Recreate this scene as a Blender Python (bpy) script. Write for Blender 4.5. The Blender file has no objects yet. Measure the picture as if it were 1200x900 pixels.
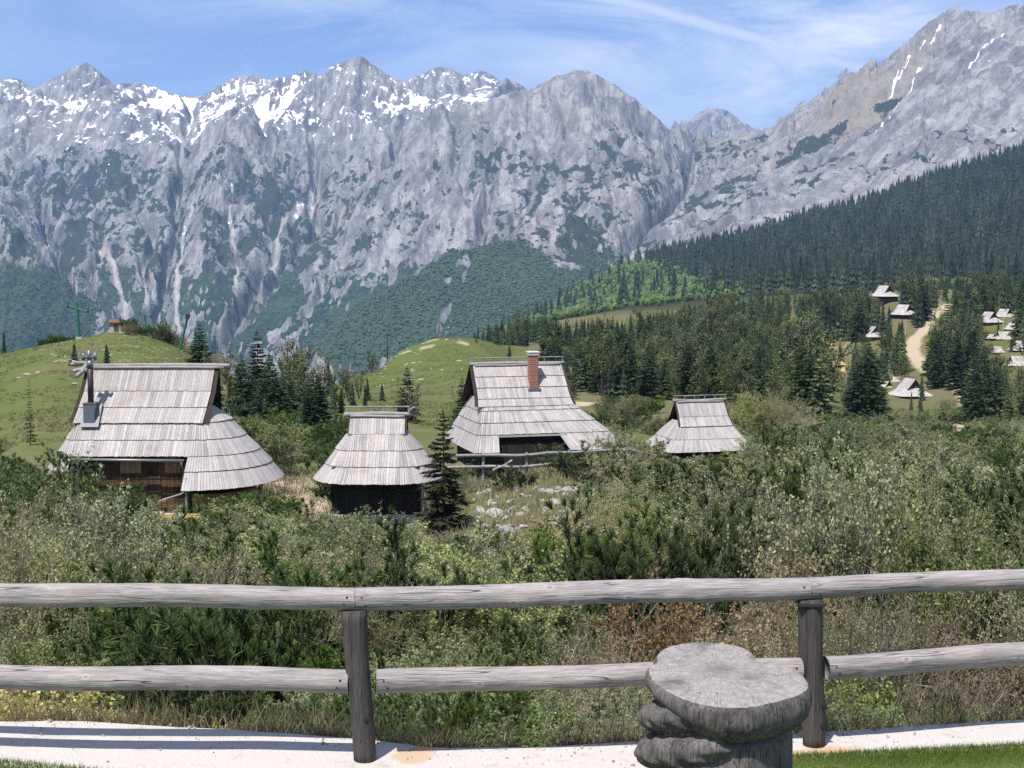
import bpy, math, random
import numpy as np
from mathutils import Vector, Matrix
from mathutils.geometry import delaunay_2d_cdt

R = math.radians
rng = np.random.default_rng(7)
random.seed(7)
S = bpy.context.scene
C = S.collection

# ------------------------------------------------------------------ camera
F_PX, HOR, CAM_Z = 1700.0, 310.0, 3.29
PITCH = math.atan((450.0 - HOR) / F_PX)
cam_d = bpy.data.cameras.new('camera')
cam = bpy.data.objects.new('camera', cam_d)
C.objects.link(cam)
cam_d.sensor_width = 36.0
cam_d.lens = 36.0 * F_PX / 1200.0
cam_d.clip_start, cam_d.clip_end = 0.1, 60000.0
cam.location = (0, 0, CAM_Z)
cam.rotation_euler = (R(90) - PITCH, 0, 0)
S.camera = cam

# ------------------------------------------------------------------ sky and sun
SUN_TO = Vector((-0.27, -0.47, 1.05)).normalized()
SUN_EL = math.asin(SUN_TO.z)
SUN_ROT = math.atan2(SUN_TO.x, SUN_TO.y)
world = bpy.data.worlds.new('World')
S.world = world
world.use_nodes = True
wn, wl = world.node_tree.nodes, world.node_tree.links
wn.clear()


def N(nodes, kind, **kw):
    n = nodes.new(kind)
    for k, v in kw.items():
        if k in n.inputs.keys():
            n.inputs[k].default_value = v
        else:
            setattr(n, k, v)
    return n


def build_world():
    out = wn.new('ShaderNodeOutputWorld')
    bg = N(wn, 'ShaderNodeBackground', Strength=0.085)
    sky = wn.new('ShaderNodeTexSky')
    sky.sky_type = 'NISHITA'
    sky.sun_disc = False
    sky.sun_elevation = SUN_EL
    sky.sun_rotation = SUN_ROT
    sky.altitude = 1600
    sky.air_density = 1.0
    sky.dust_density = 0.6
    sky.ozone_density = 1.6
    tc = wn.new('ShaderNodeTexCoord')
    sep = wn.new('ShaderNodeSeparateXYZ')
    wl.new(tc.outputs['Generated'], sep.inputs[0])
    # direction -> point on a high flat layer of thin cloud
    zz = N(wn, 'ShaderNodeMath', operation='MAXIMUM'); zz.inputs[1].default_value = 0.02
    wl.new(sep.outputs['Z'], zz.inputs[0])
    dx = N(wn, 'ShaderNodeMath', operation='DIVIDE'); dy = N(wn, 'ShaderNodeMath', operation='DIVIDE')
    wl.new(sep.outputs['X'], dx.inputs[0]); wl.new(zz.outputs[0], dx.inputs[1])
    wl.new(sep.outputs['Y'], dy.inputs[0]); wl.new(zz.outputs[0], dy.inputs[1])
    cmb = wn.new('ShaderNodeCombineXYZ')
    wl.new(sep.outputs['X'], cmb.inputs[0]); wl.new(sep.outputs['Z'], cmb.inputs[1]); wl.new(sep.outputs['Y'], cmb.inputs[2])
    mp = wn.new('ShaderNodeMapping')
    mp.inputs['Rotation'].default_value = (0, 0, R(-14))
    mp.inputs['Scale'].default_value = (2.0, 9.0, 2.0)
    wl.new(cmb.outputs[0], mp.inputs[0])
    no = N(wn, 'ShaderNodeTexNoise', Scale=1.9, Detail=10.0, Roughness=0.62, Distortion=1.0)
    wl.new(mp.outputs[0], no.inputs['Vector'])
    no2 = N(wn, 'ShaderNodeTexNoise', Scale=5.0, Detail=3.0)
    wl.new(cmb.outputs[0], no2.inputs['Vector'])
    mul = N(wn, 'ShaderNodeMath', operation='MULTIPLY')
    r1 = N(wn, 'ShaderNodeMapRange'); r1.inputs[1].default_value = 0.38; r1.inputs[2].default_value = 0.72
    r2 = N(wn, 'ShaderNodeMapRange'); r2.inputs[1].default_value = 0.36; r2.inputs[2].default_value = 0.60
    r2.inputs[3].default_value = 0.25
    wl.new(no.outputs[0], r1.inputs[0]); wl.new(no2.outputs[0], r2.inputs[0])
    wl.new(r1.outputs[0], mul.inputs[0]); wl.new(r2.outputs[0], mul.inputs[1])
    # an old spread-out contrail: a band around one great circle
    a = Vector(pix_dir(700, -2)); b = Vector(pix_dir(1015, 80))
    nrm = a.cross(b).normalized()
    dt = N(wn, 'ShaderNodeVectorMath', operation='DOT_PRODUCT')
    dt.inputs[1].default_value = nrm
    wl.new(tc.outputs['Generated'], dt.inputs[0])
    nz = N(wn, 'ShaderNodeTexNoise', Scale=9.0, Detail=7.0, Roughness=0.62)
    wl.new(tc.outputs['Generated'], nz.inputs['Vector'])
    nzr = N(wn, 'ShaderNodeMapRange'); nzr.inputs[3].default_value = -0.006; nzr.inputs[4].default_value = 0.006
    wl.new(nz.outputs[0], nzr.inputs[0])
    ad = N(wn, 'ShaderNodeMath', operation='ADD')
    wl.new(dt.outputs['Value'], ad.inputs[0]); wl.new(nzr.outputs[0], ad.inputs[1])
    ab = N(wn, 'ShaderNodeMath', operation='ABSOLUTE'); wl.new(ad.outputs[0], ab.inputs[0])
    band = N(wn, 'ShaderNodeMapRange', interpolation_type='SMOOTHSTEP')
    band.inputs[1].default_value = 0.0; band.inputs[2].default_value = 0.0085
    band.inputs[3].default_value = 0.62; band.inputs[4].default_value = 0.0
    wl.new(ab.outputs[0], band.inputs[0])
    nb = N(wn, 'ShaderNodeMapRange'); nb.inputs[1].default_value = 0.18; nb.inputs[2].default_value = 0.5
    wl.new(nz.outputs[0], nb.inputs[0])
    bm = N(wn, 'ShaderNodeMath', operation='MULTIPLY')
    wl.new(band.outputs[0], bm.inputs[0]); wl.new(nb.outputs[0], bm.inputs[1])
    mx = N(wn, 'ShaderNodeMath', operation='MAXIMUM')
    wl.new(mul.outputs[0], mx.inputs[0]); wl.new(bm.outputs[0], mx.inputs[1])
    cs = N(wn, 'ShaderNodeMath', operation='MULTIPLY', use_clamp=True); cs.inputs[1].default_value = 1.1
    wl.new(mx.outputs[0], cs.inputs[0])
    tint = N(wn, 'ShaderNodeMix', data_type='RGBA', blend_type='MULTIPLY')
    tint.inputs[0].default_value = 1.0
    tint.inputs[7].default_value = (0.84, 0.93, 1.22, 1)
    wl.new(sky.outputs[0], tint.inputs[6])
    mixc = N(wn, 'ShaderNodeMix', data_type='RGBA')
    mixc.inputs[7].default_value = (8.6, 9.2, 10.4, 1)
    wl.new(cs.outputs[0], mixc.inputs[0])
    wl.new(tint.outputs[2], mixc.inputs[6])
    wl.new(mixc.outputs[2], bg.inputs['Color'])
    wl.new(bg.outputs[0], out.inputs['Surface'])


def pix_dir(px, py):
    u, v = (px - 600.0) / F_PX, (450.0 - py) / F_PX
    return (u, math.cos(PITCH) + v * math.sin(PITCH), -math.sin(PITCH) + v * math.cos(PITCH))


def W(px, py, d):
    """point seen at photo pixel (px, py) at forward distance d metres"""
    a = pix_dir(px, py)
    k = d / a[1]
    return Vector((a[0] * k, d, CAM_Z + a[2] * k))


def X_at(px, d):
    return (px - 600.0) / F_PX / math.cos(PITCH) * d * 0.9965


build_world()
sun_d = bpy.data.lights.new('sun', 'SUN')
sun = bpy.data.objects.new('sun', sun_d)
C.objects.link(sun)
sun_d.energy = 5.0
sun_d.angle = R(0.53)
sun_d.color = (1.0, 0.95, 0.88)
sun.rotation_euler = SUN_TO.to_track_quat('Z', 'Y').to_euler()
sun.location = (0, -30, 60)

S.view_settings.view_transform = 'Standard'
S.view_settings.look = 'None'
S.view_settings.exposure = 0.4
S.view_settings.gamma = 1.0
S.view_settings.use_curve_mapping = False
S.render.engine = 'CYCLES'
cy = S.cycles
cy.max_bounces = 6
cy.diffuse_bounces = 3
cy.glossy_bounces = 2
cy.transmission_bounces = 3
cy.volume_bounces = 1
cy.transparent_max_bounces = 8
cy.use_denoising = False
cy.use_adaptive_sampling = False
cy.use_light_tree = True
cy.sample_clamp_indirect = 1.5
cy.sample_clamp_direct = 3.0

# ------------------------------------------------------------------ helpers


def hash2(ix, iy, seed):
    h = (ix.astype(np.int64) * 374761393 + iy.astype(np.int64) * 668265263 + seed * 1442695041) & 0xFFFFFFFF
    h = ((h ^ (h >> 13)) * 1274126177) & 0xFFFFFFFF
    return (h ^ (h >> 16)) & 0xFFFFFFFF


def perlin(x, y, seed=0):
    x0, y0 = np.floor(x), np.floor(y)
    fx, fy = x - x0, y - y0
    x0 = x0.astype(np.int64); y0 = y0.astype(np.int64)
    ux = fx * fx * fx * (fx * (fx * 6 - 15) + 10)
    uy = fy * fy * fy * (fy * (fy * 6 - 15) + 10)

    def g(ix, iy, dx, dy):
        a = hash2(ix, iy, seed) * (2 * np.pi / 4294967296.0)
        return np.cos(a) * dx + np.sin(a) * dy
    n00 = g(x0, y0, fx, fy); n10 = g(x0 + 1, y0, fx - 1, fy)
    n01 = g(x0, y0 + 1, fx, fy - 1); n11 = g(x0 + 1, y0 + 1, fx - 1, fy - 1)
    return 1.41 * ((n00 * (1 - ux) + n10 * ux) * (1 - uy) + (n01 * (1 - ux) + n11 * ux) * uy)


def fbm(x, y, wl_, octv=5, seed=0, gain=0.5, ridged=False):
    s, a, t = 0.0, 1.0, 0.0
    f = 1.0 / wl_
    for o in range(octv):
        n = perlin(x * f + 17.3 * o, y * f - 9.1 * o, seed + o)
        if ridged:
            n = 1.0 - 2.0 * np.abs(n)
        s = s + a * n
        t += a
        a *= gain; f *= 2.03
    return s / t


def smooth(a, b, x):
    t = np.clip((x - a) / (b - a), 0, 1)
    return t * t * (3 - 2 * t)


def new_mesh(name, V, Fq=None, Ft=None, mats=(), mi=None, smooth_shade=False, cols=None, attrs=None, fcol=None):
    """numpy verts + quads and/or triangles -> mesh; cols: per-vertex RGB, fcol: per-face RGB, attrs: per-vertex floats"""
    me = bpy.data.meshes.new(name)
    V = np.asarray(V, dtype=np.float32)
    nq = 0 if Fq is None else len(Fq)
    nt = 0 if Ft is None else len(Ft)
    loops = []
    if nq:
        loops.append(np.asarray(Fq, dtype=np.int32).ravel())
    if nt:
        loops.append(np.asarray(Ft, dtype=np.int32).ravel())
    loops = np.concatenate(loops)
    me.vertices.add(len(V)); me.vertices.foreach_set('co', V.ravel())
    me.loops.add(len(loops)); me.loops.foreach_set('vertex_index', loops)
    me.polygons.add(nq + nt)
    st = np.concatenate([np.arange(nq, dtype=np.int32) * 4, nq * 4 + np.arange(nt, dtype=np.int32) * 3])
    me.polygons.foreach_set('loop_start', st)
    if mi is not None:
        me.polygons.foreach_set('material_index', np.asarray(mi, dtype=np.int32))
    me.polygons.foreach_set('use_smooth', np.full(nq + nt, smooth_shade, dtype=bool))
    for m in mats:
        me.materials.append(m)
    me.update(calc_edges=True)
    if cols is not None:
        a = me.attributes.new('tint', 'FLOAT_COLOR', 'POINT')
        c4 = np.ones((len(V), 4), dtype=np.float32); c4[:, :3] = cols
        a.data.foreach_set('color', c4.ravel())
    if fcol is not None:
        a = me.attributes.new('tint', 'FLOAT_COLOR', 'FACE')
        c4 = np.ones((nq + nt, 4), dtype=np.float32); c4[:, :3] = fcol
        a.data.foreach_set('color', c4.ravel())
    for k, v in (attrs or {}).items():
        a = me.attributes.new(k, 'FLOAT', 'POINT')
        a.data.foreach_set('value', np.asarray(v, dtype=np.float32))
    return me


def link(name, me, parent=None, loc=None, label=None, cat=None, group=None, kind=None):
    o = bpy.data.objects.new(name, me)
    C.objects.link(o)
    if parent is not None:
        o.parent = parent
    if loc is not None:
        o.location = loc
    return tag(o, label, cat, group, kind)


def tag(o, label=None, cat=None, group=None, kind=None):
    if label: o['label'] = label
    if cat: o['category'] = cat
    if group: o['group'] = group
    if kind: o['kind'] = kind
    return o


def empty(name, loc, rz=0.0, label=None, cat=None, group=None):
    o = bpy.data.objects.new(name, None)
    C.objects.link(o)
    o.location = loc
    o.rotation_euler = (0, 0, rz)
    o.empty_display_size = 0.2
    return tag(o, label, cat, group)


def grid_faces(nr, nc):
    i = np.arange(nr * nc).reshape(nr, nc)
    return np.stack([i[:-1, :-1], i[:-1, 1:], i[1:, 1:], i[1:, :-1]], -1).reshape(-1, 4)


def tin_raster(pts, lines, nr, nc):
    """pts: list of (col,row,z); lines: lists of indices; linear TIN rasterised on an nr x nc grid"""
    P = np.array(pts, dtype=float)
    v2 = [Vector((p[0], p[1])) for p in P]
    edges = []
    for L in lines:
        edges += [(L[i], L[i + 1]) for i in range(len(L) - 1)]
    ov, oe, of, orig, _, _ = delaunay_2d_cdt(v2, edges, [], 0, 1e-6, True)
    Z = np.full((nr, nc), np.nan)
    ov = np.array([(a.x, a.y) for a in ov])
    oz = np.full(len(ov), np.nan)
    for k, src in enumerate(orig):
        if len(src):
            oz[k] = np.mean([P[s][2] for s in src])
    for k in np.where(np.isnan(oz))[0]:      # crossing of two lines: nearest known points
        d = np.hypot(P[:, 0] - ov[k, 0], P[:, 1] - ov[k, 1]) + 1e-3
        w_ = 1 / d ** 3
        oz[k] = (w_ * P[:, 2]).sum() / w_.sum()
    for t in of:
        a, b, c = ov[list(t)]
        x0, x1 = max(0, int(np.ceil(min(a[0], b[0], c[0])))), min(nc - 1, int(np.floor(max(a[0], b[0], c[0]))))
        y0, y1 = max(0, int(np.ceil(min(a[1], b[1], c[1])))), min(nr - 1, int(np.floor(max(a[1], b[1], c[1]))))
        if x1 < x0 or y1 < y0:
            continue
        gx, gy = np.meshgrid(np.arange(x0, x1 + 1), np.arange(y0, y1 + 1))
        D = (b[1] - c[1]) * (a[0] - c[0]) + (c[0] - b[0]) * (a[1] - c[1])
        if abs(D) < 1e-9:
            continue
        l1 = ((b[1] - c[1]) * (gx - c[0]) + (c[0] - b[0]) * (gy - c[1])) / D
        l2 = ((c[1] - a[1]) * (gx - c[0]) + (a[0] - c[0]) * (gy - c[1])) / D
        l3 = 1 - l1 - l2
        m = (l1 >= -1e-6) & (l2 >= -1e-6) & (l3 >= -1e-6)
        z = l1 * oz[t[0]] + l2 * oz[t[1]] + l3 * oz[t[2]]
        sub = Z[y0:y1 + 1, x0:x1 + 1]
        sub[m] = z[m]
    for _ in range(40):
        bad = np.isnan(Z)
        if not bad.any():
            break
        p = np.pad(Z, 1, mode='edge')
        st = np.stack([p[:-2, 1:-1], p[2:, 1:-1], p[1:-1, :-2], p[1:-1, 2:]])
        with np.errstate(all='ignore'):
            Z[bad] = np.nanmean(st, 0)[bad]
    return np.nan_to_num(Z)


def blur(Z, n=1):
    for _ in range(n):
        p = np.pad(Z, ((1, 1), (0, 0)), mode='edge')
        Z = (p[:-2] + 2 * p[1:-1] + p[2:]) / 4
        p = np.pad(Z, ((0, 0), (1, 1)), mode='edge')
        Z = (p[:, :-2] + 2 * p[:, 1:-1] + p[:, 2:]) / 4
    return Z


def bil(Z, r, c):
    r = np.clip(r, 0, Z.shape[0] - 1.001); c = np.clip(c, 0, Z.shape[1] - 1.001)
    r0 = r.astype(int); c0 = c.astype(int)
    fr, fc = r - r0, c - c0
    return (Z[r0, c0] * (1 - fr) * (1 - fc) + Z[r0, c0 + 1] * (1 - fr) * fc
            + Z[r0 + 1, c0] * fr * (1 - fc) + Z[r0 + 1, c0 + 1] * fr * fc)


# ------------------------------------------------------------------ material helpers


def mat(name):
    m = bpy.data.materials.new(name)
    m.use_nodes = True
    nt = m.node_tree
    nt.nodes.clear()
    out = nt.nodes.new('ShaderNodeOutputMaterial')
    return m, nt.nodes, nt.links, out


def mixc(nodes, links, fac, a, b, blend='MIX'):
    n = nodes.new('ShaderNodeMix'); n.data_type = 'RGBA'; n.blend_type = blend
    for sock, v in ((n.inputs[0], fac), (n.inputs[6], a), (n.inputs[7], b)):
        if hasattr(v, 'links'):
            links.new(v, sock)
        elif isinstance(v, (int, float)):
            sock.default_value = v if sock == n.inputs[0] else (v, v, v, 1)
        else:
            sock.default_value = (*v, 1) if len(v) == 3 else v
    return n.outputs[2]


def mth(nodes, links, op, a, b=None, clamp=False):
    n = nodes.new('ShaderNodeMath'); n.operation = op; n.use_clamp = clamp
    for i, v in enumerate((a, b)):
        if v is None: continue
        if hasattr(v, 'links'): links.new(v, n.inputs[i])
        else: n.inputs[i].default_value = v
    return n.outputs[0]


def rngn(nodes, links, v, a, b, c=0.0, d=1.0):
    n = nodes.new('ShaderNodeMapRange')
    links.new(v, n.inputs[0])
    for i, q in enumerate((a, b, c, d)):
        n.inputs[i + 1].default_value = q
    return n.outputs[0]


def noise(nodes, links, vec, scale, detail=4.0, rough=0.5, dist=0.0, out=0):
    n = nodes.new('ShaderNodeTexNoise')
    n.inputs['Scale'].default_value = scale
    n.inputs['Detail'].default_value = detail
    n.inputs['Roughness'].default_value = rough
    n.inputs['Distortion'].default_value = dist
    if vec is not None: links.new(vec, n.inputs['Vector'])
    return n.outputs[out]


def attr(nodes, name, out='Fac'):
    n = nodes.new('ShaderNodeAttribute'); n.attribute_name = name
    return n.outputs[out]


def bsdf(nodes, links, out, color, rough=0.9, bump=None, bstr=0.3, bdist=0.1, spec=0.2):
    p = nodes.new('ShaderNodeBsdfPrincipled')
    if hasattr(color, 'links'): links.new(color, p.inputs['Base Color'])
    else: p.inputs['Base Color'].default_value = (*color, 1)
    if hasattr(rough, 'links'): links.new(rough, p.inputs['Roughness'])
    else: p.inputs['Roughness'].default_value = rough
    p.inputs['Specular IOR Level'].default_value = spec
    if bump is not None:
        b = nodes.new('ShaderNodeBump')
        b.inputs['Strength'].default_value = bstr
        b.inputs['Distance'].default_value = bdist
        links.new(bump, b.inputs['Height'])
        links.new(b.outputs[0], p.inputs['Normal'])
    links.new(p.outputs[0], out.inputs['Surface'])
    return p


def objco(nodes, name='Object'):
    return nodes.new('ShaderNodeTexCoord').outputs[name]


def mapping(nodes, links, vec, scale=(1, 1, 1), rot=(0, 0, 0)):
    m = nodes.new('ShaderNodeMapping')
    m.inputs['Scale'].default_value = scale
    m.inputs['Rotation'].default_value = rot
    links.new(vec, m.inputs[0])
    return m.outputs[0]


def simple(name, col, rough=0.8, var=0.15, scale=8.0, stretch=(1, 1, 1), spec=0.3, metal=0.0):
    m, n, l, o = mat(name)
    v = mapping(n, l, objco(n), stretch)
    f = noise(n, l, v, scale, 6.0, 0.6)
    f = rngn(n, l, f, 0.3, 0.7, 1 - var, 1 + var)
    c = mixc(n, l, 1.0, col, (1, 1, 1), 'MULTIPLY')
    cn = n[-1]
    cb = n.new('ShaderNodeCombineXYZ')
    for i in range(3): l.new(f, cb.inputs[i])
    l.new(cb.outputs[0], cn.inputs[7])
    p = bsdf(n, l, o, c, rough, f, 0.25, 0.01, spec)
    p.inputs['Metallic'].default_value = metal
    return m
# ------------------------------------------------------------------ the mountain range


def build_mountains():
    D0, D1, NR = 3300.0, 10000.0, 760
    P0, P1, NC = -150.0, 1350.0, 1200
    row = lambda d: (d - D0) / (D1 - D0) * (NR - 1)
    col = lambda p: (p - P0) / (P1 - P0) * (NC - 1)
    pts, lines = [], []

    def L(*p):
        idx = []
        for (px, py, d) in p:
            pts.append((col(px), row(d), W(px, py, d).z))
            idx.append(len(pts) - 1)
        lines.append(idx)
    # skyline of the far snowy range
    A = [(-150, 110, 7500), (-90, 96, 7500), (-40, 104, 7500), (0, 92, 7450), (30, 92, 7450), (44, 103, 7450), (55, 101, 7400), (80, 86, 7400), (107, 72, 7400),
         (122, 82, 7450), (138, 98, 7500), (160, 97, 7600), (175, 98, 7650), (195, 105, 7700), (215, 112, 7750), (240, 113, 7750), (262, 100, 7700), (278, 91, 7650),
         (300, 88, 7600), (318, 93, 7600), (334, 92, 7550), (347, 87, 7500), (362, 82, 7500), (377, 91, 7450), (390, 78, 7350), (408, 71, 7300), (425, 65, 7300),
         (437, 74, 7350), (455, 87, 7400), (475, 95, 7500), (490, 88, 7500), (515, 78, 7500), (530, 80, 7550), (543, 89, 7600), (556, 84, 7600), (570, 83, 7650), (585, 94, 7650),
         (604, 95, 7600), (615, 103, 7600), (640, 112, 7600), (700, 130, 7600), (780, 172, 7600), (860, 200, 8000)]
    L(*A)
    L(*[(x, 270, 8700) for x in range(-150, 800, 90)])
    L(*[(x, 330, 10000) for x in range(-150, 1351, 100)])
    # left block
    L((107, 72, 7400), (128, 105, 7200), (134, 122, 7050), (138, 140, 6900))
    L((-150, 205, 6700), (-60, 198, 6650), (0, 190, 6650), (38, 178, 6700), (75, 160, 6800), (110, 150, 6850), (138, 140, 6900), (150, 160, 6750), (175, 170, 6700), (205, 172, 6750),
      (235, 172, 6700), (255, 160, 6550), (270, 147, 6500), (285, 156, 6480), (310, 172, 6500), (335, 188, 6500))
    L((80, 118, 7150), (85, 135, 7020), (75, 150, 6900))
    L((10, 120, 7150), (5, 150, 6950))
    L((170, 122, 7300), (230, 138, 7200), (300, 126, 7150), (340, 132, 7000), (356, 150, 6880))
    L((150, 130, 7150), (185, 150, 6950))
    # the spur below the highest peak, and the slab to its left
    L((425, 65, 7300), (412, 98, 7080), (402, 128, 6900), (425, 147, 6720), (445, 163, 6550), (456, 183, 6380), (448, 210, 6200), (420, 240, 6050))
    L((377, 140, 6950), (372, 175, 6760), (371, 212, 6480), (364, 235, 6200), (345, 255, 6000), (335, 277, 5840), (320, 308, 5600), (300, 340, 5300), (278, 372, 5000), (250, 415, 4700))
    L((500, 118, 7200), (470, 130, 7050), (440, 138, 6950), (462, 168, 6680), (470, 185, 6450), (455, 215, 6150), (400, 265, 5880), (345, 300, 5600))
    # middle rock peak
    B = [(468, 192, 5850), (488, 166, 5920), (505, 150, 5960), (525, 134, 6000), (560, 121, 6050), (600, 108, 6050), (625, 103, 6050), (650, 90, 6050), (668, 84, 6050), (682, 81, 6050),
         (700, 88, 6050), (720, 100, 6050), (745, 118, 6050), (765, 135, 6050), (780, 149, 6100), (790, 160, 6200), (800, 163, 6450), (840, 167, 6650), (880, 165, 6650), (905, 155, 6350)]
    L(*B)
    L((560, 135, 6400), (680, 140, 6500), (770, 180, 6450))
    L((525, 134, 6000), (533, 170, 5720), (520, 230, 5350), (500, 300, 4980), (480, 345, 4700))
    L((625, 103, 6050), (618, 140, 5850), (640, 180, 5600), (645, 220, 5300), (655, 250, 5050))
    L((682, 81, 6050), (675, 130, 5800), (690, 170, 5580), (725, 215, 5300), (735, 255, 5050))
    L((745, 118, 6050), (750, 165, 5780), (765, 205, 5500), (760, 240, 5200))
    L((585, 140, 5900), (600, 180, 5620), (600, 230, 5280), (585, 275, 4950))
    L((655, 110, 5980), (657, 150, 5760), (672, 200, 5420), (690, 240, 5080), (712, 275, 4800))
    L((715, 120, 5950), (728, 170, 5650), (748, 215, 5350))
    L((468, 192, 5850), (440, 245, 5650), (400, 300, 5350), (360, 350, 5050), (320, 400, 4700))
    # the small far peak
    CP = [(770, 190, 9000), (780, 160, 9000), (797, 147, 9000), (815, 133, 9000), (832, 125, 9000), (850, 130, 9000), (868, 144, 9000), (885, 152, 9000), (905, 152, 9000), (930, 160, 9000), (1000, 180, 9000)]
    L(*CP)
    L((832, 125, 9000), (828, 150, 8600), (835, 180, 8200))
    L(*[(x, 215, 7400) for x in range(780, 940, 40)])
    L((810, 178, 6350), (803, 205, 5980), (800, 235, 5600), (780, 262, 5250), (750, 290, 4900))
    # right massif
    Dm = [(905, 155, 6350), (915, 152, 6000), (940, 132, 5800), (960, 118, 5700), (985, 98, 5600), (1005, 89, 5560), (1025, 80, 5520), (1040, 70, 5500), (1055, 51, 5500), (1075, 30, 5500), (1095, 15, 5500),
          (1110, 9, 5500), (1130, 12, 5520), (1150, 15, 5540), (1168, 9, 5560), (1185, 4, 5600), (1200, 6, 5600), (1270, 0, 5600), (1350, 20, 5600)]
    L(*Dm)
    L((915, 152, 6000), (893, 182, 5700), (862, 215, 5300), (832, 242, 5000), (790, 285, 4600))
    L((1140, 45, 5400), (1105, 62, 5330), (1078, 90, 5200), (1062, 115, 5100), (1045, 150, 4950), (1010, 188, 4750), (960, 232, 4480))
    L((1350, 40, 5250), (1270, 55, 5150), (1200, 68, 5040), (1130, 102, 4920), (1075, 145, 4790), (1022, 190, 4660), (990, 225, 4450), (950, 260, 4200))
    L((960, 118, 5700), (965, 150, 5400), (975, 180, 5050), (950, 210, 4750))
    L((1180, 120, 4780), (1130, 165, 4500), (1080, 200, 4350))
    L((1290, 130, 4600), (1250, 180, 4300))
    # lower walls on the left
    L((38, 178, 6700), (45, 240, 6150), (62, 310, 5550), (80, 380, 4950))
    L((110, 150, 6850), (108, 205, 6350), (112, 270, 5850), (135, 340, 5350), (165, 410, 4800))
    L((75, 190, 6550), (80, 245, 6000), (95, 320, 5450), (120, 390, 4900))
    L((175, 170, 6700), (160, 225, 6250), (172, 290, 5700), (190, 360, 5200), (215, 420, 4750))
    L((138, 190, 6500), (140, 250, 6000), (152, 330, 5400))
    L((225, 190, 6500), (222, 250, 6050), (208, 310, 5550), (205, 370, 5050))
    L((270, 147, 6500), (262, 200, 6100), (250, 260, 5700), (245, 320, 5300), (255, 380, 4900))
    L((305, 200, 6300), (290, 255, 5900), (278, 320, 5450))
    L((270, 147, 6500), (300, 200, 6200), (325, 240, 6000))
    # near forested ridge on the lower left and the snow gully behind it
    L((-150, 200, 5300), (-80, 235, 5100), (0, 268, 4950), (40, 312, 4800), (90, 362, 4650), (140, 404, 4500), (200, 450, 4300))
    L((-60, 235, 5800), (3, 243, 5600), (30, 277, 5400), (60, 315, 5150), (86, 350, 4950), (110, 378, 4800))
    # wooded spur in the middle distance
    L((370, 420, 3400), (407, 384, 3500), (440, 358, 3600), (490, 328, 3750), (512, 311, 3800), (532, 296, 3880), (560, 292, 3950), (600, 285, 4050), (632, 266, 4150), (660, 268, 4200),
      (690, 288, 4150), (707, 305, 4050), (725, 330, 3850), (745, 360, 3600))
    L((380, 440, 3950), (450, 405, 4300), (520, 350, 4560), (590, 315, 4650), (640, 298, 4750), (680, 292, 4760), (722, 318, 4550), (760, 345, 4250))
    L((600, 285, 4050), (585, 330, 3750), (560, 380, 3450))
    L((632, 266, 4150), (640, 310, 3850), (640, 350, 3600))
    L((540, 345, 3700), (510, 400, 3400))
    L(*[(x, y, 3300) for x, y in ((-150, 600), (0, 600), (150, 600), (300, 560), (400, 450), (500, 430), (600, 400), (700, 385), (760, 370), (800, 380), (1000, 360), (1200, 340), (1350, 340))])
    L(*[(x, y, 4250) for x, y in ((0, 520), (150, 500), (300, 480))])
    L(*[(x, y, 4000) for x, y in ((850, 320), (1000, 285), (1150, 250), (1350, 230))])
    Z = tin_raster(pts, lines, NR, NC)
    # ---- plan coordinates
    dd = np.linspace(D0, D1, NR)[:, None] * np.ones((1, NC))
    pp = np.linspace(P0, P1, NC)[None, :] * np.ones((NR, 1))
    X = (pp - 600) / F_PX * dd
    Y = dd
    crest = Z.copy()
    Z = blur(Z, 1)
    # keep the traced skyline, roughen everything else
    w1 = fbm(X, Y, 420, 4, 3) * 45
    w2 = fbm(X, Y, 420, 4, 13) * 45
    slope0 = np.hypot(np.gradient(blur(Z, 4), axis=1) / np.gradient(X, axis=1), np.gradient(blur(Z, 4), axis=0) / np.gradient(Y, axis=0))
    steep = smooth(0.2, 0.8, slope0)
    near_spur = smooth(4300, 3900, dd) * smooth(800, 700, pp)
    rug = 1 - 0.7 * near_spur
    rid = fbm(X + w1, Y + w2, 330, 6, 21, 0.52, True)
    Z = Z + rug * (rid - 0.25) * (16 + 40 * steep) + fbm(X, Y, 900, 3, 31) * 18 * rug
    rr_ = smooth(780, 900, pp)
    ax = X + 0.85 * rr_ * (Y - 5200); ay = Y
    ribs = fbm(ax + 0.9 * w1, ay / 3.2 + w2, 150, 5, 121, 0.55, True)
    ribs2 = fbm(ax + 0.5 * w1, ay / 2.6, 62, 4, 131, 0.6, True)
    Z = Z + rug * (0.25 + 0.75 * steep) * ((ribs - 0.2) * 44 + (ribs2 - 0.2) * 24)
    # ---- erosion: many drops walking downhill on a coarser copy
    st = 2
    Zc = Z[::st, ::st].copy()
    h, w = Zc.shape
    dr = (D1 - D0) / (h - 1)
    flow = np.zeros_like(Zc)
    er = np.random.default_rng(5)
    dxc = (X[::st, ::st][:, 1:] - X[::st, ::st][:, :-1])
    dxc = np.pad(dxc, ((0, 0), (0, 1)), mode='edge')
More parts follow.
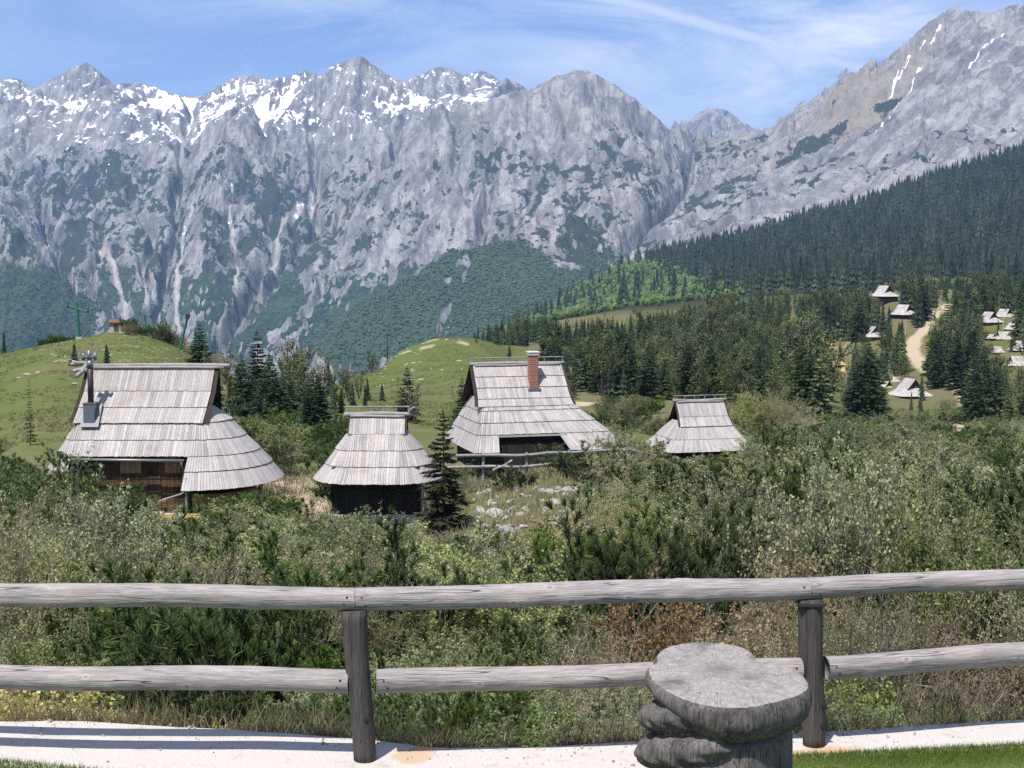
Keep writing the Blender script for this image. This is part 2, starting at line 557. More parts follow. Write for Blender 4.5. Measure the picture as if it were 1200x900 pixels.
    for batch in range(3):
        n = 26000
        r = er.uniform(2, h - 3, n); c = er.uniform(2, w - 3, n)
        vr = np.zeros(n); vc = np.zeros(n)
        carve = np.zeros_like(Zc)
        gy, gx = np.gradient(Zc)
        gy = gy / dr; gx = gx / dxc
        for s in range(130):
            ri = r.astype(int); ci = c.astype(int)
            sr, sc = gy[ri, ci], gx[ri, ci]
            vr = 0.55 * vr - sr; vc = 0.55 * vc - sc
            m = np.hypot(vr, vc) + 1e-6
            r = np.clip(r + 0.9 * vr / m, 1, h - 2); c = np.clip(c + 0.9 * vc / m * dr / dxc[ri, ci], 1, w - 2)
            sl = np.hypot(sr, sc)
            np.add.at(flow, (ri, ci), 1.0)
            np.add.at(carve, (ri, ci), np.clip(sl, 0, 1.2) * min(1.0, s / 25))
        k = blur(carve, 1)
        Zc -= np.minimum(2.6 * k ** 0.62, 34) * 0.9
        Zc = 0.85 * Zc + 0.15 * blur(Zc, 1)
    dlt = Zc - Z[::st, ::st]
    rr = np.arange(NR)[:, None] / st * np.ones((1, NC)); cc = np.arange(NC)[None, :] / st * np.ones((NR, 1))
    keep = smooth(0, 1, near_spur) * 0.6
    Z = Z + bil(dlt, rr, cc) * (1 - keep)
    fl = np.log1p(bil(blur(flow, 1), rr, cc))
    fl = (fl - fl.mean()) / fl.std()
    # ---- strata and fine broken rock
    tilt = Z + 0.35 * X + 0.2 * Y + fbm(X, Y, 500, 3, 77) * 60
    Z = Z + steep * rug * (np.abs(((tilt / 34.0) % 1.0) - 0.5) - 0.25) * 4
    Z = Z + steep * rug * (fbm(X, Y, 75, 4, 41, 0.6, True) * 22.0 + fbm(X, Y, 28, 2, 43) * 7.0)
    Z = Z + (1 - steep) * rug * fbm(X, Y, 60, 3, 47, 0.6) * 7
    # ---- pull the skyline back onto the crest lines
    for (Ln, d_half) in ((A, 260), (B[3:16], 200), (Dm[1:], 200), (CP[2:], 160)):
        ax = np.array([p[0] for p in Ln]); ad = np.interp(pp[0], ax, [p[2] for p in Ln]); ay = np.interp(pp[0], ax, [p[1] for p in Ln])
        zt = np.array([W(a, b, c).z for a, b, c in zip(pp[0], ay, ad)])
        inx = smooth(ax[0] - 8, ax[0] + 8, pp[0]) * smooth(ax[-1] + 8, ax[-1] - 8, pp[0])
        near = np.abs(dd - ad[None, :]) < d_half * 1.6
        el = np.where(near, (Z - CAM_Z) / dd, -9)
        k = el.argmax(0)
        top = el.max(0)
        want = (zt - CAM_Z) / ad
        jag = fbm(pp[0], pp[0] * 0, 14, 4, 91, 0.55) * 0.0012
        corr = np.convolve(np.pad((want - top), 6, mode='edge'), np.ones(13) / 13, 'valid') * 0.35 + (want - top) * 0.65
        corr = (corr + jag) * dd[k, np.arange(NC)] * inx
        fall = np.exp(-((dd - dd[k, np.arange(NC)][None, :]) / d_half) ** 2)
        Z = Z + fall * corr[None, :]
    # ---- what covers the rock (attributes on the ground itself)
    gx = np.gradient(Z, axis=1) / np.gradient(X, axis=1)
    gy = np.gradient(Z, axis=0) / np.gradient(Y, axis=0) - gx * 0
    gyw = gy - gx * (X / Y)
    slope = blur(np.hypot(gx, gyw), 1)
    conc = blur(Z, 6) - Z                       # positive in hollows
    n1 = fbm(X + w1, Y / 1.7 + w2, 260, 5, 51, 0.58); n2 = fbm(X + w1 * .5, Y / 2.2, 80, 4, 61, 0.62); n4 = fbm(X, Y / 1.8, 45, 3, 65, 0.6); n3 = fbm(X, Y, 700, 3, 71)
    # snow: high, not too steep, in hollows
    far_hi = smooth(6150, 6650, dd) * smooth(640, 560, pp)
    snow = -0.62 + 0.80 * smooth(330, 760, Z) * far_hi + 0.35 * smooth(0.95, 0.45, slope) * far_hi + 0.085 * conc + 1.0 * n2 + 0.55 * n1 - 0.35 * (ribs2 - 0.2)
    snow = np.where(far_hi > 0.05, snow, -0.6 + 0.045 * conc + 0.75 * n2 + 0.5 * n4 + 0.42 * smooth(350, 800, Z))
    snow += 0.17 * smooth(130, 160, pp) * smooth(440, 400, pp) * smooth(400, 480, Z) * smooth(6500, 6650, dd)
    snow -= 2.2 * smooth(0.95, 1.35, slope)

    def patch(px, py, d, rx, rd, rot=0.0, s=1.0):
        p = W(px, py, d); rx = rx / F_PX * d
        a, b = X - p.x, Y - p.y
        ca, sa = math.cos(rot), math.sin(rot)
        u, v = (a * ca + b * sa) / rx, (-a * sa + b * ca) / rd
        return s * np.exp(-(u * u + v * v) * 0.9 - 0.0)
    for q in ((160, 122, 7300, 26, 130, -0.6, 1.1), (88, 132, 7050, 14, 90, 0.5, 1.1), (66, 120, 7150, 8, 60, 0, .8), (358, 140, 6900, 20, 110, 0.3, 1.1), (378, 155, 6850, 12, 140, 0.7, 1.0),
              (445, 132, 7000, 26, 110, 0.2, 1.2), (480, 120, 7100, 24, 70, 0.1, .9), (500, 132, 7050, 30, 60, 0.2, .9), (560, 100, 7500, 20, 80, 0, 1.0), (575, 92, 7580, 16, 60, 0, .9),
              (310, 128, 7150, 34, 90, 0, .8), (250, 118, 7500, 40, 90, 0, .8), (300, 148, 7000, 40, 100, 0, .7), (205, 158, 6900, 30, 80, 0.4, .7), (190, 105, 7600, 25, 60, -.3, .9), (456, 172, 6600, 6, 110, 0, .9),
              (405, 125, 6900, 5, 120, 0.2, .9), (1045, 152, 4950, 7, 110, .3, .8), (1125, 48, 5400, 13, 30, 0, .9), (672, 262, 4850, 9, 50, -.4, 1.0), (870, 168, 6600, 8, 30, 0, .8), (1100, 25, 5450, 5, 30, 0, .8), (1143, 28, 5450, 6, 40, 0, .8), (1185, 22, 5500, 8, 30, 0, .8), (1110, 12, 5490, 8, 20, 0, .7), (1165, 35, 5400, 7, 30, 0, .7), (1070, 108, 5130, 5, 50, 0, .8)):
        snow = snow + 0.55 * patch(*q)
    chute = np.zeros_like(Z)
    seg_d = lambda pl: None

    def streak(pl, wid, s=1.0):
        nonlocal chute
        wp = [W(*p) for p in pl]
        best = np.full_like(Z, 1e9)
        xm0, xm1 = min(p.x for p in wp) - 150, max(p.x for p in wp) + 150
        ym0, ym1 = min(p.y for p in wp) - 150, max(p.y for p in wp) + 150
        m = (X > xm0) & (X < xm1) & (Y > ym0) & (Y < ym1)
        xs = X[m] + w1[m] * .6 + n2[m] * 14; ys = Y[m] + w2[m] * .6
        b = np.full(xs.shape, 1e9)
        for a, c in zip(wp[:-1], wp[1:]):
            ex, ey = c.x - a.x, c.y - a.y
            t = np.clip(((xs - a.x) * ex + (ys - a.y) * ey) / (ex * ex + ey * ey), 0, 1)
            b = np.minimum(b, np.hypot(xs - a.x - t * ex, ys - a.y - t * ey))
        g = np.exp(-(b / (wid * .8 * (.75 + .9 * n1[m] + .5 * n2[m]).clip(.25, 2))) ** 2) * s
        chute[m] = np.maximum(chute[m], g)
        return m, g
    for pl, wd in (([(3, 243, 5600), (30, 277, 5400), (60, 315, 5150), (86, 350, 4950), (105, 372, 4800)], 16), ([(160, 315, 5500), (172, 355, 5200), (180, 390, 4950)], 16),
                   ([(225, 240, 6100), (222, 290, 5700), (210, 325, 5450), (206, 370, 5050), (212, 400, 4850)], 14), ([(270, 240, 5950), (275, 300, 5550), (280, 345, 5300), (276, 365, 5150)], 14),
                   ([(120, 290, 5750), (135, 330, 5400), (150, 370, 5100)], 16), ([(371, 212, 6480), (364, 235, 6200), (345, 255, 6000), (325, 285, 5800), (322, 308, 5600), (300, 340, 5300), (285, 365, 5050)], 22),
                   ([(1180, 45, 5300), (1150, 70, 5150), (1130, 85, 5050)], 10), ([(1100, 40, 5420), (1062, 90, 5250), (1045, 115, 5150)], 9), ([(1078, 90, 5200), (1068, 120, 5080), (1060, 145, 4980), (1025, 178, 4800), (1012, 188, 4750)], 9), ([(1075, 70, 5330), (1050, 100, 5230), (1040, 130, 5100)], 6)):
        m, g = streak(pl, wd)
    hi_ch = smooth(150, 420, Z)
    snow = np.where(chute > 0.3, np.maximum(snow, (chute - 0.35) * 1.1 * hi_ch + n2 * 0.5), snow)
    # dwarf pine: middle heights, ledges, in drifts
    veg = -0.13 - 0.55 * (ribs - .2) - 0.45 * (ribs2 - .2) + 0.75 * n4 + 0.80 * n1 + 0.9 * n2 + 0.42 * smooth(600, 330, Z) * smooth(-350, 0, Z) + 0.35 * smooth(1.15, 0.6, slope) + 0.45 * n3 - 0.5 * (chute > 0.35)
    veg -= 0.75 * smooth(520, 690, Z)
    veg += 0.25 * smooth(700, 300, pp) * smooth(600, 300, Z)
    veg -= 0.22 * smooth(880, 960, pp)
    for q in ((735, 225, 5350, 40, 200, 0, .45), (60, 200, 6450, 40, 200, 0, .1), (160, 190, 6450, 40, 200, 0, .15), (80, 230, 6150, 30, 180, 0, .25), (320, 248, 6000, 22, 120, 0, .55), (860, 195, 6100, 35, 200, 0, .7), (245, 210, 6100, 22, 160, 0, .25),
              (980, 130, 5450, 9, 80, 0, 1.3), (1030, 143, 5060, 10, 70, .3, 1.3), (1052, 143, 5020, 9, 60, .3, 1.3), (975, 172, 5130, 22, 90, .4, 1.2), (940, 180, 5200, 16, 80, .4, .6), (1060, 170, 4760, 24, 40, .4, .5), (690, 290, 4150, 24, 150, 0, 1.0), (570, 215, 5450, 20, 180, -.5, .6)):
        veg = veg + patch(*q)
    # wood: low ground
    wood = 1.1 * smooth(190, -230, Z + 170 * n1 + 110 * n2) - 0.5 - 0.7 * smooth(0.8, 1.2, slope) + 0.7 * n1 + 0.3 * n2 - 0.9 * (chute > 0.4)
    wood = wood + near_spur * (0.85 + 0.7 * n1 - 0.9 * patch(660, 300, 3950, 40, 250, 0, 1.0) - 0.7 * smooth(0.75, 1.05, slope))
    fl_left = smooth(150, 60, pp) * smooth(5050, 4900, dd)
    wood = wood + 0.8 * fl_left
    grass = 0.9 * smooth(780, 840, pp) * smooth(930, 880, pp) * smooth(6200, 6450, dd) * smooth(7300, 6900, dd) + patch(1012, 130, 5350, 60, 360, 0.2, 1.5) - 0.25 + 0.3 * n1
    grass += patch(1000, 160, 5080, 42, 190, .2, .9) + patch(1090, 60, 5380, 50, 120, 0, .5)
    grass += patch(550, 150, 5850, 22, 110, 0, .8) + 0.35 * smooth(330, 380, pp) * smooth(500, 430, pp) * smooth(100, 350, Z) + patch(545, 250, 5300, 40, 300, 0, .45) + patch(470, 235, 5800, 40, 250, 0.5, .5)
    bright = 0.5 + 0.5 * n1 + 0.12 * fl * 0 + 0.3 * n3
    # beech canopy roughness on the wooded ground
    wm = smooth(-0.05, 0.15, wood)
    Z = Z + wm * np.abs(perlin(X / 13.0, Y / 15.0, 97)) * 4.0
    V = np.stack([X, Y, Z], -1).reshape(-1, 3)
    at = dict(snow=snow, veg=veg, wood=wood, grass=grass, scree=np.clip(chute + 0.28 * smooth(0.6, 2.2, fl), 0, 1), beech=0.5 + 0.5 * n1 + near_spur * 0.22)
    global MT
    MT = (X, Y, Z, wood, n1)
    me = new_mesh('mountains', V, grid_faces(NR, NC), mats=[mountain_mat()], smooth_shade=True, attrs={k: v.ravel() for k, v in at.items()})
    return link('mountains', me, kind='structure')


def mountain_mat():
    m, n, l, o = mat('limestone_mountain')
    pos = n.new('ShaderNodeNewGeometry').outputs['Position']
    fine = noise(n, l, mapping(n, l, pos, (1, .6, .8)), 0.026, 7.0, 0.72)
    mid = noise(n, l, pos, 0.006, 5.0, 0.6)
    big = noise(n, l, pos, 0.0016, 4.0, 0.55)
    # fluting down the walls on the left, slanting beds on the right massif
    flute = noise(n, l, mapping(n, l, pos, (0.020, 0.0045, 0.0050)), 1.0, 6.0, 0.66, 0.5)
    beds = noise(n, l, mapping(n, l, mapping(n, l, pos, (1, 1, 1), (0, R(42), 0)), (0.0050, 0.005, 0.030)), 1.0, 6.0, 0.66, 0.4)
    sx = n.new('ShaderNodeSeparateXYZ'); l.new(pos, sx.inputs[0])
    right = rngn(n, l, mth(n, l, 'ADD', sx.outputs[0], mth(n, l, 'MULTIPLY', mid, 300.0)), 950.0, 1250.0)
    lm = n.new('ShaderNodeMix'); lm.data_type = 'FLOAT'
    l.new(right, lm.inputs[0]); l.new(flute, lm.inputs[2]); l.new(beds, lm.inputs[3])
    strata = lm.outputs[0]
    rock = mixc(n, l, rngn(n, l, strata, 0.38, 0.62), (0.110, 0.110, 0.118), (0.325, 0.318, 0.315))
    rock = mixc(n, l, rngn(n, l, mid, 0.45, 0.7, 0, 0.5), rock, (0.37, 0.362, 0.355))
    rock = mixc(n, l, rngn(n, l, big, 0.5, 0.7, 0, 0.55), rock, (0.29, 0.25, 0.205))
    rock = mixc(n, l, rngn(n, l, fine, 0.50, 0.36, 0, 0.85), rock, (0.125, 0.125, 0.135))
    crk = rngn(n, l, mth(n, l, 'ABSOLUTE', mth(n, l, 'SUBTRACT', strata, 0.47)), 0.0, 0.022, 1.0, 0.0)
    rock = mixc(n, l, mth(n, l, 'MULTIPLY', crk, 0.55), rock, (0.10, 0.10, 0.11))
    jit = mth(n, l, 'ADD', mth(n, l, 'MULTIPLY', mth(n, l, 'SUBTRACT', fine, 0.5), 1.5), mth(n, l, 'MULTIPLY', mth(n, l, 'SUBTRACT', mid, 0.5), 0.5))

    def mask(name, lo, hi, j=1.0):
        return rngn(n, l, mth(n, l, 'ADD', attr(n, name), mth(n, l, 'MULTIPLY', jit, j)), lo, hi)
    c = mixc(n, l, mask('grass', 0.30, 0.70, 0.6), rock, mixc(n, l, rngn(n, l, fine, 0.35, 0.65), (0.19, 0.17, 0.13), (0.28, 0.26, 0.225)))
    c = mixc(n, l, mask('veg', 0.30, 0.46, 2.2), c, (0.034, 0.046, 0.034))
    c = mixc(n, l, mth(n, l, 'MULTIPLY', mask('scree', 0.40, 0.85, 1.1), 0.6), c, (0.47, 0.44, 0.41))
    crown = noise(n, l, pos, 0.05, 3.0, 0.6)
    wd = mixc(n, l, rngn(n, l, mth(n, l, 'ADD', attr(n, 'beech'), mth(n, l, 'MULTIPLY', mth(n, l, 'SUBTRACT', crown, 0.5), 1.6)), 0.35, 0.75), (0.015, 0.032, 0.021), (0.048, 0.080, 0.036))
    c = mixc(n, l, mask('wood', 0.0, 0.14, 0.5), c, wd)
    c = mixc(n, l, mask('snow', 0.30, 0.44, 1.3), c, (0.86, 0.86, 0.87))
    hb = mth(n, l, 'ADD', mth(n, l, 'MULTIPLY', fine, 0.7), mth(n, l, 'MULTIPLY', strata, 1.0))
    bsdf(n, l, o, c, 0.95, hb, 0.6, 16.0, 0.05)
    return m


mountains = build_mountains()
# ------------------------------------------------------------------ the ground: near slope, alp, village hillside, forest slope
GD0, GD1, GNR = 9.5, 5200.0, 640
G_PX = np.unique(np.concatenate([np.linspace(-3600, -300, 60), np.linspace(-300, 1500, 640), np.linspace(1500, 4800, 60)]))
G_D = np.exp(np.linspace(math.log(GD0), math.log(GD1), GNR))


def build_ground():
    global G_Z
    NC = len(G_PX)
    row = lambda d: math.log(d / GD0) / math.log(GD1 / GD0) * (GNR - 1)
    col = lambda p: float(np.interp(p, G_PX, np.arange(NC)))
    pts, used = [], set()

    def P(px, d, z):
        k = (round(col(px), 2), round(row(d), 2))
        if k not in used:
            used.add(k); pts.append((k[0], k[1], z))

    def Q(px, py, d):
        P(px, d, W(px, py, d).z)
    for d, z in ((9.5, -0.35), (10.3, -0.5), (12, -1.0), (16, -2.3), (25, -4.0), (40, -6.1)):
        for px in (-3600, -1200, -300, 0, 300, 600, 900, 1200, 1500, 2400, 4800):
            P(px, d, z)
    for d, tab in ((60, {-300: -6.8, 0: -7.2, 300: -8.2, 440: -8.8, 560: -8.0, 640: -7.6, 800: -8.1, 1000: -8.8, 1200: -9.4, 1500: -10}),
                   (75, {-300: -8.4, 0: -8.7, 200: -9.6, 320: -9.7, 440: -9.7, 560: -8.8, 640: -8.3, 760: -9.1, 1000: -10.6, 1200: -11.4, 1500: -12}),
                   (92, {-300: -10, 0: -10.2, 200: -10.2, 330: -10.3, 480: -10.2, 600: -9.1, 660: -9.0, 760: -10.0, 1000: -12.2, 1200: -13.2, 1500: -14}),
                   (108, {820: -11.6, 700: -10.6, 560: -11.0})):
        for px, z in tab.items():
            P(px, d, z)
        P(-3600, d, tab.get(-300, -10)); P(4800, d, tab.get(1500, -12))
    # left hill
    for q in ((0, 512, 130), (0, 455, 168), (0, 425, 200), (0, 411, 222), (60, 470, 150), (60, 425, 185), (60, 397, 222), (130, 470, 155), (130, 420, 190), (130, 384, 226), (165, 386, 226), (200, 400, 222), (200, 440, 180),
              (240, 440, 200), (250, 424, 222), (-150, 430, 225), (-150, 500, 140), (-300, 460, 225), (-300, 520, 140), (300, 520, 122), (300, 485, 170), (300, 455, 230), (390, 500, 140), (380, 470, 200), (380, 450, 270)):
        Q(*q)
    for px, z in ((-300, -60), (0, -55), (150, -52), (260, -50), (350, -48)):
        P(px, 330, z)
    for px in (-300, 0, 200, 350, 440): P(px, 520, -110)
    # middle green hill
    for q in ((430, 455, 265), (440, 432, 310), (460, 415, 335), (480, 402, 348), (510, 393, 352), (545, 392, 350), (480, 480, 190), (480, 440, 285), (520, 420, 310), (540, 470, 210), (560, 402, 345), (580, 430, 300), (600, 470, 220)):
        Q(*q)
    for px in (440, 500): P(px, 430, -42)
    # centre and right: bowl with wood, village hillside
    for q in ((640, 470, 180), (690, 470, 200), (690, 440, 300), (620, 405, 420), (700, 405, 450), (640, 388, 560), (720, 385, 620), (650, 376, 760), (760, 370, 800),
              (800, 478, 170), (800, 455, 270), (800, 420, 420), (800, 392, 600), (800, 366, 850), (900, 480, 190), (900, 455, 300), (900, 420, 450), (900, 385, 620), (900, 358, 800),
              (1000, 508, 150), (1000, 500, 230), (990, 462, 350), (980, 430, 440), (985, 405, 500), (1000, 375, 600), (1010, 350, 700), (1070, 520, 180), (1070, 505, 260), (1070, 468, 370), (1075, 432, 440), (1060, 398, 490), (1050, 370, 550), (1040, 348, 610), (1090, 342, 640),
              (1130, 518, 240), (1130, 475, 340), (1150, 440, 400), (1160, 400, 470), (1165, 375, 520), (1150, 345, 610), (1200, 530, 200), (1200, 515, 280), (1200, 440, 390), (1200, 400, 460), (1200, 345, 600), (1500, 530, 200), (1500, 430, 400), (1500, 335, 600)):
        Q(*q)
    for px, z in ((560, -75), (620, -40), (760, -26), (900, -18), (1040, -14), (1200, -12), (1500, -10)):
        P(px, 1000, z)
    # the dark forest slope
    sky = [(560, 400, 2100), (600, 386, 2150), (630, 374, 2200), (660, 354, 2250), (700, 328, 2300), (740, 309, 2350), (800, 301, 2400), (850, 289, 2450), (900, 276, 2500), (950, 259, 2540), (1000, 248, 2570), (1050, 227, 2600), (1100, 211, 2600), (1150, 194, 2600), (1200, 179, 2600), (1300, 150, 2600), (1500, 110, 2600)]
    ln = []
    for a, b, c in sky:
        Q(a, b, c); ln.append(len(pts) - 1)
    for px, py, d in ((620, 392, 1500), (700, 368, 1500), (780, 352, 1500), (900, 340, 1500), (1050, 316, 1500), (1200, 290, 1500), (1500, 260, 1500), (700, 347, 1900), (800, 326, 1950), (900, 308, 2000), (1050, 275, 2050), (1200, 240, 2100), (1500, 190, 2100)):
        Q(px, py, d)
    for px in (600, 800, 1000, 1200, 1500): P(px, 3000, -150)
    for px in (-300, 0, 200, 400): P(px, 900, -260)
    for px in (-300, 0, 200, 400, 500): P(px, 1600, -420)
    P(500, 900, -150)
    for px in (-3600, -1200, -300, 0, 300, 600, 900, 1200, 1500, 2400, 4800):
        P(px, 4000, -750); P(px, 5200, -900)
    for px, s in ((-3600, 1), (-1200, 1), (2400, -1), (4800, -1)):
        for d, z in ((130, -13), (225, -16), (600, -60), (1500, -200), (2600, -200)):
            P(px, d, z if s > 0 else (z if d < 700 else (0 if d < 2000 else 150)))
    lines = [ln]
    Z = tin_raster(pts, lines, GNR, NC)
    keep = Z.copy()
    Z = blur(Z, 5)
    t = smooth(30, 12, G_D)[:, None]
    Z = Z * (1 - t) + blur(keep, 1) * t
    X = (G_PX[None, :] - 600) / F_PX * G_D[:, None] / math.cos(PITCH) * 0.9965
    Y = G_D[:, None] * np.ones((1, NC))
    amp = smooth(12, 60, Y)
    Z = Z + amp * (fbm(X, Y, 9, 3, 201) * 0.22 + fbm(X, Y, 2.2, 3, 203) * 0.07) + smooth(100, 300, Y) * fbm(X, Y, 45, 4, 207) * 1.0 + smooth(700, 1500, Y) * fbm(X, Y, 260, 4, 209) * 16 * smooth(2600, 2200, Y)
    G_Z = Z
    # what grows / lies on it
    pxg = G_PX[None, :] * np.ones((GNR, 1))
    n1 = fbm(X, Y, 14, 4, 211); n2 = fbm(X, Y, 60, 4, 213); n3 = fbm(X, Y, 3.5, 3, 217)
    green = 0.45 + 0.5 * n1 + 0.5 * n2
    green = green + 0.35 * smooth(250, 300, Y) * smooth(620, 560, pxg) + 0.25 * smooth(60, 0, pxg) * smooth(110, 150, Y)
    green = green - 0.35 * smooth(30, 12, Y)
    green = green + 0.22 * smooth(105, 130, Y) * smooth(640, 560, pxg)
    stony = -0.50 + 0.6 * n1 + 0.8 * n3 + 0.5 * smooth(150, 170, Y) * smooth(260, 235, Y) * smooth(20, 70, pxg) * smooth(300, 230, pxg)
    stony = stony + 0.35 * smooth(54, 60, Y) * smooth(90, 80, Y) * smooth(550, 580, pxg) * smooth(740, 700, pxg)
    path = np.zeros_like(Z)

    def way(pl, wid):
        nonlocal path
        wp = [W(*p) for p in pl]
        b = np.full_like(Z, 1e9)
        for a, c in zip(wp[:-1], wp[1:]):
            ex, ey = c.x - a.x, c.y - a.y
            t_ = np.clip(((X - a.x) * ex + (Y - a.y) * ey) / (ex * ex + ey * ey), 0, 1)
            b = np.minimum(b, np.hypot(X - a.x - t_ * ex, Y - a.y - t_ * ey))
        path = np.maximum(path, smooth(wid * 1.25, wid * 0.75, b + n3 * wid * .5))
    for pl, wd in (([(1092, 372, 545), (1084, 388, 510), (1072, 398, 490), (1068, 412, 465), (1082, 432, 440)], 2.2), ([(1082, 432, 440), (1105, 440, 410), (1128, 452, 380), (1135, 470, 345), (1132, 500, 280), (1126, 520, 235)], 2.3),
                   ([(1092, 372, 545), (1110, 360, 575), (1125, 352, 590)], 3.0), ([(330, 545, 92), (350, 560, 84), (362, 572, 78), (340, 585, 74)], 1.3), ([(300, 600, 73), (345, 590, 74), (380, 560, 84)], 1.0),
                   ([(660, 476, 180), (690, 472, 195), (720, 474, 190)], 1.2), ([(430, 418, 325), (500, 405, 335), (545, 404, 338)], 0.7), ([(500, 402, 345), (560, 404, 342)], 0.5)):
        way(pl, wd)
    path = path * 1.0 + 0.55 * smooth(71, 73, Y) * smooth(84, 80, Y) * smooth(310, 335, pxg) * smooth(385, 365, pxg)
    beech = smooth(1000, 1300, Y) * smooth(900, 760, pxg + 0.12 * (Y - 1800) + 60 * n2)
    green = green + 0.5 * fbm(X, Y, 25, 4, 231)
    V = np.stack([X, Y, Z], -1).reshape(-1, 3)
    me = new_mesh('ground', V, grid_faces(GNR, NC), mats=[ground_mat()], smooth_shade=True,
                  attrs=dict(green=green.ravel(), stony=stony.ravel(), path=path.ravel(), wood=(smooth(800, 1000, Y) * np.ones_like(Z)).ravel(), beech=beech.ravel()))
    return link('ground', me, kind='structure')


def gz(x, y):
    d = max(y, GD0)
    px = 600 + x / d * F_PX * math.cos(PITCH) / 0.9965
    r = math.log(d / GD0) / math.log(GD1 / GD0) * (GNR - 1)
    c = np.interp(px, G_PX, np.arange(len(G_PX)))
    return float(bil(G_Z, np.array([r]), np.array([c]))[0])


def gz_many(x, y):
    d = np.maximum(y, GD0)
    px = 600 + x / d * F_PX * math.cos(PITCH) / 0.9965
    r = np.log(d / GD0) / math.log(GD1 / GD0) * (GNR - 1)
    return bil(G_Z, r, np.interp(px, G_PX, np.arange(len(G_PX))))


def gpt(px, d, dz=0.0):
    x = X_at(px, d)
    return Vector((x, d, gz(x, d) + dz))


def proj_py(z, d):
    t = (z - CAM_Z) / d
    a = math.atan(t) + PITCH
    return 450 - F_PX * math.tan(a)


def ground_mat():
    m, n, l, o = mat('alpine_ground')
    pos = n.new('ShaderNodeNewGeometry').outputs['Position']
    f1 = noise(n, l, pos, 1.6, 6.0, 0.62)
    f2 = noise(n, l, pos, 9.0, 4.0, 0.6)
    f3 = noise(n, l, pos, 0.12, 5.0, 0.6)
    jit = mth(n, l, 'ADD', mth(n, l, 'MULTIPLY', mth(n, l, 'SUBTRACT', f1, 0.5), 1.2), mth(n, l, 'MULTIPLY', mth(n, l, 'SUBTRACT', f3, 0.5), 0.9))
    dry = mixc(n, l, rngn(n, l, f2, 0.3, 0.7), (0.105, 0.088, 0.050), (0.205, 0.175, 0.105))
    grn = mixc(n, l, rngn(n, l, f2, 0.3, 0.7), (0.068, 0.094, 0.028), (0.138, 0.160, 0.052))
    c = mixc(n, l, rngn(n, l, mth(n, l, 'ADD', attr(n, 'green'), jit), 0.25, 0.75), dry, grn)
    stone = mixc(n, l, rngn(n, l, f2, 0.3, 0.7), (0.22, 0.21, 0.19), (0.36, 0.345, 0.32))
    c = mixc(n, l, rngn(n, l, mth(n, l, 'ADD', attr(n, 'stony'), mth(n, l, 'MULTIPLY', mth(n, l, 'SUBTRACT', noise(n, l, pos, 1.1, 3.0, 0.6), 0.5), 2.0)), 0.42, 0.55), c, stone)
    sand = mixc(n, l, rngn(n, l, f1, 0.3, 0.7), (0.36, 0.29, 0.20), (0.48, 0.40, 0.29))
    c = mixc(n, l, attr(n, 'path'), c, sand)
    fl = mixc(n, l, attr(n, 'beech'), (0.022, 0.032, 0.018), (0.075, 0.12, 0.035))
    c = mixc(n, l, attr(n, 'wood'), c, fl)
    bsdf(n, l, o, c, 0.95, f1, 0.5, 0.12, 0.05)
    return m


ground = build_ground()


# ------------------------------------------------------------------ lawn and concrete strip by the fence
STRIP_BACK = [(-3600, 10.7), (-400, 10.42), (0, 10.31), (90, 10.34), (200, 10.20), (300, 10.06), (400, 9.93), (500, 9.73), (620, 9.73), (750, 9.85), (950, 10.02), (1200, 10.31), (1600, 10.7), (4800, 12)]
STRIP_FRONT = [(-3600, 9.7), (-400, 9.5), (0, 9.30), (80, 9.18), (130, 9.06), (420, 8.98), (700, 8.98), (900, 9.38), (1200, 9.62), (1600, 10.0), (4800, 11.2)]


def strip_edge(tab, px):
    return np.interp(px, [t[0] for t in tab], [t[1] for t in tab])


def build_terrace():
    pxs = np.concatenate([np.linspace(-1500, -30, 30), np.linspace(-20, 1230, 260), np.linspace(1250, 2700, 30)])
    b = strip_edge(STRIP_BACK, pxs) + 0.018 * np.array([perlin(np.array([p / 60.0]), np.array([0.5]), 301)[0] for p in pxs])
    f = strip_edge(STRIP_FRONT, pxs)
    rows = []
    nb = 26
    for k in range(nb + 1):
        t = k / nb
        y = f - 0.35 + (b - f + 0.35) * t
        x = (pxs - 600) / F_PX * y
        z = 0.0 + 0.004 * perlin(x / 0.5, y / 0.5, 305) + 0.012 * perlin(x / 2.0, y / 2.0, 306) - 0.02 * (t > 0.985)
        rows.append(np.stack([x, y, z], -1))
    x = (pxs - 600) / F_PX * (b + 0.01)
    rows.append(np.stack([x, b + 0.012, np.full_like(x, -0.08)], -1))
    rows.append(np.stack([x, b + 0.02, np.full_like(x, -0.7)], -1))
    V = np.stack(rows)
    me = new_mesh('concrete_strip', V.reshape(-1, 3), grid_faces(V.shape[0], V.shape[1]), mats=[concrete_mat()], smooth_shade=False)
    link('concrete_strip', me, kind='structure')
    # lawn in front, one sheet
    gx = np.linspace(-14, 14, 141)
    gy = np.linspace(-12, 1, 111)
    GX, T = np.meshgrid(gx, np.linspace(0, 1, 111))
    fy = strip_edge(STRIP_FRONT, 600 + gx / 9.6 * F_PX)
    GY = -12 + (fy[None, :] + 12) * T
    GZ = 0.012 + 0.03 * smooth(0, 0.6, (fy[None, :] - GY)) + 0.02 * fbm(GX, GY, 1.2, 3, 311)
    link('lawn', new_mesh('lawn', np.stack([GX, GY, GZ], -1).reshape(-1, 3), grid_faces(111, 141), mats=[lawn_mat()], smooth_shade=True), kind='structure')


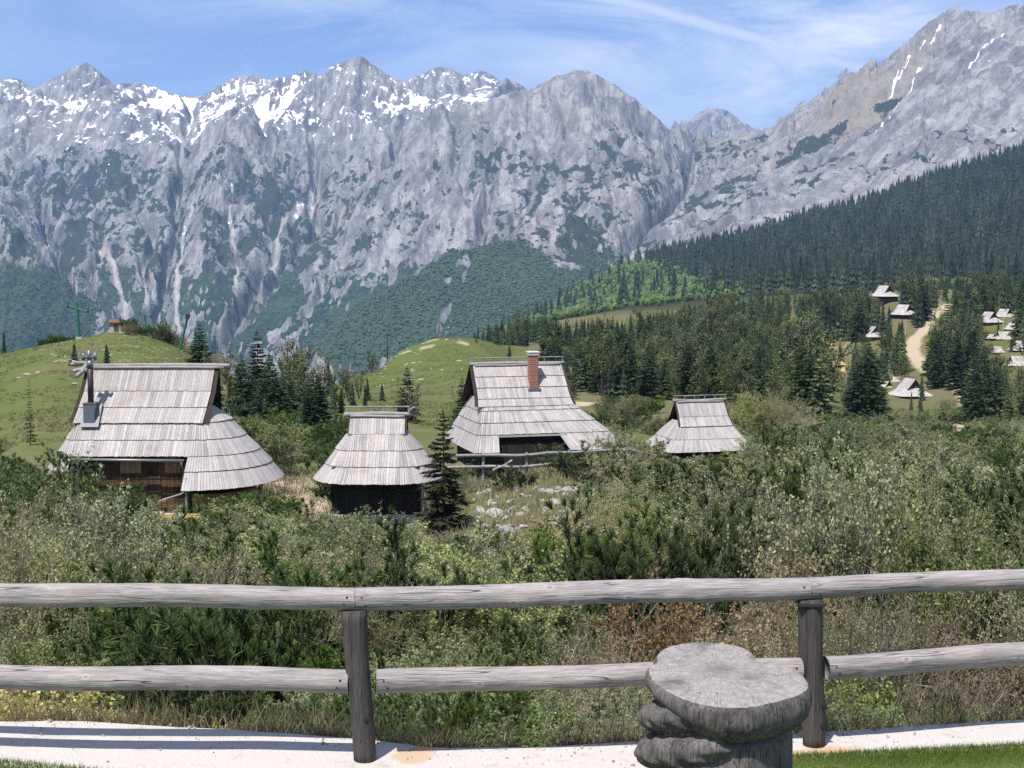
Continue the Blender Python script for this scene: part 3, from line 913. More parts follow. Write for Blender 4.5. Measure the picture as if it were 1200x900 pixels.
def concrete_mat():
    m, n, l, o = mat('pale_concrete')
    pos = n.new('ShaderNodeNewGeometry').outputs['Position']
    f = noise(n, l, pos, 130.0, 3.0, 0.7)
    g = noise(n, l, pos, 2.5, 5.0, 0.6)
    c = mixc(n, l, rngn(n, l, f, 0.35, 0.65), (0.40, 0.37, 0.345), (0.58, 0.55, 0.52))
    c = mixc(n, l, rngn(n, l, g, 0.45, 0.7, 0, 0.35), c, (0.46, 0.42, 0.37))
    vo = n.new('ShaderNodeTexVoronoi'); vo.inputs['Scale'].default_value = 60.0
    l.new(pos, vo.inputs['Vector'])
    c = mixc(n, l, rngn(n, l, vo.outputs['Distance'], 0.10, 0.22, 0.55, 0.0), c, (0.23, 0.21, 0.19))
    dirt = noise(n, l, pos, 5.0, 6.0, 0.7)
    c = mixc(n, l, rngn(n, l, dirt, 0.56, 0.68, 0, 0.5), c, (0.34, 0.29, 0.23))
    # rust stains beside the two posts
    for px, d, rx, ry in ((480, 9.50, 0.16, 0.18), (492, 9.64, 0.12, 0.07), (985, 9.60, 0.24, 0.12), (935, 9.52, 0.14, 0.09)):
        p = W(px, 890, d)
        mp = n.new('ShaderNodeVectorMath'); mp.operation = 'SUBTRACT'; mp.inputs[1].default_value = (X_at(px, d), d, 0)
        l.new(pos, mp.inputs[0])
        sc = n.new('ShaderNodeVectorMath'); sc.operation = 'MULTIPLY'; sc.inputs[1].default_value = (1 / rx, 1 / ry, 0)
        l.new(mp.outputs[0], sc.inputs[0])
        ln = n.new('ShaderNodeVectorMath'); ln.operation = 'LENGTH'
        l.new(sc.outputs[0], ln.inputs[0])
        v = mth(n, l, 'ADD', ln.outputs['Value'], mth(n, l, 'MULTIPLY', mth(n, l, 'SUBTRACT', noise(n, l, pos, 9.0, 8.0, 0.72), 0.5), 2.0))
        c = mixc(n, l, rngn(n, l, v, 1.05, 0.65, 0, 0.6), c, (0.47, 0.27, 0.11))
    bsdf(n, l, o, c, 0.9, f, 0.35, 0.004, 0.2)
    return m


def lawn_mat():
    m, n, l, o = mat('lawn_soil')
    pos = n.new('ShaderNodeNewGeometry').outputs['Position']
    f = noise(n, l, pos, 30.0, 4.0, 0.6)
    c = mixc(n, l, rngn(n, l, f, 0.3, 0.7), (0.065, 0.090, 0.026), (0.13, 0.16, 0.05))
    bsdf(n, l, o, c, 0.95, f, 0.5, 0.02, 0.05)
    return m


build_terrace()
# ------------------------------------------------------------------ mesh builder for hard things


class MB:
    def __init__(self):
        self.v, self.q, self.t, self.fc, self.tc = [], [], [], [], []
        self.n = 0

    def quad(self, a, b, c, d, col=(1, 1, 1)):
        self.v += [a, b, c, d]
        self.q.append((self.n, self.n + 1, self.n + 2, self.n + 3)); self.fc.append(col)
        self.n += 4

    def tri(self, a, b, c, col=(1, 1, 1)):
        self.v += [a, b, c]
        self.t.append((self.n, self.n + 1, self.n + 2)); self.tc.append(col)
        self.n += 3

    def box(self, c, s, rz=0.0, col=(1, 1, 1), M=None):
        """box with its centre c and full sizes s; M: optional matrix applied afterwards"""
        p = []
        for z in (-.5, .5):
            for y in (-.5, .5):
                for x in (-.5, .5):
                    q = Vector((x * s[0], y * s[1], z * s[2]))
                    if rz: q = Matrix.Rotation(rz, 3, 'Z') @ q
                    if M is not None: q = M @ q
                    p.append(tuple(q + Vector(c)))
        for f in ((0, 2, 3, 1), (4, 5, 7, 6), (0, 1, 5, 4), (2, 6, 7, 3), (0, 4, 6, 2), (1, 3, 7, 5)):
            self.quad(*[p[i] for i in f], col)

    def tube(self, pts, rad, n=8, col=(1, 1, 1), cap=True):
        pts = [Vector(p) for p in pts]
        rad = [rad] * len(pts) if isinstance(rad, (int, float)) else list(rad)
        rings = []
        for i, p in enumerate(pts):
            d = (pts[min(i + 1, len(pts) - 1)] - pts[max(i - 1, 0)]).normalized()
            a = d.cross(Vector((0, 0, 1)))
            if a.length < 1e-3: a = d.cross(Vector((0, 1, 0)))
            a.normalize(); b = a.cross(d)
            rings.append([tuple(p + (a * math.cos(2 * math.pi * k / n) + b * math.sin(2 * math.pi * k / n)) * rad[i]) for k in range(n)])
        base = self.n
        for r in rings: self.v += r
        self.n += n * len(pts)
        for i in range(len(pts) - 1):
            for k in range(n):
                k2 = (k + 1) % n
                self.q.append((base + i * n + k, base + i * n + k2, base + (i + 1) * n + k2, base + (i + 1) * n + k)); self.fc.append(col)
        if cap:
            for e, i in ((0, 0), (1, len(pts) - 1)):
                c = self.n; self.v.append(tuple(pts[i])); self.n += 1
                for k in range(n):
                    k2 = (k + 1) % n
                    f = (base + i * n + k, c, base + i * n + k2) if e == 0 else (base + i * n + k, base + i * n + k2, c)
                    self.t.append(f); self.tc.append(col)

    def log(self, a, b, r, n=14, seg=18, bend=0.01, lump=0.04, seed=0, taper=1.0, flat_end=True, col=(1, 1, 1)):
        """a round timber with slight bends and lumps"""
        r_ = random.Random(seed)
        a, b = Vector(a), Vector(b)
        d = (b - a).normalized()
        s = d.cross(Vector((0, 0, 1)))
        if s.length < 1e-3: s = Vector((1, 0, 0))
        s.normalize(); u = s.cross(d)
        ph = [r_.uniform(0, 6.28) for _ in range(6)]
        base = self.n
        for i in range(seg + 1):
            t = i / seg
            c = a.lerp(b, t) + s * bend * math.sin(2.2 * math.pi * t + ph[0]) + u * bend * math.sin(1.7 * math.pi * t + ph[1])
            rr = r * (1 + (taper - 1) * t)
            for k in range(n):
                th = 2 * math.pi * k / n
                q = rr * (1 + lump * (0.5 * math.sin(th * 2 + ph[2] + 3 * t) + 0.4 * math.sin(th * 3 + ph[3] - 5 * t) + 0.5 * math.sin(9 * t + th + ph[4])))
                self.v.append(tuple(c + s * math.cos(th) * q + u * math.sin(th) * q))
        self.n += n * (seg + 1)
        for i in range(seg):
            for k in range(n):
                k2 = (k + 1) % n
                self.q.append((base + i * n + k, base + i * n + k2, base + (i + 1) * n + k2, base + (i + 1) * n + k)); self.fc.append(col)
        for e, i, p in ((0, 0, a), (1, seg, b)):
            c = self.n; self.v.append(tuple(sum((Vector(self.v[base + i * n + k]) for k in range(n)), Vector()) / n)); self.n += 1
            for k in range(n):
                k2 = (k + 1) % n
                f = (base + i * n + k, c, base + i * n + k2) if e == 0 else (base + i * n + k, base + i * n + k2, c)
                self.t.append(f); self.tc.append(tuple(0.8 * x for x in col))

    def build(self, name, m, parent=None, smooth_shade=False, loc=None, **kw):
        V = np.array(self.v, dtype=np.float32)
        me = new_mesh(name, V, np.array(self.q) if self.q else None, np.array(self.t) if self.t else None,
                      mats=[m], smooth_shade=smooth_shade, fcol=np.array(self.fc + self.tc))
        return link(name, me, parent, loc, **kw)


def wood_mat(name, c0, c1, scale=(1, 1, 1), rough=0.85, grain=18.0, tint=True, crack=0.0, coord='Object'):
    """weathered timber: grain stretched along one axis, knots of darker tone, per-board tint"""
    m, n, l, o = mat(name)
    v = mapping(n, l, objco(n, coord), scale)
    g = noise(n, l, v, grain, 7.0, 0.68, 0.6)
    b = noise(n, l, v, grain * 0.12, 4.0, 0.6)
    c = mixc(n, l, rngn(n, l, g, 0.3, 0.7), c0, c1)
    c = mixc(n, l, rngn(n, l, b, 0.5, 0.8, 0, 0.5), c, tuple(0.6 * x for x in c0))
    wp = noise(n, l, objco(n, coord), 0.55, 5.0, 0.65)
    c = mixc(n, l, rngn(n, l, wp, 0.5, 0.75, 0, 0.4), c, tuple(0.62 * x for x in c0))
    if tint:
        c = mixc(n, l, 1.0, c, attr(n, 'tint', 'Color'), 'MULTIPLY')
    h = g
    if crack:
        cr = noise(n, l, v, grain * 0.55, 3.0, 0.5, 0.3)
        ck = rngn(n, l, mth(n, l, 'ABSOLUTE', mth(n, l, 'SUBTRACT', cr, 0.5)), 0.0, 0.014, 1.0, 0.0)
        c = mixc(n, l, mth(n, l, 'MULTIPLY', ck, crack), c, tuple(0.25 * x for x in c0))
        h = mth(n, l, 'SUBTRACT', g, ck)
    bsdf(n, l, o, c, rough, h, 0.35, 0.01, 0.15)
    return m


M = {}
M['shingle'] = wood_mat('weathered_shingle', (0.305, 0.284, 0.272), (0.50, 0.470, 0.455), (1, 1, 0.12), 0.8, 16.0)
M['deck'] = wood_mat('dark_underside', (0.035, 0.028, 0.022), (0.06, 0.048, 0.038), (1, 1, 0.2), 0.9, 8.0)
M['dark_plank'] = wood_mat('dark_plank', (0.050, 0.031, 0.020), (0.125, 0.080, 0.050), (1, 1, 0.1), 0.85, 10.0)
M['black_plank'] = wood_mat('near_black_plank', (0.022, 0.019, 0.017), (0.045, 0.040, 0.035), (1, 1, 0.1), 0.9, 10.0)  # very dark plank tone, close to black, for hut walls
M['shutter'] = wood_mat('brown_shutter', (0.20, 0.145, 0.080), (0.30, 0.225, 0.135), (1, 1, 0.1), 0.8, 12.0)
M['ochre'] = wood_mat('ochre_plank', (0.20, 0.12, 0.055), (0.32, 0.21, 0.10), (1, 1, 0.1), 0.8, 12.0)
M['grey_log'] = wood_mat('grey_log', (0.20, 0.19, 0.185), (0.40, 0.385, 0.38), (0.12, 1, 1), 0.85, 14.0, crack=0.6)
M['grey_board'] = wood_mat('grey_board', (0.34, 0.31, 0.29), (0.52, 0.49, 0.46), (0.1, 1, 1), 0.85, 14.0)
M['stone'] = simple('limestone_block', (0.40, 0.39, 0.37), 0.95, 0.35, 2.5)
M['metal'] = simple('dull_sheet_metal', (0.17, 0.19, 0.22), 0.45, 0.1, 3.0, metal=0.5)
M['rust_pipe'] = simple('brown_flue', (0.055, 0.040, 0.036), 0.5, 0.2, 5.0, metal=0.2)
M['flash'] = simple('grey_flashing', (0.24, 0.245, 0.25), 0.6, 0.1, 3.0, metal=0.0)
M['gutter'] = simple('grey_gutter', (0.22, 0.23, 0.24), 0.45, 0.1, 3.0, metal=0.4)
M['black'] = simple('dark_iron', (0.03, 0.03, 0.03), 0.6, 0.1, 5.0)
M['white_stone'] = simple('white_cap', (0.62, 0.60, 0.56), 0.9, 0.1, 5.0)
M['yellow_wood'] = wood_mat('new_yellow_wood', (0.46, 0.30, 0.11), (0.58, 0.41, 0.18), (1, 1, 0.15), 0.8, 10.0)
M['red_roof'] = simple('red_sheet_roof', (0.17, 0.075, 0.055), 0.7, 0.15, 4.0)
M['green_paint'] = simple('green_steel', (0.020, 0.13, 0.075), 0.5, 0.1, 3.0)
M['window'] = simple('dark_pane', (0.02, 0.022, 0.025), 0.15, 0.05, 3.0, spec=0.6)


def brick_mat():
    m, n, l, o = mat('red_brick')
    b = n.new('ShaderNodeTexBrick')
    b.inputs['Color1'].default_value = (0.33, 0.105, 0.055, 1)
    b.inputs['Color2'].default_value = (0.24, 0.075, 0.045, 1)
    b.inputs['Mortar'].default_value = (0.34, 0.30, 0.26, 1)
    b.inputs['Scale'].default_value = 1.0
    b.inputs['Brick Width'].default_value = 0.26; b.inputs['Row Height'].default_value = 0.11
    b.inputs['Mortar Size'].default_value = 0.012
    co = objco(n)
    s = n.new('ShaderNodeSeparateXYZ'); l.new(co, s.inputs[0])
    c = n.new('ShaderNodeCombineXYZ')
    l.new(mth(n, l, 'ADD', s.outputs[0], s.outputs[1]), c.inputs[0]); l.new(s.outputs[2], c.inputs[1])
    l.new(c.outputs[0], b.inputs['Vector'])
    bsdf(n, l, o, b.outputs['Color'], 0.9, b.outputs['Fac'], 0.4, 0.01, 0.2)
    return m


M['brick'] = brick_mat()


def plan_curve(XL, XR, Y, cL, cR, rho, z, k_front=1, k_arc=14):
    """closed plan outline at one level: lists of (segment, point); rho 1 = full elliptical ends, small = squared hips"""
    axl, axr = (XL - cL) * rho, (XR - cR) * rho
    ay = Y * (1.0 if rho > 0.9 else rho * 0.6)
    x0, x1 = -XL + axl, XR - axr
    out = []
    # front (y = -Y) from x0 to x1
    for i in range(k_front + 1):
        out.append(('front', x0 + (x1 - x0) * i / k_front, -Y))
    for i in range(1, k_arc + 1):
        a = math.pi / 2 * i / k_arc
        out.append(('arc', x1 + axr * math.sin(a), -Y + ay * (1 - math.cos(a))))
    if rho <= 0.9:
        for i in range(1, 7):
            out.append(('side', XR, -Y + ay + (2 * Y - 2 * ay) * i / 6))
    for i in range(1, k_arc + 1):
        a = math.pi / 2 * (1 - i / k_arc)
        out.append(('arc', x1 + axr * math.sin(a), Y - ay * (1 - math.cos(a))))
    for i in range(1, k_front + 1):
        out.append(('back', x1 + (x0 - x1) * i / k_front, Y))
    for i in range(1, k_arc + 1):
        a = math.pi / 2 * i / k_arc
        out.append(('arc', x0 - axl * math.sin(a), Y - ay * (1 - math.cos(a))))
    if rho <= 0.9:
        for i in range(1, 7):
            out.append(('side', -XL, Y - ay - (2 * Y - 2 * ay) * i / 6))
    for i in range(1, k_arc + 1):
        a = math.pi / 2 * (1 - i / k_arc)
        out.append(('arc', x0 - axl * math.sin(a), -Y + ay * (1 - math.cos(a))))
    return [(s, Vector((x, y, z))) for s, x, y in out]


def course(mb, deck, low, up, width, rnd, lift=0.062, over=0.10, thick=0.04, skip=None, base=1.0, keep_f=None):
    """one course of shingles between two matching polylines (lower and upper edge)"""
    for i in range(len(low) - 1):
        a, b = low[i][1], low[i + 1][1]
        c, d = up[i][1], up[i + 1][1]
        L_ = (b - a).length
        if L_ < 1e-4: continue
        nn = (b - a).cross(c - a)
        if nn.length < 1e-6: nn = (b - a).cross(d - a)
        nn.normalize()
        if nn.z < 0: nn = -nn
        k = max(1, round(L_ / width))
        cuts = [0.0]
        for j in range(k): cuts.append(cuts[-1] + rnd.uniform(0.65, 1.35))
        cuts = [q / cuts[-1] for q in cuts]
        ce = (a + b + c + d) / 4
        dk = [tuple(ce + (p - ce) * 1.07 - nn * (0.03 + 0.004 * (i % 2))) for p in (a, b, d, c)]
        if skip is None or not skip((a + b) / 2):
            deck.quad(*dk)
        for j in range(k):
            t0, t1 = cuts[j], cuts[j + 1]
            g = min(0.005, 0.1 * (t1 - t0) * L_) / L_
            p0, p1 = a.lerp(b, t0 + g), a.lerp(b, t1 - g)
            q0, q1 = c.lerp(d, t0 + g), c.lerp(d, t1 - g)
            if skip is not None and skip((p0 + p1) / 2): continue
            dn = (p0 - q0)
            dl = dn.normalized() if dn.length > 1e-6 else Vector((0, 0, -1))
            ov = over + rnd.uniform(-0.014, 0.014)
            lf = lift + rnd.uniform(-0.004, 0.006)
            e0, e1 = p0 + dl * ov + nn * lf, p1 + dl * ov + nn * lf * rnd.uniform(0.95, 1.05)
            u0, u1 = q0 + nn * 0.012, q1 + nn * 0.012
            s = base * rnd.choice((0.80, 0.90, 0.96, 1.0, 1.0, 1.05, 1.1)) * rnd.uniform(0.94, 1.06)
            w = rnd.uniform(-0.03, 0.03)
            col = (s * (1 + w), s, s * (1 - w))
            mb.quad(tuple(e0), tuple(e1), tuple(u1), tuple(u0), col)
            mb.quad(tuple(e0 - nn * thick), tuple(e1 - nn * thick), tuple(e1), tuple(e0), tuple(0.55 * x for x in col))
            mb.quad(tuple(e1 - nn * thick), tuple(e1), tuple(u1), tuple(u1 - nn * 0.02), tuple(0.6 * x for x in col))
            mb.quad(tuple(e0), tuple(e0 - nn * thick), tuple(u0 - nn * 0.02), tuple(u0), tuple(0.6 * x for x in col))


def hut_roof(root, H, upper, lower, cL, cR, rho, width=0.17, seed=1, front_cut=None, shingle='shingle', arc=14, gable='dark_plank', base=1.0, roof_label=None):
    """upper: list of (dz, Y, XL, XR) from the ridge down (front and back slopes with open gables);
    lower: list of (dz, Y, XL, XR) rings; front_cut: (first ring index, x0, x1) left open on the front"""
    rnd = random.Random(seed)
    mb, dk = MB(), MB()
    for i in range(len(lower) - 1):
        a, b = lower[i], lower[i + 1]
        kf = 1
        up = plan_curve(a[2], a[3], a[1], cL, cR, rho, H - a[0], kf, arc)
        lo = plan_curve(b[2], b[3], b[1], cL, cR, rho, H - b[0], kf, arc)
        sk = None
        if front_cut and i >= front_cut[0]:
            sk = lambda p, f=front_cut: p.y < 0 and abs(p.y) > 0.35 * b[1] and f[1] - 0.28 * (i - f[0]) < p.x < f[2] + 0.13 * (i - f[0])
        course(mb, dk, lo, up, width, rnd, skip=sk, base=base)
    for i in range(len(upper) - 1):
        a, b = upper[i], upper[i + 1]
        for sgn in (-1, 1):
            up = [('f', Vector((-a[2], sgn * a[1], H - a[0]))), ('f', Vector((a[3], sgn * a[1], H - a[0])))]
            lo = [('f', Vector((-b[2], sgn * b[1], H - b[0]))), ('f', Vector((b[3], sgn * b[1], H - b[0])))]
            if sgn > 0: up, lo = up[::-1], lo[::-1]
            course(mb, dk, lo, up, width, rnd, base=base)
    ro = mb.build('roof', M[shingle], root)
    if roof_label: ro['label'] = roof_label
    dk.build('roof_lining', M['deck'], ro)
    # gable boards, set back under the overhang
    t, bt = upper[0], upper[-1]
    for sgn, k in ((-1, 2), (1, 3)):
        g = MB()
        x = sgn * (min(t[k], bt[k]) - 0.38)
        nb = 8
        for j in range(nb):
            y0, y1 = -bt[1] * 0.98 + 2 * bt[1] * 0.98 * j / nb, -bt[1] * 0.98 + 2 * bt[1] * 0.98 * (j + 1) / nb
            f = lambda y: H - np.interp(abs(y), [u[1] for u in upper], [u[0] for u in upper]) - 0.06
            zb = H - bt[0] - 0.25
            s = rnd.uniform(0.75, 1.2)
            q = [(x, y0 + .008, zb), (x, y1 - .008, zb), (x, y1 - .008, max(zb, f(y1))), (x, y0 + .008, max(zb, f(y0)))]
            g.quad(*(q if sgn > 0 else q[::-1]), (s, s, s))
            q2 = [(x - sgn * .03, *p[1:]) for p in q]
            g.quad(*(q2 if sgn < 0 else q2[::-1]), (s, s, s))
        g.build('gable', M[gable], root)
    return ro


def wall_ring(root, XL, XR, Y, rho, cL, cR, z0, z1, m, seed=1, name='wall', arc=8, width=0.22):
    rnd = random.Random(seed)
    mb = MB()
    lo = plan_curve(XL, XR, Y, cL, cR, rho, z0, 1, arc)
    hi = plan_curve(XL, XR, Y, cL, cR, rho, z1, 1, arc)
    for i in range(len(lo) - 1):
        a, b, c, d = lo[i][1], lo[i + 1][1], hi[i][1], hi[i + 1][1]
        L_ = (b - a).length
        if L_ < 1e-4: continue
        k = max(1, round(L_ / width))
        nn = (b - a).cross(Vector((0, 0, 1))).normalized()
        for j in range(k):
            s = rnd.uniform(0.7, 1.25); o = nn * rnd.uniform(0, 0.02)
            p0, p1 = a.lerp(b, (j + .03) / k) + o, a.lerp(b, (j + .97) / k) + o
            q0, q1 = c.lerp(d, (j + .03) / k) + o, c.lerp(d, (j + .97) / k) + o
            mb.quad(tuple(p0), tuple(p1), tuple(q1), tuple(q0), (s, s, s))
        o = -nn * 0.04
        mb.quad(*[tuple(p + o) for p in (a, b, d, c)], (0.4, 0.4, 0.4))
    return mb.build(name, m, root)


def ridge_pole(root, x0, x1, H, r=0.11, rail=False, gnarl=False, seed=3):
    mb = MB()
    mb.log((x0, 0, H + 0.07), (x1, 0, H + 0.07), r, 10, 16, 0.02, 0.08, seed)
    mb.log((x0 + 0.3, -0.13, H - 0.02), (x1 - 0.3, -0.13, H - 0.02), r * 0.6, 8, 8, 0.01, 0.05, seed + 1)
    if gnarl:
        for k, (dx, dy, dz, rr) in enumerate(((-0.72, -0.2, 0.30, .10), (-0.60, -0.4, -0.30, .12), (-0.85, .1, 0.12, .12), (-0.42, -0.45, -0.55, .13), (-0.25, -0.4, -0.30, .15))):
            mb.log((x0 + 0.35, 0, H + 0.05), (x0 + dx + .2, dy, H + 0.05 + dz), rr * 1.2, 8, 6, 0.05, 0.15, seed + 10 + k, 0.6)
    o = mb.build('ridge_pole', M['grey_log'], root, True)
    if rail:
        t = MB()
        t.tube([(x0 + 0.05, 0, H + 0.42), (x1 - 0.05, 0, H + 0.42)], 0.035, 6)
        for k in range(6):
            x = x0 + 0.1 + (x1 - x0 - 0.2) * k / 5
            t.tube([(x, 0, H + 0.1), (x, 0, H + 0.42)], 0.028, 5)
        t.build('ridge_rail', M['grey_log'], root)
    return o


# ------------------------------------------------------------------ the four shepherd huts in front


def hut_large():
    p = W(178, 430, 75); g = gz(p.x, 75.0)
    g = min(g, p.z - 7.0)
    H = p.z - g
    root = empty('shepherd_hut', (p.x, 75, g), 0, 'largest grey shingled hut on the left with rounded skirt, dark porch and metal stove pipe', 'hut', 'shepherd huts on the alp')
    up = [(0, 0.03, 3.2, 3.27), (1.12, .62, 3.32, 3.2), (1.92, 1.2, 3.45, 3.1), (2.67, 1.8, 3.58, 3.0)]
    lo = [(2.05, 1.25, 3.35, 3.1), (2.67, 1.72, 3.6, 4.0), (3.46, 2.45, 4.15, 4.7), (4.21, 3.15, 4.6, 5.4), (4.88, 3.95, 5.0, 6.0), (5.69, 4.8, 5.4, 6.6)]
    hut_roof(root, H, up, lo, 3.3, 2.5, 1.0, 0.155, 11, front_cut=(3, -3.35, 2.42))
    ridge_pole(root, -3.55, 4.05, H, 0.12, gnarl=True, seed=5)
    # rounded rear and side walls, ochre boards
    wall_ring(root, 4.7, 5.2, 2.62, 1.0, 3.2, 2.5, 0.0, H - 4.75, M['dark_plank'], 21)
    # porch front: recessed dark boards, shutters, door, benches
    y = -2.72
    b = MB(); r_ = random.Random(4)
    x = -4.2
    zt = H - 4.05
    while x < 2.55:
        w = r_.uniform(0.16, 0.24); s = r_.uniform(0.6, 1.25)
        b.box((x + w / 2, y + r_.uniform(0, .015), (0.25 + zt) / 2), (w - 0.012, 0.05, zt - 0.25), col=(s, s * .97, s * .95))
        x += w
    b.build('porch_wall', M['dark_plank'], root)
    # boards closing the porch on the right, lit ochre under the round eave
    e = MB()
    for k in range(7):
        xx = 2.62 + 0.02; yy = -2.7 - k * 0.24
        e.box((xx, yy - .12, (0.1 + H - 4.55 - .10 * k) / 2), (0.06, 0.228, H - 4.55 - .10 * k - 0.1), col=(.9 + .1 * (k % 3),) * 3)
    e.build('porch_side', M['grey_board'], root)
    oc = MB()
    for k in range(13):
        a0 = R(4 + 5.0 * k)
        c_ = Vector((2.8 + 3.15 * math.sin(a0), -0.35 - 3.75 * math.cos(a0), 0))
        oc.box((c_.x, c_.y, 0.75), (0.30, 0.05, 1.5), rz=a0 * 0.95, col=(r_.uniform(.75, 1.2),) * 3)
    oc.build('side_cladding', M['ochre'], root)
    sz0, sz1 = H - 5.15, H - 4.25
    for xs in ((-1.0, 0.05), (1.25, 2.05)):
        f = MB()
        n_ = 4
        for k in range(n_):
            w = (xs[1] - xs[0]) / n_; s = r_.uniform(.85, 1.2)
            f.box((xs[0] + w * (k + .5), y - 0.06, (sz0 + sz1) / 2), (w - .018, 0.04, sz1 - sz0), col=(s, s, s))
        f.build('shutter', M['shutter'], root)
    d = MB()
    for k in range(4):
        d.box((0.42 + .17 * k, y - 0.05, 1.35), (0.155, 0.04, 1.75), col=(.8 + .12 * k,) * 3)
    d.build('door', M['dark_plank'], root)
    bn = MB()
    for z, yy, h in ((H - 5.42, -3.0, .06), (H - 5.62, -3.05, .05)):
        bn.box((0.1, yy, z), (4.2, 0.07, h))
    bn.box((0.1, -3.3, 0.72), (4.2, 0.42, 0.05))
    for xx in (-1.8, -.2, 1.4): bn.box((xx, -3.3, 0.48), (0.08, 0.36, 0.44))
    bn.build('bench', M['dark_plank'], root)
    dk = MB()
    dk.box((0.45, -4.15, 0.53), (1.95, 0.75, 0.12)); dk.box((1.95, -4.0, 0.46), (1.15, 0.5, 0.1))
    dk.box((0.95, -4.55, 0.20), (1.1, 0.35, 0.09)); dk.box((2.2, -3.9, 0.2), (0.14, 0.3, 0.42)); dk.box((0.0, -4.1, 0.23), (0.14, 0.3, 0.46))
    dk.box((0.75, -3.5, 0.19), (4.0, 0.7, 0.08))
    dk.build('porch_step', M['grey_board'], root)
    ps = MB(); ps.log((0.85, -4.75, -0.1), (0.87, -4.75, 0.75), 0.045, 8, 4, 0.0, 0.05, 6)
    ps.build('handrail_post', M['black'], root)
    bs = MB()
    for k in range(16):
        bs.box((-4.3 + .45 * k, -2.9 + r_.uniform(-.05, .05), 0.02), (0.42, 0.45, 0.42 + r_.uniform(-.1, .1)), rz=r_.uniform(-.1, .1), col=(r_.uniform(.7, 1.1),) * 3)
    bs.build('foundation', M['stone'], root)
    # gutter and downpipe
    gt = MB()
    zg = H - 4.40
    gt.tube([(-3.3, -3.45, zg + .03), (2.35, -3.45, zg - .04)], 0.075, 8)
    gu = gt.build('gutter', M['gutter'], root, True)
    dp = MB()
    dp.tube([(2.22, -3.45, zg - .1), (2.24, -3.4, zg - .3), (2.26, -3.2, zg - .5), (2.26, -3.2, H - 6.05), (2.1, -3.3, H - 6.15), (1.25, -3.75, H - 6.38), (1.08, -3.85, H - 6.5), (1.08, -3.85, H - 6.75)], 0.055, 8)
    dp.build('downpipe', M['gutter'], gu, True)
    # sheet-metal chimney box with flue
    bx = -2.72; yb = -1.45; zb = H - 2.35
    fl = MB()
    sl = math.atan2(0.75, 0.6)
    fl.box((bx + .02, -2.0, H - 2.78), (1.0, 0.04, 0.75), M=None)
    c_ = MB()
    c_.box((bx, -1.75, H - 2.22), (0.56, 0.66, 0.98)); c_.box((bx, -1.75, H - 1.71), (0.62, 0.72, 0.05))
    ch = c_.build('chimney_box', M['metal'], root)
    f2 = MB()
    for (x0_, x1_) in ((-.42, .50),):
        pA, pB = Vector((bx + x0_, -2.12, H - 2.98)), Vector((bx + x1_, -2.12, H - 2.98))
        pC, pD = Vector((bx + x1_, -1.25, H - 1.86)), Vector((bx + x0_, -1.25, H - 1.86))
        o_ = Vector((0, -.10, .10))
        f2.quad(*[tuple(q + o_) for q in (pA, pB, pC, pD)])
        f2.quad(*[tuple(q + o_ * .7) for q in (pD, pC, pB, pA)])
    f2.build('flashing', M['flash'], ch)
    pp = MB(); pp.tube([(bx + .03, -1.75, H - 1.7), (bx + .03, -1.75, H + .12)], 0.15, 14)
    pp.build('flue_pipe', M['rust_pipe'], ch, True)
    p2 = MB()
    p2.tube([(bx + .02, -1.75, H + .1), (bx + .02, -1.75, H + .45)], [0.18, 0.15], 14)
    p2.tube([(bx + .0, -1.75, H + .45), (bx + .0, -1.75, H + .95)], 0.11, 12)
    p2.tube([(bx - .30, -1.75, H + .62), (bx + .30, -1.75, H + .62)], 0.085, 10)
    for sx in (-.3, .3): p2.tube([(bx + sx, -1.75, H + .46), (bx + sx, -1.75, H + .82)], 0.075, 10)
    p2.build('flue_cowl', M['metal'], ch, True)
    return root


def hut_small():
    p = W(443, 487, 68); g = p.z - 5.65; H = 5.65
    root = empty('shepherd_hut', (p.x, 68, g), 0, 'small round shingled hut on a stone base between the large hut and the lone spruce', 'hut', 'shepherd huts on the alp')
    up = [(0, 0.03, 1.3, 1.28), (.75, .6, 1.32, 1.3)]
    lo = [(.62, .50, 1.30, 1.30), (1.46, 1.25, 1.92, 1.98), (2.13, 1.95, 2.38, 2.5), (2.83, 2.7, 2.95, 2.9)]
    hut_roof(root, H, up, lo, 1.0, 1.0, 1.0, 0.14, 31)
    ridge_pole(root, -1.6, 1.55, H, 0.11, rail=True, seed=35)
    e = MB(); e.log((1.4, 0, H + .1), (1.72, -.2, H + .42), .06, 6, 5, .02, .1, 5); e.log((1.4, 0, H + .1), (1.8, .1, H - .08), .06, 6, 5, .02, .1, 6)
    e.build('ridge_fork', M['grey_log'], root)
    wall_ring(root, 2.0, 2.05, 1.75, 0.12, 1.0, 1.0, 1.15, H - 2.2, M['black_plank'], 41)
    pst = MB(); pst.box((2.2, -1.9, 1.9), (.09, .09, 2.3)); pst.build('corner_post', M['grey_board'], root)
    st = MB(); r_ = random.Random(6)
    for lay in range(4):
        for s in range(4):
            for k in range(9):
                t = -2.0 + 4.0 * (k + .5) / 9 + r_.uniform(-.05, .05)
                z = -.15 + lay * .36
                sz = (0.44 + r_.uniform(-.06, .06), 0.4, 0.34 + r_.uniform(-.04, .02))
                c = ((t, -1.72), (2.0, t * .88), (t, 1.72), (-2.0, t * .88))[s]
                st.box((c[0], c[1], z + .15), sz, rz=(0, R(90), 0, R(90))[s] + r_.uniform(-.06, .06), col=(r_.uniform(.65, 1.15),) * 3)
    st.build('stone_base', M['stone'], root)
    return root


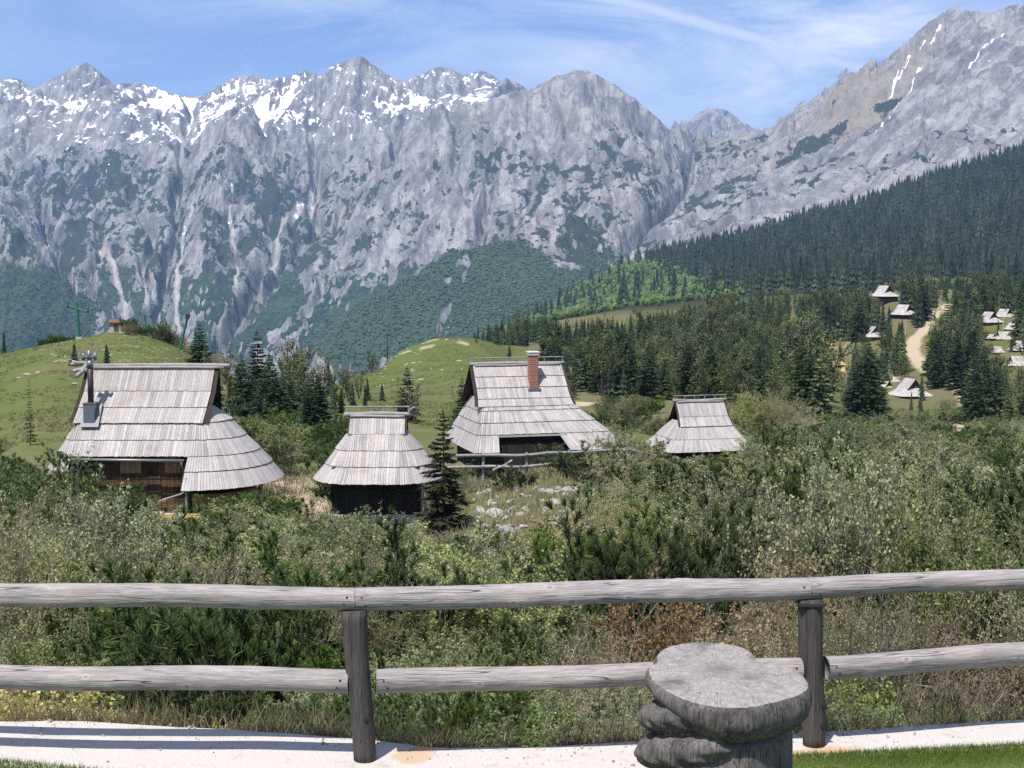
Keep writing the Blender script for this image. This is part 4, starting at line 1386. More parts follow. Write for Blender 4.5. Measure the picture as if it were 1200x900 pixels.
def hut_hip():
    p = W(606, 427, 88); g = p.z - 6.15; H = 6.15
    root = empty('shepherd_hut', (p.x, 88, g), R(15), 'angular hipped shingle hut with red brick chimney and long dark opening behind the rail fence', 'hut', 'shepherd huts on the alp')
    up = [(0, 0.03, 2.78, 2.78), (.62, .55, 2.80, 2.80), (1.24, 1.1, 2.82, 2.82), (1.86, 1.6, 2.85, 2.86), (2.30, 1.98, 2.92, 2.95)]
    lo = [(1.95, 1.62, 2.5, 2.6), (2.53, 2.15, 2.72, 3.25), (3.18, 2.75, 2.98, 4.05), (3.82, 3.3, 3.22, 4.8), (4.76, 4.2, 3.6, 5.85)]
    hut_roof(root, H, up, lo, 0.6, 0.6, 0.1, 0.165, 51, front_cut=(3, -2.15, 2.0), arc=3)
    ridge_pole(root, -2.98, 2.98, H, 0.10, rail=True, seed=55)
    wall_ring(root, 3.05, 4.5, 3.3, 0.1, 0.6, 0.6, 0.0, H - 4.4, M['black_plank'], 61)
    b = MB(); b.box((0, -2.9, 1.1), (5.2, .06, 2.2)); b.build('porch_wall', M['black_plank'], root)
    f = MB(); f.box((0, -3.45, H - 3.96), (4.25, .08, .1)); f.build('opening_frame', M['grey_board'], root)
    c = MB(); c.box((.72, -1.0, H - .75), (.52, .52, 2.75)); ch = c.build('brick_chimney', M['brick'], root)
    w = MB(); w.box((.72, -1.0, H + .70), (.62, .62, .16)); w.box((.72, -1.0, H + .81), (.70, .70, .07)); w.build('chimney_cap', M['white_stone'], ch)
    q = MB(); q.box((.72, -1.36, H - 1.62), (.78, .12, .5)); q.build('flashing', M['metal'], ch)
    return root


def hut_square():
    p = W(820, 470, 105); g = p.z - 4.6; H = 4.6
    root = empty('shepherd_hut', (p.x, 105, g), R(15), 'small hipped shingle hut without chimney at the right end of the rail fence', 'hut', 'shepherd huts on the alp')
    up = [(0, 0.03, 1.85, 1.85), (.97, .7, 1.88, 1.88), (1.65, 1.3, 2.0, 2.0)]
    lo = [(1.35, 1.0, 1.8, 1.8), (2.5, 1.95, 2.6, 2.6), (3.31, 2.8, 3.3, 3.3)]
    hut_roof(root, H, up, lo, 0.5, 0.5, 0.1, 0.16, 71, arc=3)
    ridge_pole(root, -2.1, 2.1, H, 0.10, rail=True, seed=75)
    wall_ring(root, 2.6, 2.6, 2.1, 0.1, 0.5, 0.5, -0.3, H - 3.0, M['black_plank'], 81)
    return root


hut_large(); hut_small(); hut_hip(); hut_square()


# ------------------------------------------------------------------ the village of huts on the far hillside
VILLAGE = [
    (1036, 352, 600, 27, -70, 'shepherd_hut', 'pale hut highest on the far hillside, just left of the road bend'),
    (1059, 373, 545, 25, -60, 'shepherd_hut', 'pale hut with steep left slab roof beside the road under the highest hut'),
    (1024, 399, 500, 26, -88, 'shepherd_hut', 'pale hut with dark gable facing the camera above a sandy bank'),
    (974, 413, 490, 15, -80, 'shepherd_hut', 'new yellow wooden hut among the spruces'),
    (995, 414, 490, 19, -84, 'shepherd_hut', 'slate grey hut right beside the yellow hut'),
    (979, 432, 440, 19, 5, 'shepherd_hut', 'low flat looking pale hut below the yellow hut'),
    (1159, 382, 510, 26, -75, 'shepherd_hut', 'left hut of the close pair at the upper right, with open gable'),
    (1177, 376, 525, 20, -60, 'shepherd_hut', 'right hut of the close pair at the upper right, with thin chimney'),
    (1176, 402, 470, 19, 5, 'shepherd_hut', 'flat pale hut under the close pair at the upper right'),
    (1162, 400, 470, 11, -60, 'shepherd_hut', 'smallest pale hut left of the flat pale hut'),
    (1197, 416, 440, 24, 8, 'shepherd_hut', 'hut cut by the right edge of the picture'),
    (1192, 434, 410, 24, 8, 'shepherd_hut', 'lower of the two huts at the right edge'),
    (1066, 470, 375, 42, -82, 'shepherd_hut', 'largest village hut with dark gable and low porch behind spruce tops'),
    (1037, 462, 395, 22, -70, 'shepherd_hut', 'hut half hidden behind spruces left of the largest village hut'),
    (1095, 466, 390, 18, 10, 'shepherd_hut', 'low roof right of the largest village hut'),
    (980, 456, 400, 11, 10, 'shepherd_hut', 'tiny pale roof between spruces under the low flat hut'),
    (946, 402, 560, 8, 10, 'shepherd_hut', 'leftmost tiny roof of the village among dark spruces'),
    (1186, 390, 490, 16, -70, 'shepherd_hut', 'pale hut squeezed between the upper right pair and the hut at the right edge'),
    (1168, 417, 440, 15, 10, 'shepherd_hut', 'pale low hut left of the hut cut by the right edge'),
    (1050, 452, 410, 14, 8, 'shepherd_hut', 'small pale roof just above the largest village hut'),
    (1108, 470, 380, 12, -60, 'shepherd_hut', 'tiny pale roof farthest right of the largest village hut, by the sandy track'),
    (990, 440, 430, 13, -75, 'shepherd_hut', 'small pale hut right of the low flat hut below the yellow one'),
    (930, 386, 640, 8, 0, 'shepherd_hut', 'far tiny roof in the dark wood above the leftmost village roof'),
]


def village():
    for k, (px, py, d, wpx, rot, name, label) in enumerate(VILLAGE):
        w = 1.14 * wpx / F_PX * d
        p = W(px, py, d)
        g = gz(p.x, d)
        s = w / 8.2
        root = empty(name, (p.x, d, p.z), R(rot), label, 'hut', 'huts of the far village')
        H = 4.6 * s + (0.4 if s < 1 else 0)
        sh = 'yellow_wood' if 'yellow' in label else 'shingle'
        bs = 0.62 if 'slate' in label else 1.12
        up = [(0, .03, 2.6 * s, 2.6 * s), (1.0 * s, .75 * s, 2.65 * s, 2.65 * s), (2.0 * s, 1.6 * s, 2.7 * s, 2.7 * s)]
        lo = [(1.8 * s, 1.4 * s, 2.3 * s, 2.3 * s), (2.6 * s, 2.6 * s, 3.2 * s, 3.2 * s), (3.3 * s, 3.9 * s, 4.1 * s, 4.1 * s)]
        hut_roof(root, H, up, lo, 1.0 * s, 1.0 * s, 0.6, 0.42, 100 + k, shingle=sh, arc=4, base=bs)
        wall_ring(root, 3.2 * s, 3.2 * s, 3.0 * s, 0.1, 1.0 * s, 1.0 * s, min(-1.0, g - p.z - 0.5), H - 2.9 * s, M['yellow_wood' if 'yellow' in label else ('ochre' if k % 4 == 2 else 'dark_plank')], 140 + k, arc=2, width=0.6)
        if 'chimney' in label:
            c = MB(); c.tube([(1.0 * s, -.6 * s, H - 1.2), (1.0 * s, -.6 * s, H + 1.6)], .16, 8); c.build('flue_pipe', M['metal'], root)
        if wpx > 15:
            for j in range(2):
                f = MB(); f.box((3.22 * s + .05, (-1.0 + 2.0 * j) * s, 0.75), (.06, .7, .7)); f.build('window', M['window'], root)
                f = MB(); f.box(((-1.0 + 2.0 * j) * s, -3.02 * s - .05, 0.75), (.7, .06, .7)); f.build('window', M['window'], root)


village()
# ------------------------------------------------------------------ rail fence, stump and other things nearby
def log_wood(name, c0, c1, axis, crack=0.8):
    sc = {'x': (0.05, 1, 1), 'z': (1, 1, 0.05)}[axis]
    m, n, l, o = mat(name)
    co = objco(n)
    v = mapping(n, l, co, sc)
    g = noise(n, l, v, 110.0, 6.0, 0.7, 0.3)
    b = noise(n, l, v, 26.0, 5.0, 0.6, 0.3)
    big = noise(n, l, co, 1.3, 4.0, 0.6)
    c = mixc(n, l, rngn(n, l, g, 0.3, 0.7), c0, c1)
    c = mixc(n, l, rngn(n, l, b, 0.48, 0.72, 0, 0.6), c, tuple(0.55 * x for x in c0))
    c = mixc(n, l, rngn(n, l, big, 0.45, 0.7, 0, 0.3), c, tuple(x * k for x, k in zip(c1, (1.08, .97, .93))))
    # long drying cracks
    cr = noise(n, l, mapping(n, l, co, tuple(q * 0.5 for q in sc)), 26.0, 2.0, 0.5, 0.2)
    ck = rngn(n, l, mth(n, l, 'ABSOLUTE', mth(n, l, 'SUBTRACT', cr, 0.5)), 0.0, 0.010, 1.0, 0.0)
    br = rngn(n, l, noise(n, l, co, 2.2, 2.0), 0.5, 0.6)
    ck = mth(n, l, 'MULTIPLY', ck, br)
    c = mixc(n, l, mth(n, l, 'MULTIPLY', ck, crack), c, (0.03, 0.026, 0.024))
    kn0 = attr(n, 'knot')
    c = mixc(n, l, rngn(n, l, kn0, 0.55, 0.9, 0, 0.85), c, (0.045, 0.036, 0.03))
    c = mixc(n, l, mth(n, l, 'MULTIPLY', rngn(n, l, kn0, 0.15, 0.5), 0.35), c, tuple(1.15 * x for x in c1))
    # small knots
    vo = n.new('ShaderNodeTexVoronoi'); vo.inputs['Scale'].default_value = 2.6
    l.new(mapping(n, l, co, {'x': (0.55, 1.6, 1.6), 'z': (1.6, 1.6, .55)}[axis]), vo.inputs['Vector'])
    kn = rngn(n, l, vo.outputs['Distance'], 0.03, 0.10, 1.0, 0.0)
    c = mixc(n, l, mth(n, l, 'MULTIPLY', kn, 0.75), c, tuple(0.3 * x for x in c0))
    h = mth(n, l, 'SUBTRACT', mth(n, l, 'ADD', mth(n, l, 'MULTIPLY', g, 0.5), mth(n, l, 'MULTIPLY', b, 0.6)), mth(n, l, 'MULTIPLY', ck, 1.2))
    bsdf(n, l, o, c, 0.85, h, 0.9, 0.014, 0.15)
    return m


M['rail'] = log_wood('silver_rail_timber', (0.145, 0.134, 0.130), (0.46, 0.432, 0.425), 'x')
M['post'] = log_wood('dark_post_timber', (0.034, 0.031, 0.029), (0.125, 0.115, 0.110), 'z')

POSTS = [(-4.08, 9.59), (-0.99, 9.42), (2.06, 9.73), (5.2, 10.40), (-7.2, 9.76), (8.2, 10.95)]


def rail_mesh(nm, xa, xb, ds, r, seed):
    """a peeled pole: slight bends, flats, knots with swollen rims, a long drying crack"""
    g = np.random.default_rng(seed)
    nx, nt = 220, 40
    t = np.linspace(0, 1, nx)[:, None]; th = np.linspace(0, 2 * np.pi, nt, endpoint=False)[None, :]
    x = xa + (xb - xa) * t + 0 * th
    end = np.clip(np.minimum(t, 1 - t) / .06, 0, 1)
    ph = g.uniform(0, 6.28, 8)
    rr = r * (1 + end * (.05 * np.sin(2 * th + ph[0] + 2 * t) + .035 * np.sin(3 * th + ph[1] - 4 * t) + .03 * np.sin(7 * t + th + ph[2])))
    rr = rr + r * .05 * fbm(x * 3.0 + 0 * th, np.sin(th) * .8 + np.cos(th) * .8, .6, 4, seed) * (0.3 + .7 * end)
    rr = rr - r * .05 * np.maximum(0, fbm(x * 1.2, th * .9 + 0 * x, .5, 3, seed + 3))
    kn = np.zeros((nx, nt))
    for _ in range(13):
        kx, kt, kr = g.uniform(xa + .1, xb - .1), g.uniform(0, 6.28) if g.random() < .4 else g.uniform(3.3, 5.2), g.uniform(.012, .028)
        dth = (th - kt + np.pi) % (2 * np.pi) - np.pi
        dd = np.hypot((x - kx) / 1.5, dth * r) / kr
        kn = np.maximum(kn, np.exp(-dd * dd))
        rr = rr + .007 * np.exp(-(dd / 1.9) ** 2) - .006 * np.exp(-(dd / .7) ** 2)
    ct = g.uniform(3.7, 4.9) + .25 * fbm(x[:, :1] * 1.5, x[:, :1] * 0, 1, 2, seed)   # crack on the visible side
    dth = (th - ct + np.pi) % (2 * np.pi) - np.pi
    rr = rr - .010 * np.exp(-(dth / .10) ** 2) * smooth(.05, .25, t) * smooth(.95, .7, t)
    by = ds + .010 * np.sin(2.1 * np.pi * t + ph[5]) * np.sin(np.pi * t)
    bz = .012 * np.sin(1.6 * np.pi * t + ph[6]) * np.sin(np.pi * t)
    V = np.stack([x, by + rr * np.cos(th), bz + rr * np.sin(th)], -1)
    idx = np.arange(nx * nt).reshape(nx, nt)
    nxt = np.roll(idx, -1, 1)
    Fq = np.stack([idx[:-1], idx[1:], nxt[1:], nxt[:-1]], -1).reshape(-1, 4)[:, ::-1]
    Vf = V.reshape(-1, 3)
    ce = np.array([[xa, by[0, 0], bz[0, 0]], [xb, by[-1, 0], bz[-1, 0]]])
    e0 = np.stack([idx[0], nxt[0], np.full(nt, len(Vf))], -1); e1 = np.stack([nxt[-1], idx[-1], np.full(nt, len(Vf) + 1)], -1)
    me = new_mesh(nm, np.concatenate([Vf, ce]), Fq, np.concatenate([e0, e1]), mats=[M['rail']], smooth_shade=True, attrs=dict(knot=np.concatenate([kn.ravel(), [0, 0]])))
    return me


def rail_fence():
    root = empty('rail_fence', (-0.99, 9.42, 0.0), 0, 'silver grey log fence with two rails and dark posts across the foreground', 'fence')
    o = Vector((-0.99, 9.42, 0))
    for k, (x, y) in enumerate(POSTS):
        lean = -0.055 if k == 1 else (-0.03 if k == 2 else 0.0)
        mb = MB()
        mb.log((0.012, 0, -0.012), (lean, 0, 1.02), 0.078, 16, 14, 0.004, 0.06, 40 + k, 1.06)
        po = mb.build('post', M['post'], root, True, loc=(x - o.x, y - o.y, 0))
        for z, s in ((0.16, 1), (0.30, 0)):
            bo = MB()
            xx = 0.02 - 0.02 * s + (0.045 if k == 2 else 0.0)
            bo.tube([(xx, -0.085, z), (xx, -0.062, z)], [0.012, 0.012], 10); bo.tube([(xx, -0.077, z), (xx, -0.07, z)], [0.021, 0.021], 12)
            bo.build('bolt', M['black'], po)
        if k == 2:
            c = MB(); c.box((lean, -0.01, 0.994), (0.175, 0.16, 0.018)); c.build('cap_plate', M['black'], po)
    order = sorted(POSTS)
    rr = random.Random(9)
    for i in range(len(order) - 1):
        (x0, y0), (x1, y1) = order[i], order[i + 1]
        a0, a1 = -0.045, -0.04
        L_ = math.hypot(x1 - x0, y1 - y0)
        ang = math.atan2(y1 - y0, x1 - x0)
        for z, r, gap, nm in ((1.088, 0.075, -0.006, 'top_rail'), (0.535, 0.078, 0.088, 'lower_rail')):
            ds = 0.012 if nm == 'top_rail' else 0.0
            ob = link(nm, rail_mesh(nm, gap, L_ - gap, ds, r, 60 + i * 7 + int(z * 10)), root, loc=(x0 + (a0 if nm == 'top_rail' else 0) - o.x, y0 - o.y, z))
            ob.rotation_euler = (0, 0, ang)
            for q, (nx_, nz_) in enumerate(((gap + .05, .02), (L_ - gap - .05, .025), (gap + .075, -.03), (L_ - gap - .07, -.02))):
                na = MB(); na.tube([(nx_, ds - r * .80, nz_), (nx_, ds - r * .975, nz_)], [.008, .008], 8)
                na.build('nail', M['black'], ob)


def stump():
    d = 8.35
    cx = X_at(853, d) ; zt = 0.90
    root = empty('stump_table', (cx, d, 0.0), 0, 'thick weathered tree stump table with lobed cracked top in front of the right fence post', 'stump')
    nth, ns = 160, 60
    TH = np.linspace(0, 2 * np.pi, nth, endpoint=False)     # 0 = right, -pi/2 = towards the camera
    def lobe(th, c, w): return np.exp(-(((th - c + np.pi) % (2 * np.pi) - np.pi) / w) ** 2)
    out = 0.445 + 0.055 * lobe(TH, -0.42, .38) - 0.15 * lobe(TH, .62, .36) + 0.04 * lobe(TH, 2.05, .5) + 0.0 * lobe(TH, 3.25, .45) - 0.035 * lobe(TH, 2.72, .16) + 0.02 * lobe(TH, -1.8, .5)
    out = out + 0.010 * fbm(np.cos(TH) * 2, np.sin(TH) * 2, 0.6, 3, 501)
    # profile: centre of top -> rim -> belly -> neck -> trunk
    prof = []
    for i in range(20): prof.append((i / 20.0, 0.0, 't'))
    prof += [(0.975, -0.003, 't'), (1.0, -0.016, 'r'), (1.02, -0.040, 'r'), (1.03, -0.08, 'r'), (1.02, -0.12, 'r'), (.985, -0.16, 'r'), (.93, -0.20, 'r'), (.865, -0.23, 'r')]
    for k in range(4): prof.append((.865 - .04 * (k + 1), -.23 - .010 * (k + 1), 'n'))
    for k in range(22): prof.append((.70, -.275 - .034 * (k + 1), 'b'))
    V = np.zeros((len(prof), nth, 3))
    for i, (r, z, kd) in enumerate(prof):
        rad = out * r
        if kd == 'b' or kd == 'n':
            t = 1.0 if kd == 'b' else (i - 28) / 4
            trunk = 0.425 + 0.008 * np.cos(5 * TH) + 0.0 * TH
            rad = rad * (1 - t) + trunk * t * 0.93
            zz = zt + z
            side = lobe(TH, 3.55, .62)
            rad = rad + 0.25 * side * (0.135 * math.exp(-((zz - 0.665) / .072) ** 2) + 0.175 * math.exp(-((zz - 0.47) / .095) ** 2)) * (1 if kd == 'b' else t)
            side2 = lobe(TH, 4.35, .42)
            rad = rad + side2 * 0.12 * math.exp(-((zz - 0.36) / .09) ** 2)
        if kd in 'rn': z = z * (1 - .45 * lobe(TH, 3.35, .75))
        x, y = rad * np.cos(TH), rad * np.sin(TH) * 1.16
        zz = zt + z - 0.055 * (y / .45) * 0 + 0.085 * y * (1.0 if kd in 'tr' else (max(0.0, 1 - (i - 28) / 5.0)))
        rough = 0.010 if kd != 't' else 0.004
        nz = fbm(TH * 6 + i * 0.02, TH * 0 + z * 4, 0.5, 4, 503) * rough * (1.4 if kd == 'r' else 1)
        if kd == 't': nz = nz * r
        V[i, :, 0] = x + np.cos(TH) * nz * (kd != 't'); V[i, :, 1] = y + np.sin(TH) * nz * (kd != 't'); V[i, :, 2] = zz + (nz if kd == 't' else 0)
    def strip(i0, i1, name, m, par):
        sub = V[i0:i1]
        n_ = sub.shape[0]
        idx = np.arange(n_ * nth).reshape(n_, nth)
        nx = np.roll(idx, -1, 1)
        F_ = np.stack([idx[:-1], idx[1:], nx[1:], nx[:-1]], -1).reshape(-1, 4)
        return link(name, new_mesh(name, sub.reshape(-1, 3), F_, mats=[m], smooth_shade=True), par)
    tr = strip(20, len(prof), 'trunk', stump_mat(False), root)
    strip(0, 21, 'top_face', stump_mat(True), root)
    # swollen burls rolled up under the left side of the slab
    us, vs = np.meshgrid(np.linspace(0, 2 * np.pi, 64, endpoint=False), np.linspace(.02, np.pi - .02, 34))
    for k, (an, rc, zc, a, b, c, tl) in enumerate(((3.62, .290, .690, .215, .33, .115, .26), (3.75, .285, .505, .225, .38, .135, .30), (4.20, .27, .345, .20, .36, .12, .28))):
        P = np.stack([np.sin(vs) * np.cos(us), np.sin(vs) * np.sin(us), np.cos(vs)], -1)
        q = 1 + .07 * fbm(P[..., 0] * 2 + 3 * k, P[..., 1] * 2 + P[..., 2] * 3, .8, 4, 531 + k) + .035 * np.sin(P[..., 1] * 16 + 4 * P[..., 2] + 2 * fbm(P[..., 0], P[..., 2], .5, 2, 541))
        P = P * q[..., None] * np.array([a, b, c])
        y_, z_ = P[..., 1] * math.cos(tl) - P[..., 2] * math.sin(tl), P[..., 1] * math.sin(tl) + P[..., 2] * math.cos(tl)
        xr = P[..., 0] + rc
        X_, Y_ = xr * math.cos(an) - y_ * math.sin(an), xr * math.sin(an) + y_ * math.cos(an)
        V_ = np.stack([X_, Y_, z_ + zc], -1)
        idx = np.arange(64 * 34).reshape(34, 64); nx_ = np.roll(idx, -1, 1)
        F_ = np.stack([idx[:-1], idx[1:], nx_[1:], nx_[:-1]], -1).reshape(-1, 4)
        link('burl', new_mesh('burl', V_.reshape(-1, 3), F_, mats=[tr.data.materials[0]], smooth_shade=True), tr)
    return root


def stump_mat(top):
    m, n, l, o = mat('stump_top' if top else 'stump_side')
    co = objco(n)
    if top:
        s = n.new('ShaderNodeSeparateXYZ'); l.new(co, s.inputs[0])
        x = mth(n, l, 'ADD', s.outputs[0], 0.02); y = mth(n, l, 'ADD', s.outputs[1], -0.05)
        ang = mth(n, l, 'ARCTAN2', y, x)
        rad = mth(n, l, 'SQRT', mth(n, l, 'ADD', mth(n, l, 'MULTIPLY', x, x), mth(n, l, 'MULTIPLY', y, y)))
        cb = n.new('ShaderNodeCombineXYZ')
        l.new(mth(n, l, 'MULTIPLY', mth(n, l, 'COSINE', ang), 9.0), cb.inputs[0]); l.new(mth(n, l, 'MULTIPLY', mth(n, l, 'SINE', ang), 9.0), cb.inputs[1]); l.new(mth(n, l, 'MULTIPLY', rad, 3.0), cb.inputs[2])
        g = mth(n, l, 'ADD', mth(n, l, 'MULTIPLY', noise(n, l, cb.outputs[0], 5.0, 9.0, 0.75, 1.4), 0.6), mth(n, l, 'MULTIPLY', noise(n, l, co, 38.0, 6.0, 0.7), 0.4))
        w = n.new('ShaderNodeTexWave'); w.wave_type = 'RINGS'; w.rings_direction = 'Z'
        w.inputs['Scale'].default_value = 14.0; w.inputs['Distortion'].default_value = 2.5; w.inputs['Detail'].default_value = 3.0
        off = n.new('ShaderNodeVectorMath'); off.operation = 'ADD'; off.inputs[1].default_value = (0.02, -0.05, 0); l.new(co, off.inputs[0]); l.new(off.outputs[0], w.inputs['Vector'])
        b = noise(n, l, co, 3.2, 5.0, 0.65)
        c = mixc(n, l, rngn(n, l, g, 0.32, 0.66), (0.15, 0.14, 0.133), (0.45, 0.42, 0.40))
        c = mixc(n, l, rngn(n, l, w.outputs['Fac'], 0.6, 1.0, 0, 0.18), c, (0.10, 0.09, 0.085))
        iso = noise(n, l, co, 22.0, 7.0, 0.7)
        c = mixc(n, l, rngn(n, l, iso, 0.46, 0.66, 0, 0.5), c, (0.16, 0.148, 0.14))
        c = mixc(n, l, rngn(n, l, b, 0.50, 0.66, 0, 0.75), c, (0.085, 0.080, 0.078))
        c = mixc(n, l, rngn(n, l, rad, 0.0, 0.16, 0.45, 0.0), c, (0.10, 0.09, 0.085))
        ck = rngn(n, l, mth(n, l, 'ABSOLUTE', mth(n, l, 'SUBTRACT', noise(n, l, cb.outputs[0], 0.6, 2.0, 0.5), 0.5)), 0.0, 0.008, 1.0, 0.0)
        c = mixc(n, l, mth(n, l, 'MULTIPLY', ck, 0.35), c, (0.04, 0.036, 0.034))
        h = mth(n, l, 'SUBTRACT', g, ck)
        bsdf(n, l, o, c, 0.9, h, 0.6, 0.01, 0.1)
    else:
        v = mapping(n, l, co, (1, 1, 0.10), (0, R(16), 0))
        g = noise(n, l, v, 60.0, 8.0, 0.75, 0.4)
        b = noise(n, l, co, 5.0, 5.0, 0.65)
        c = mixc(n, l, rngn(n, l, g, 0.32, 0.68), (0.050, 0.046, 0.043), (0.27, 0.25, 0.24))
        c = mixc(n, l, rngn(n, l, b, 0.46, 0.66, 0, 0.7), c, (0.055, 0.052, 0.050))
        ck = rngn(n, l, mth(n, l, 'ABSOLUTE', mth(n, l, 'SUBTRACT', noise(n, l, mapping(n, l, co, (1, 1, 0.05), (0, R(10), 0)), 24.0, 2.0, 0.5), 0.5)), 0.0, 0.010, 1.0, 0.0)
        c = mixc(n, l, mth(n, l, 'MULTIPLY', ck, 0.5), c, (0.02, 0.018, 0.017))
        h = mth(n, l, 'SUBTRACT', mth(n, l, 'ADD', g, b), ck)
        bsdf(n, l, o, c, 0.9, h, 0.8, 0.02, 0.1)
    return m


rail_fence()
stump()


# ------------------------------------------------------------------ rail fence in front of the hipped hut
def far_fence():
    P_ = [(498, 536, 79), (566, 535, 80), (617, 534, 80.5), (667, 531, 81.5), (738, 528, 84), (768, 536, 88), (795, 548, 90)]
    p0 = W(*P_[0])
    root = empty('rail_fence', p0, 0, 'old grey two rail fence in front of the hut with the brick chimney', 'fence')
    w = [W(a, b, d) for a, b, d in P_]
    for k, p in enumerate(w):
        mb = MB(); zb = gz(p.x, p.y) - .2
        mb.log((0, 0, min(zb - p.z, -0.9)), (0.02, 0, .18), .085, 8, 5, .01, .08, 300 + k)
        mb.build('post', M['grey_log'], root, loc=p - p0)
    for k in range(len(w) - 1):
        a, b = w[k] - p0, w[k + 1] - p0
        for dz, nm in ((0.06, 'top_rail'), (-0.58, 'lower_rail')):
            mb = MB(); mb.log(a + Vector((-.1, -.1, dz)), b + Vector((.1, -.1, dz)), .085, 8, 8, .03, .08, 320 + k)
            mb.build(nm, M['grey_log'], root, True)
    # leaning broken rail
    a, b = W(578, 551, 76), W(600, 540, 79)
    mb = MB(); mb.log(a - a, b - a, .05, 7, 6, .02, .08, 333)
    mb.build('fallen_pole', M['grey_board'], None, loc=a, label='thin pale pole leaning on the lower rail of the old fence', cat='pole')


far_fence()


# ------------------------------------------------------------------ things on the left hill
def hill_things():
    # small hut with red roof
    p = gpt(136.5, 222); s = 15 / F_PX * 222
    r = empty('ticket_hut', p, R(4), 'tiny grey plank hut with red roof on top of the green hill', 'hut')
    b = MB(); rr = random.Random(3)
    for k in range(7):
        s_ = rr.uniform(.8, 1.15); b.box((0, 0, .2 + .2 * k), (1.75, 1.6, .19), col=(s_, s_, s_))
    b.build('wall', M['grey_board'], r)
    t = MB()
    for sg in (-1, 1): t.box((0, sg * .52, 1.82), (2.15, 1.25, .07), M=Matrix.Rotation(-sg * R(22), 3, 'X'))
    t.build('roof', M['red_roof'], r)
    d = MB(); d.box((0.1, -.83, .8), (.7, .05, 1.2)); d.build('door', M['dark_plank'], r)
    f = MB()
    for k in range(7): f.box((-.6 + .42 * k, -.9 + rr.uniform(-.1, .1), .05), (.4, .35, .3), rr.uniform(-.3, .3))
    f.build('foundation', M['stone'], r)
    # lift pylon
    p = gpt(92.5, 221)
    r = empty('lift_pylon', p, 0, 'green ski lift pylon with a slanting cross arm and two wheel sets on the hilltop', 'pylon')
    Hh = (383 - 341) / F_PX * 221
    m_ = MB(); m_.tube([(0, 0, -.3), (-.25, 0, Hh)], [.22, .16], 8); m_.tube([(.05, .5, -.2), (-.1, 0, Hh * .55)], .07, 6); m_.build('mast', M['green_paint'], r)
    a = MB(); a.tube([(-1.65, 0, Hh - .35), (1.35, 0, Hh - 1.35)], .14, 6); a.build('cross_arm', M['green_paint'], r)
    for x, z in ((-1.65, Hh - .55), (1.35, Hh - 1.4)):
        w = MB()
        w.box((x, 0, z), (.14, 1.3, .14))
        for k in range(4): w.tube([(x - .08, -.5 + .33 * k, z + .14), (x + .08, -.5 + .33 * k, z + .14)], .17, 8)
        w.box((x, 0, z + .5), (.3, .3, .4))
        w.build('wheel_set', M['green_paint'], r)
    f = MB(); f.box((0, 0, .05), (.9, .9, .5)); f.build('footing', M['stone'], r)
    # leaning pylon
    a, b = W(209, 413, 214), W(220, 371, 214)
    r = empty('lift_pylon', a, 0, 'leaning dark green lift support with square head beside the dark spruce', 'pylon')
    m_ = MB(); m_.tube([(0, 0, -.5), b - a], [.2, .16], 8); m_.build('mast', M['green_paint'], r)
    h = MB(); v = b - a; h.box(v, (.5, .8, .75), M=Matrix.Rotation(R(20), 3, 'Y')); h.build('head', M['black'], r)
    f = MB(); f.box((-.1, -.3, 0.0), (1.6, 1.2, .5)); f.build('footing', M['stone'], r)
    # top arm of a pylon hidden behind the hill
    a = W(170, 369, 250)
    r = empty('lift_pylon', a, 0, 'top of a green lift pylon just showing over the bushes behind the tiny hut', 'pylon')
    m_ = MB(); m_.tube([(-.9, 0, .25), (.9, 0, -.25)], .09, 6); m_.build('cross_arm', M['green_paint'], r)
    m_ = MB(); m_.tube([(0, 0, 0), (.1, 0, -14)], .13, 6); m_.build('mast', M['green_paint'], r)
    w = MB()
    for x, z in ((-.9, .25), (.9, -.25)): w.box((x, 0, z), (.3, 1.2, .3))
    w.build('wheel_set', M['green_paint'], r)
    # pole and red marker on the middle hill
    p = gpt(453.5, 338); z = W(453.5, 391, 338).z
    r = empty('utility_pole', p, 0, 'thin dark pole standing on the shoulder of the middle green hill', 'pole')
    m_ = MB(); m_.tube([(0, 0, -.5), (0, 0, z - p.z)], [.14, .10], 6); m_.build('mast', M['black'], r)
    m_ = MB(); m_.box((0, 0, z - p.z - .4), (1.4, .12, .12)); m_.build('cross_bar', M['black'], r)
    p = gpt(450.5, 337)
    m_ = MB(); m_.box((0, 0, .5), (.7, .5, 1.1)); m_.box((.15, 0, 1.25), (.3, .3, .5)); m_.box((-.5, 0, .3), (.5, .4, .6))
    m_.build('lift_box', M['red_roof'], None, loc=p, label='small red box at the foot of the thin pole on the middle hill', cat='box')
    # village poles
    for k, (px, py0, py1, d, lab) in enumerate(((1101.5, 362, 352, 560, 'pale utility pole beside the upper road bend'), (1061.5, 400, 374, 500, 'utility pole under the pale hut beside the road'), (978.5, 432, 412, 430, 'utility pole right of the yellow hut'), (1107, 449, 420, 430, 'utility pole right of the sandy road'), (1176, 392, 372, 490, 'utility pole between the two upper right huts'))):
        p = W(px, py1, d); q = Vector((p.x, d, gz(p.x, d)))
        m_ = MB(); m_.tube([(0, 0, -.3), (0, 0, max(4.0, p.z - q.z))], [.17, .12], 6); m_.box((0, 0, max(4, p.z - q.z) - .4), (1.2, .1, .1))
        m_.build('utility_pole', M['grey_board'], None, loc=q, label=lab, cat='pole', group='utility poles in the far village')
    # firewood and planks beside the large hut
    r = random.Random(8)
    c0 = gpt(203, 69.2)
    t = empty('plank_pile', c0, R(8), 'pile of pale yellow sawn planks in front of the large hut steps', 'planks')
    m_ = MB()
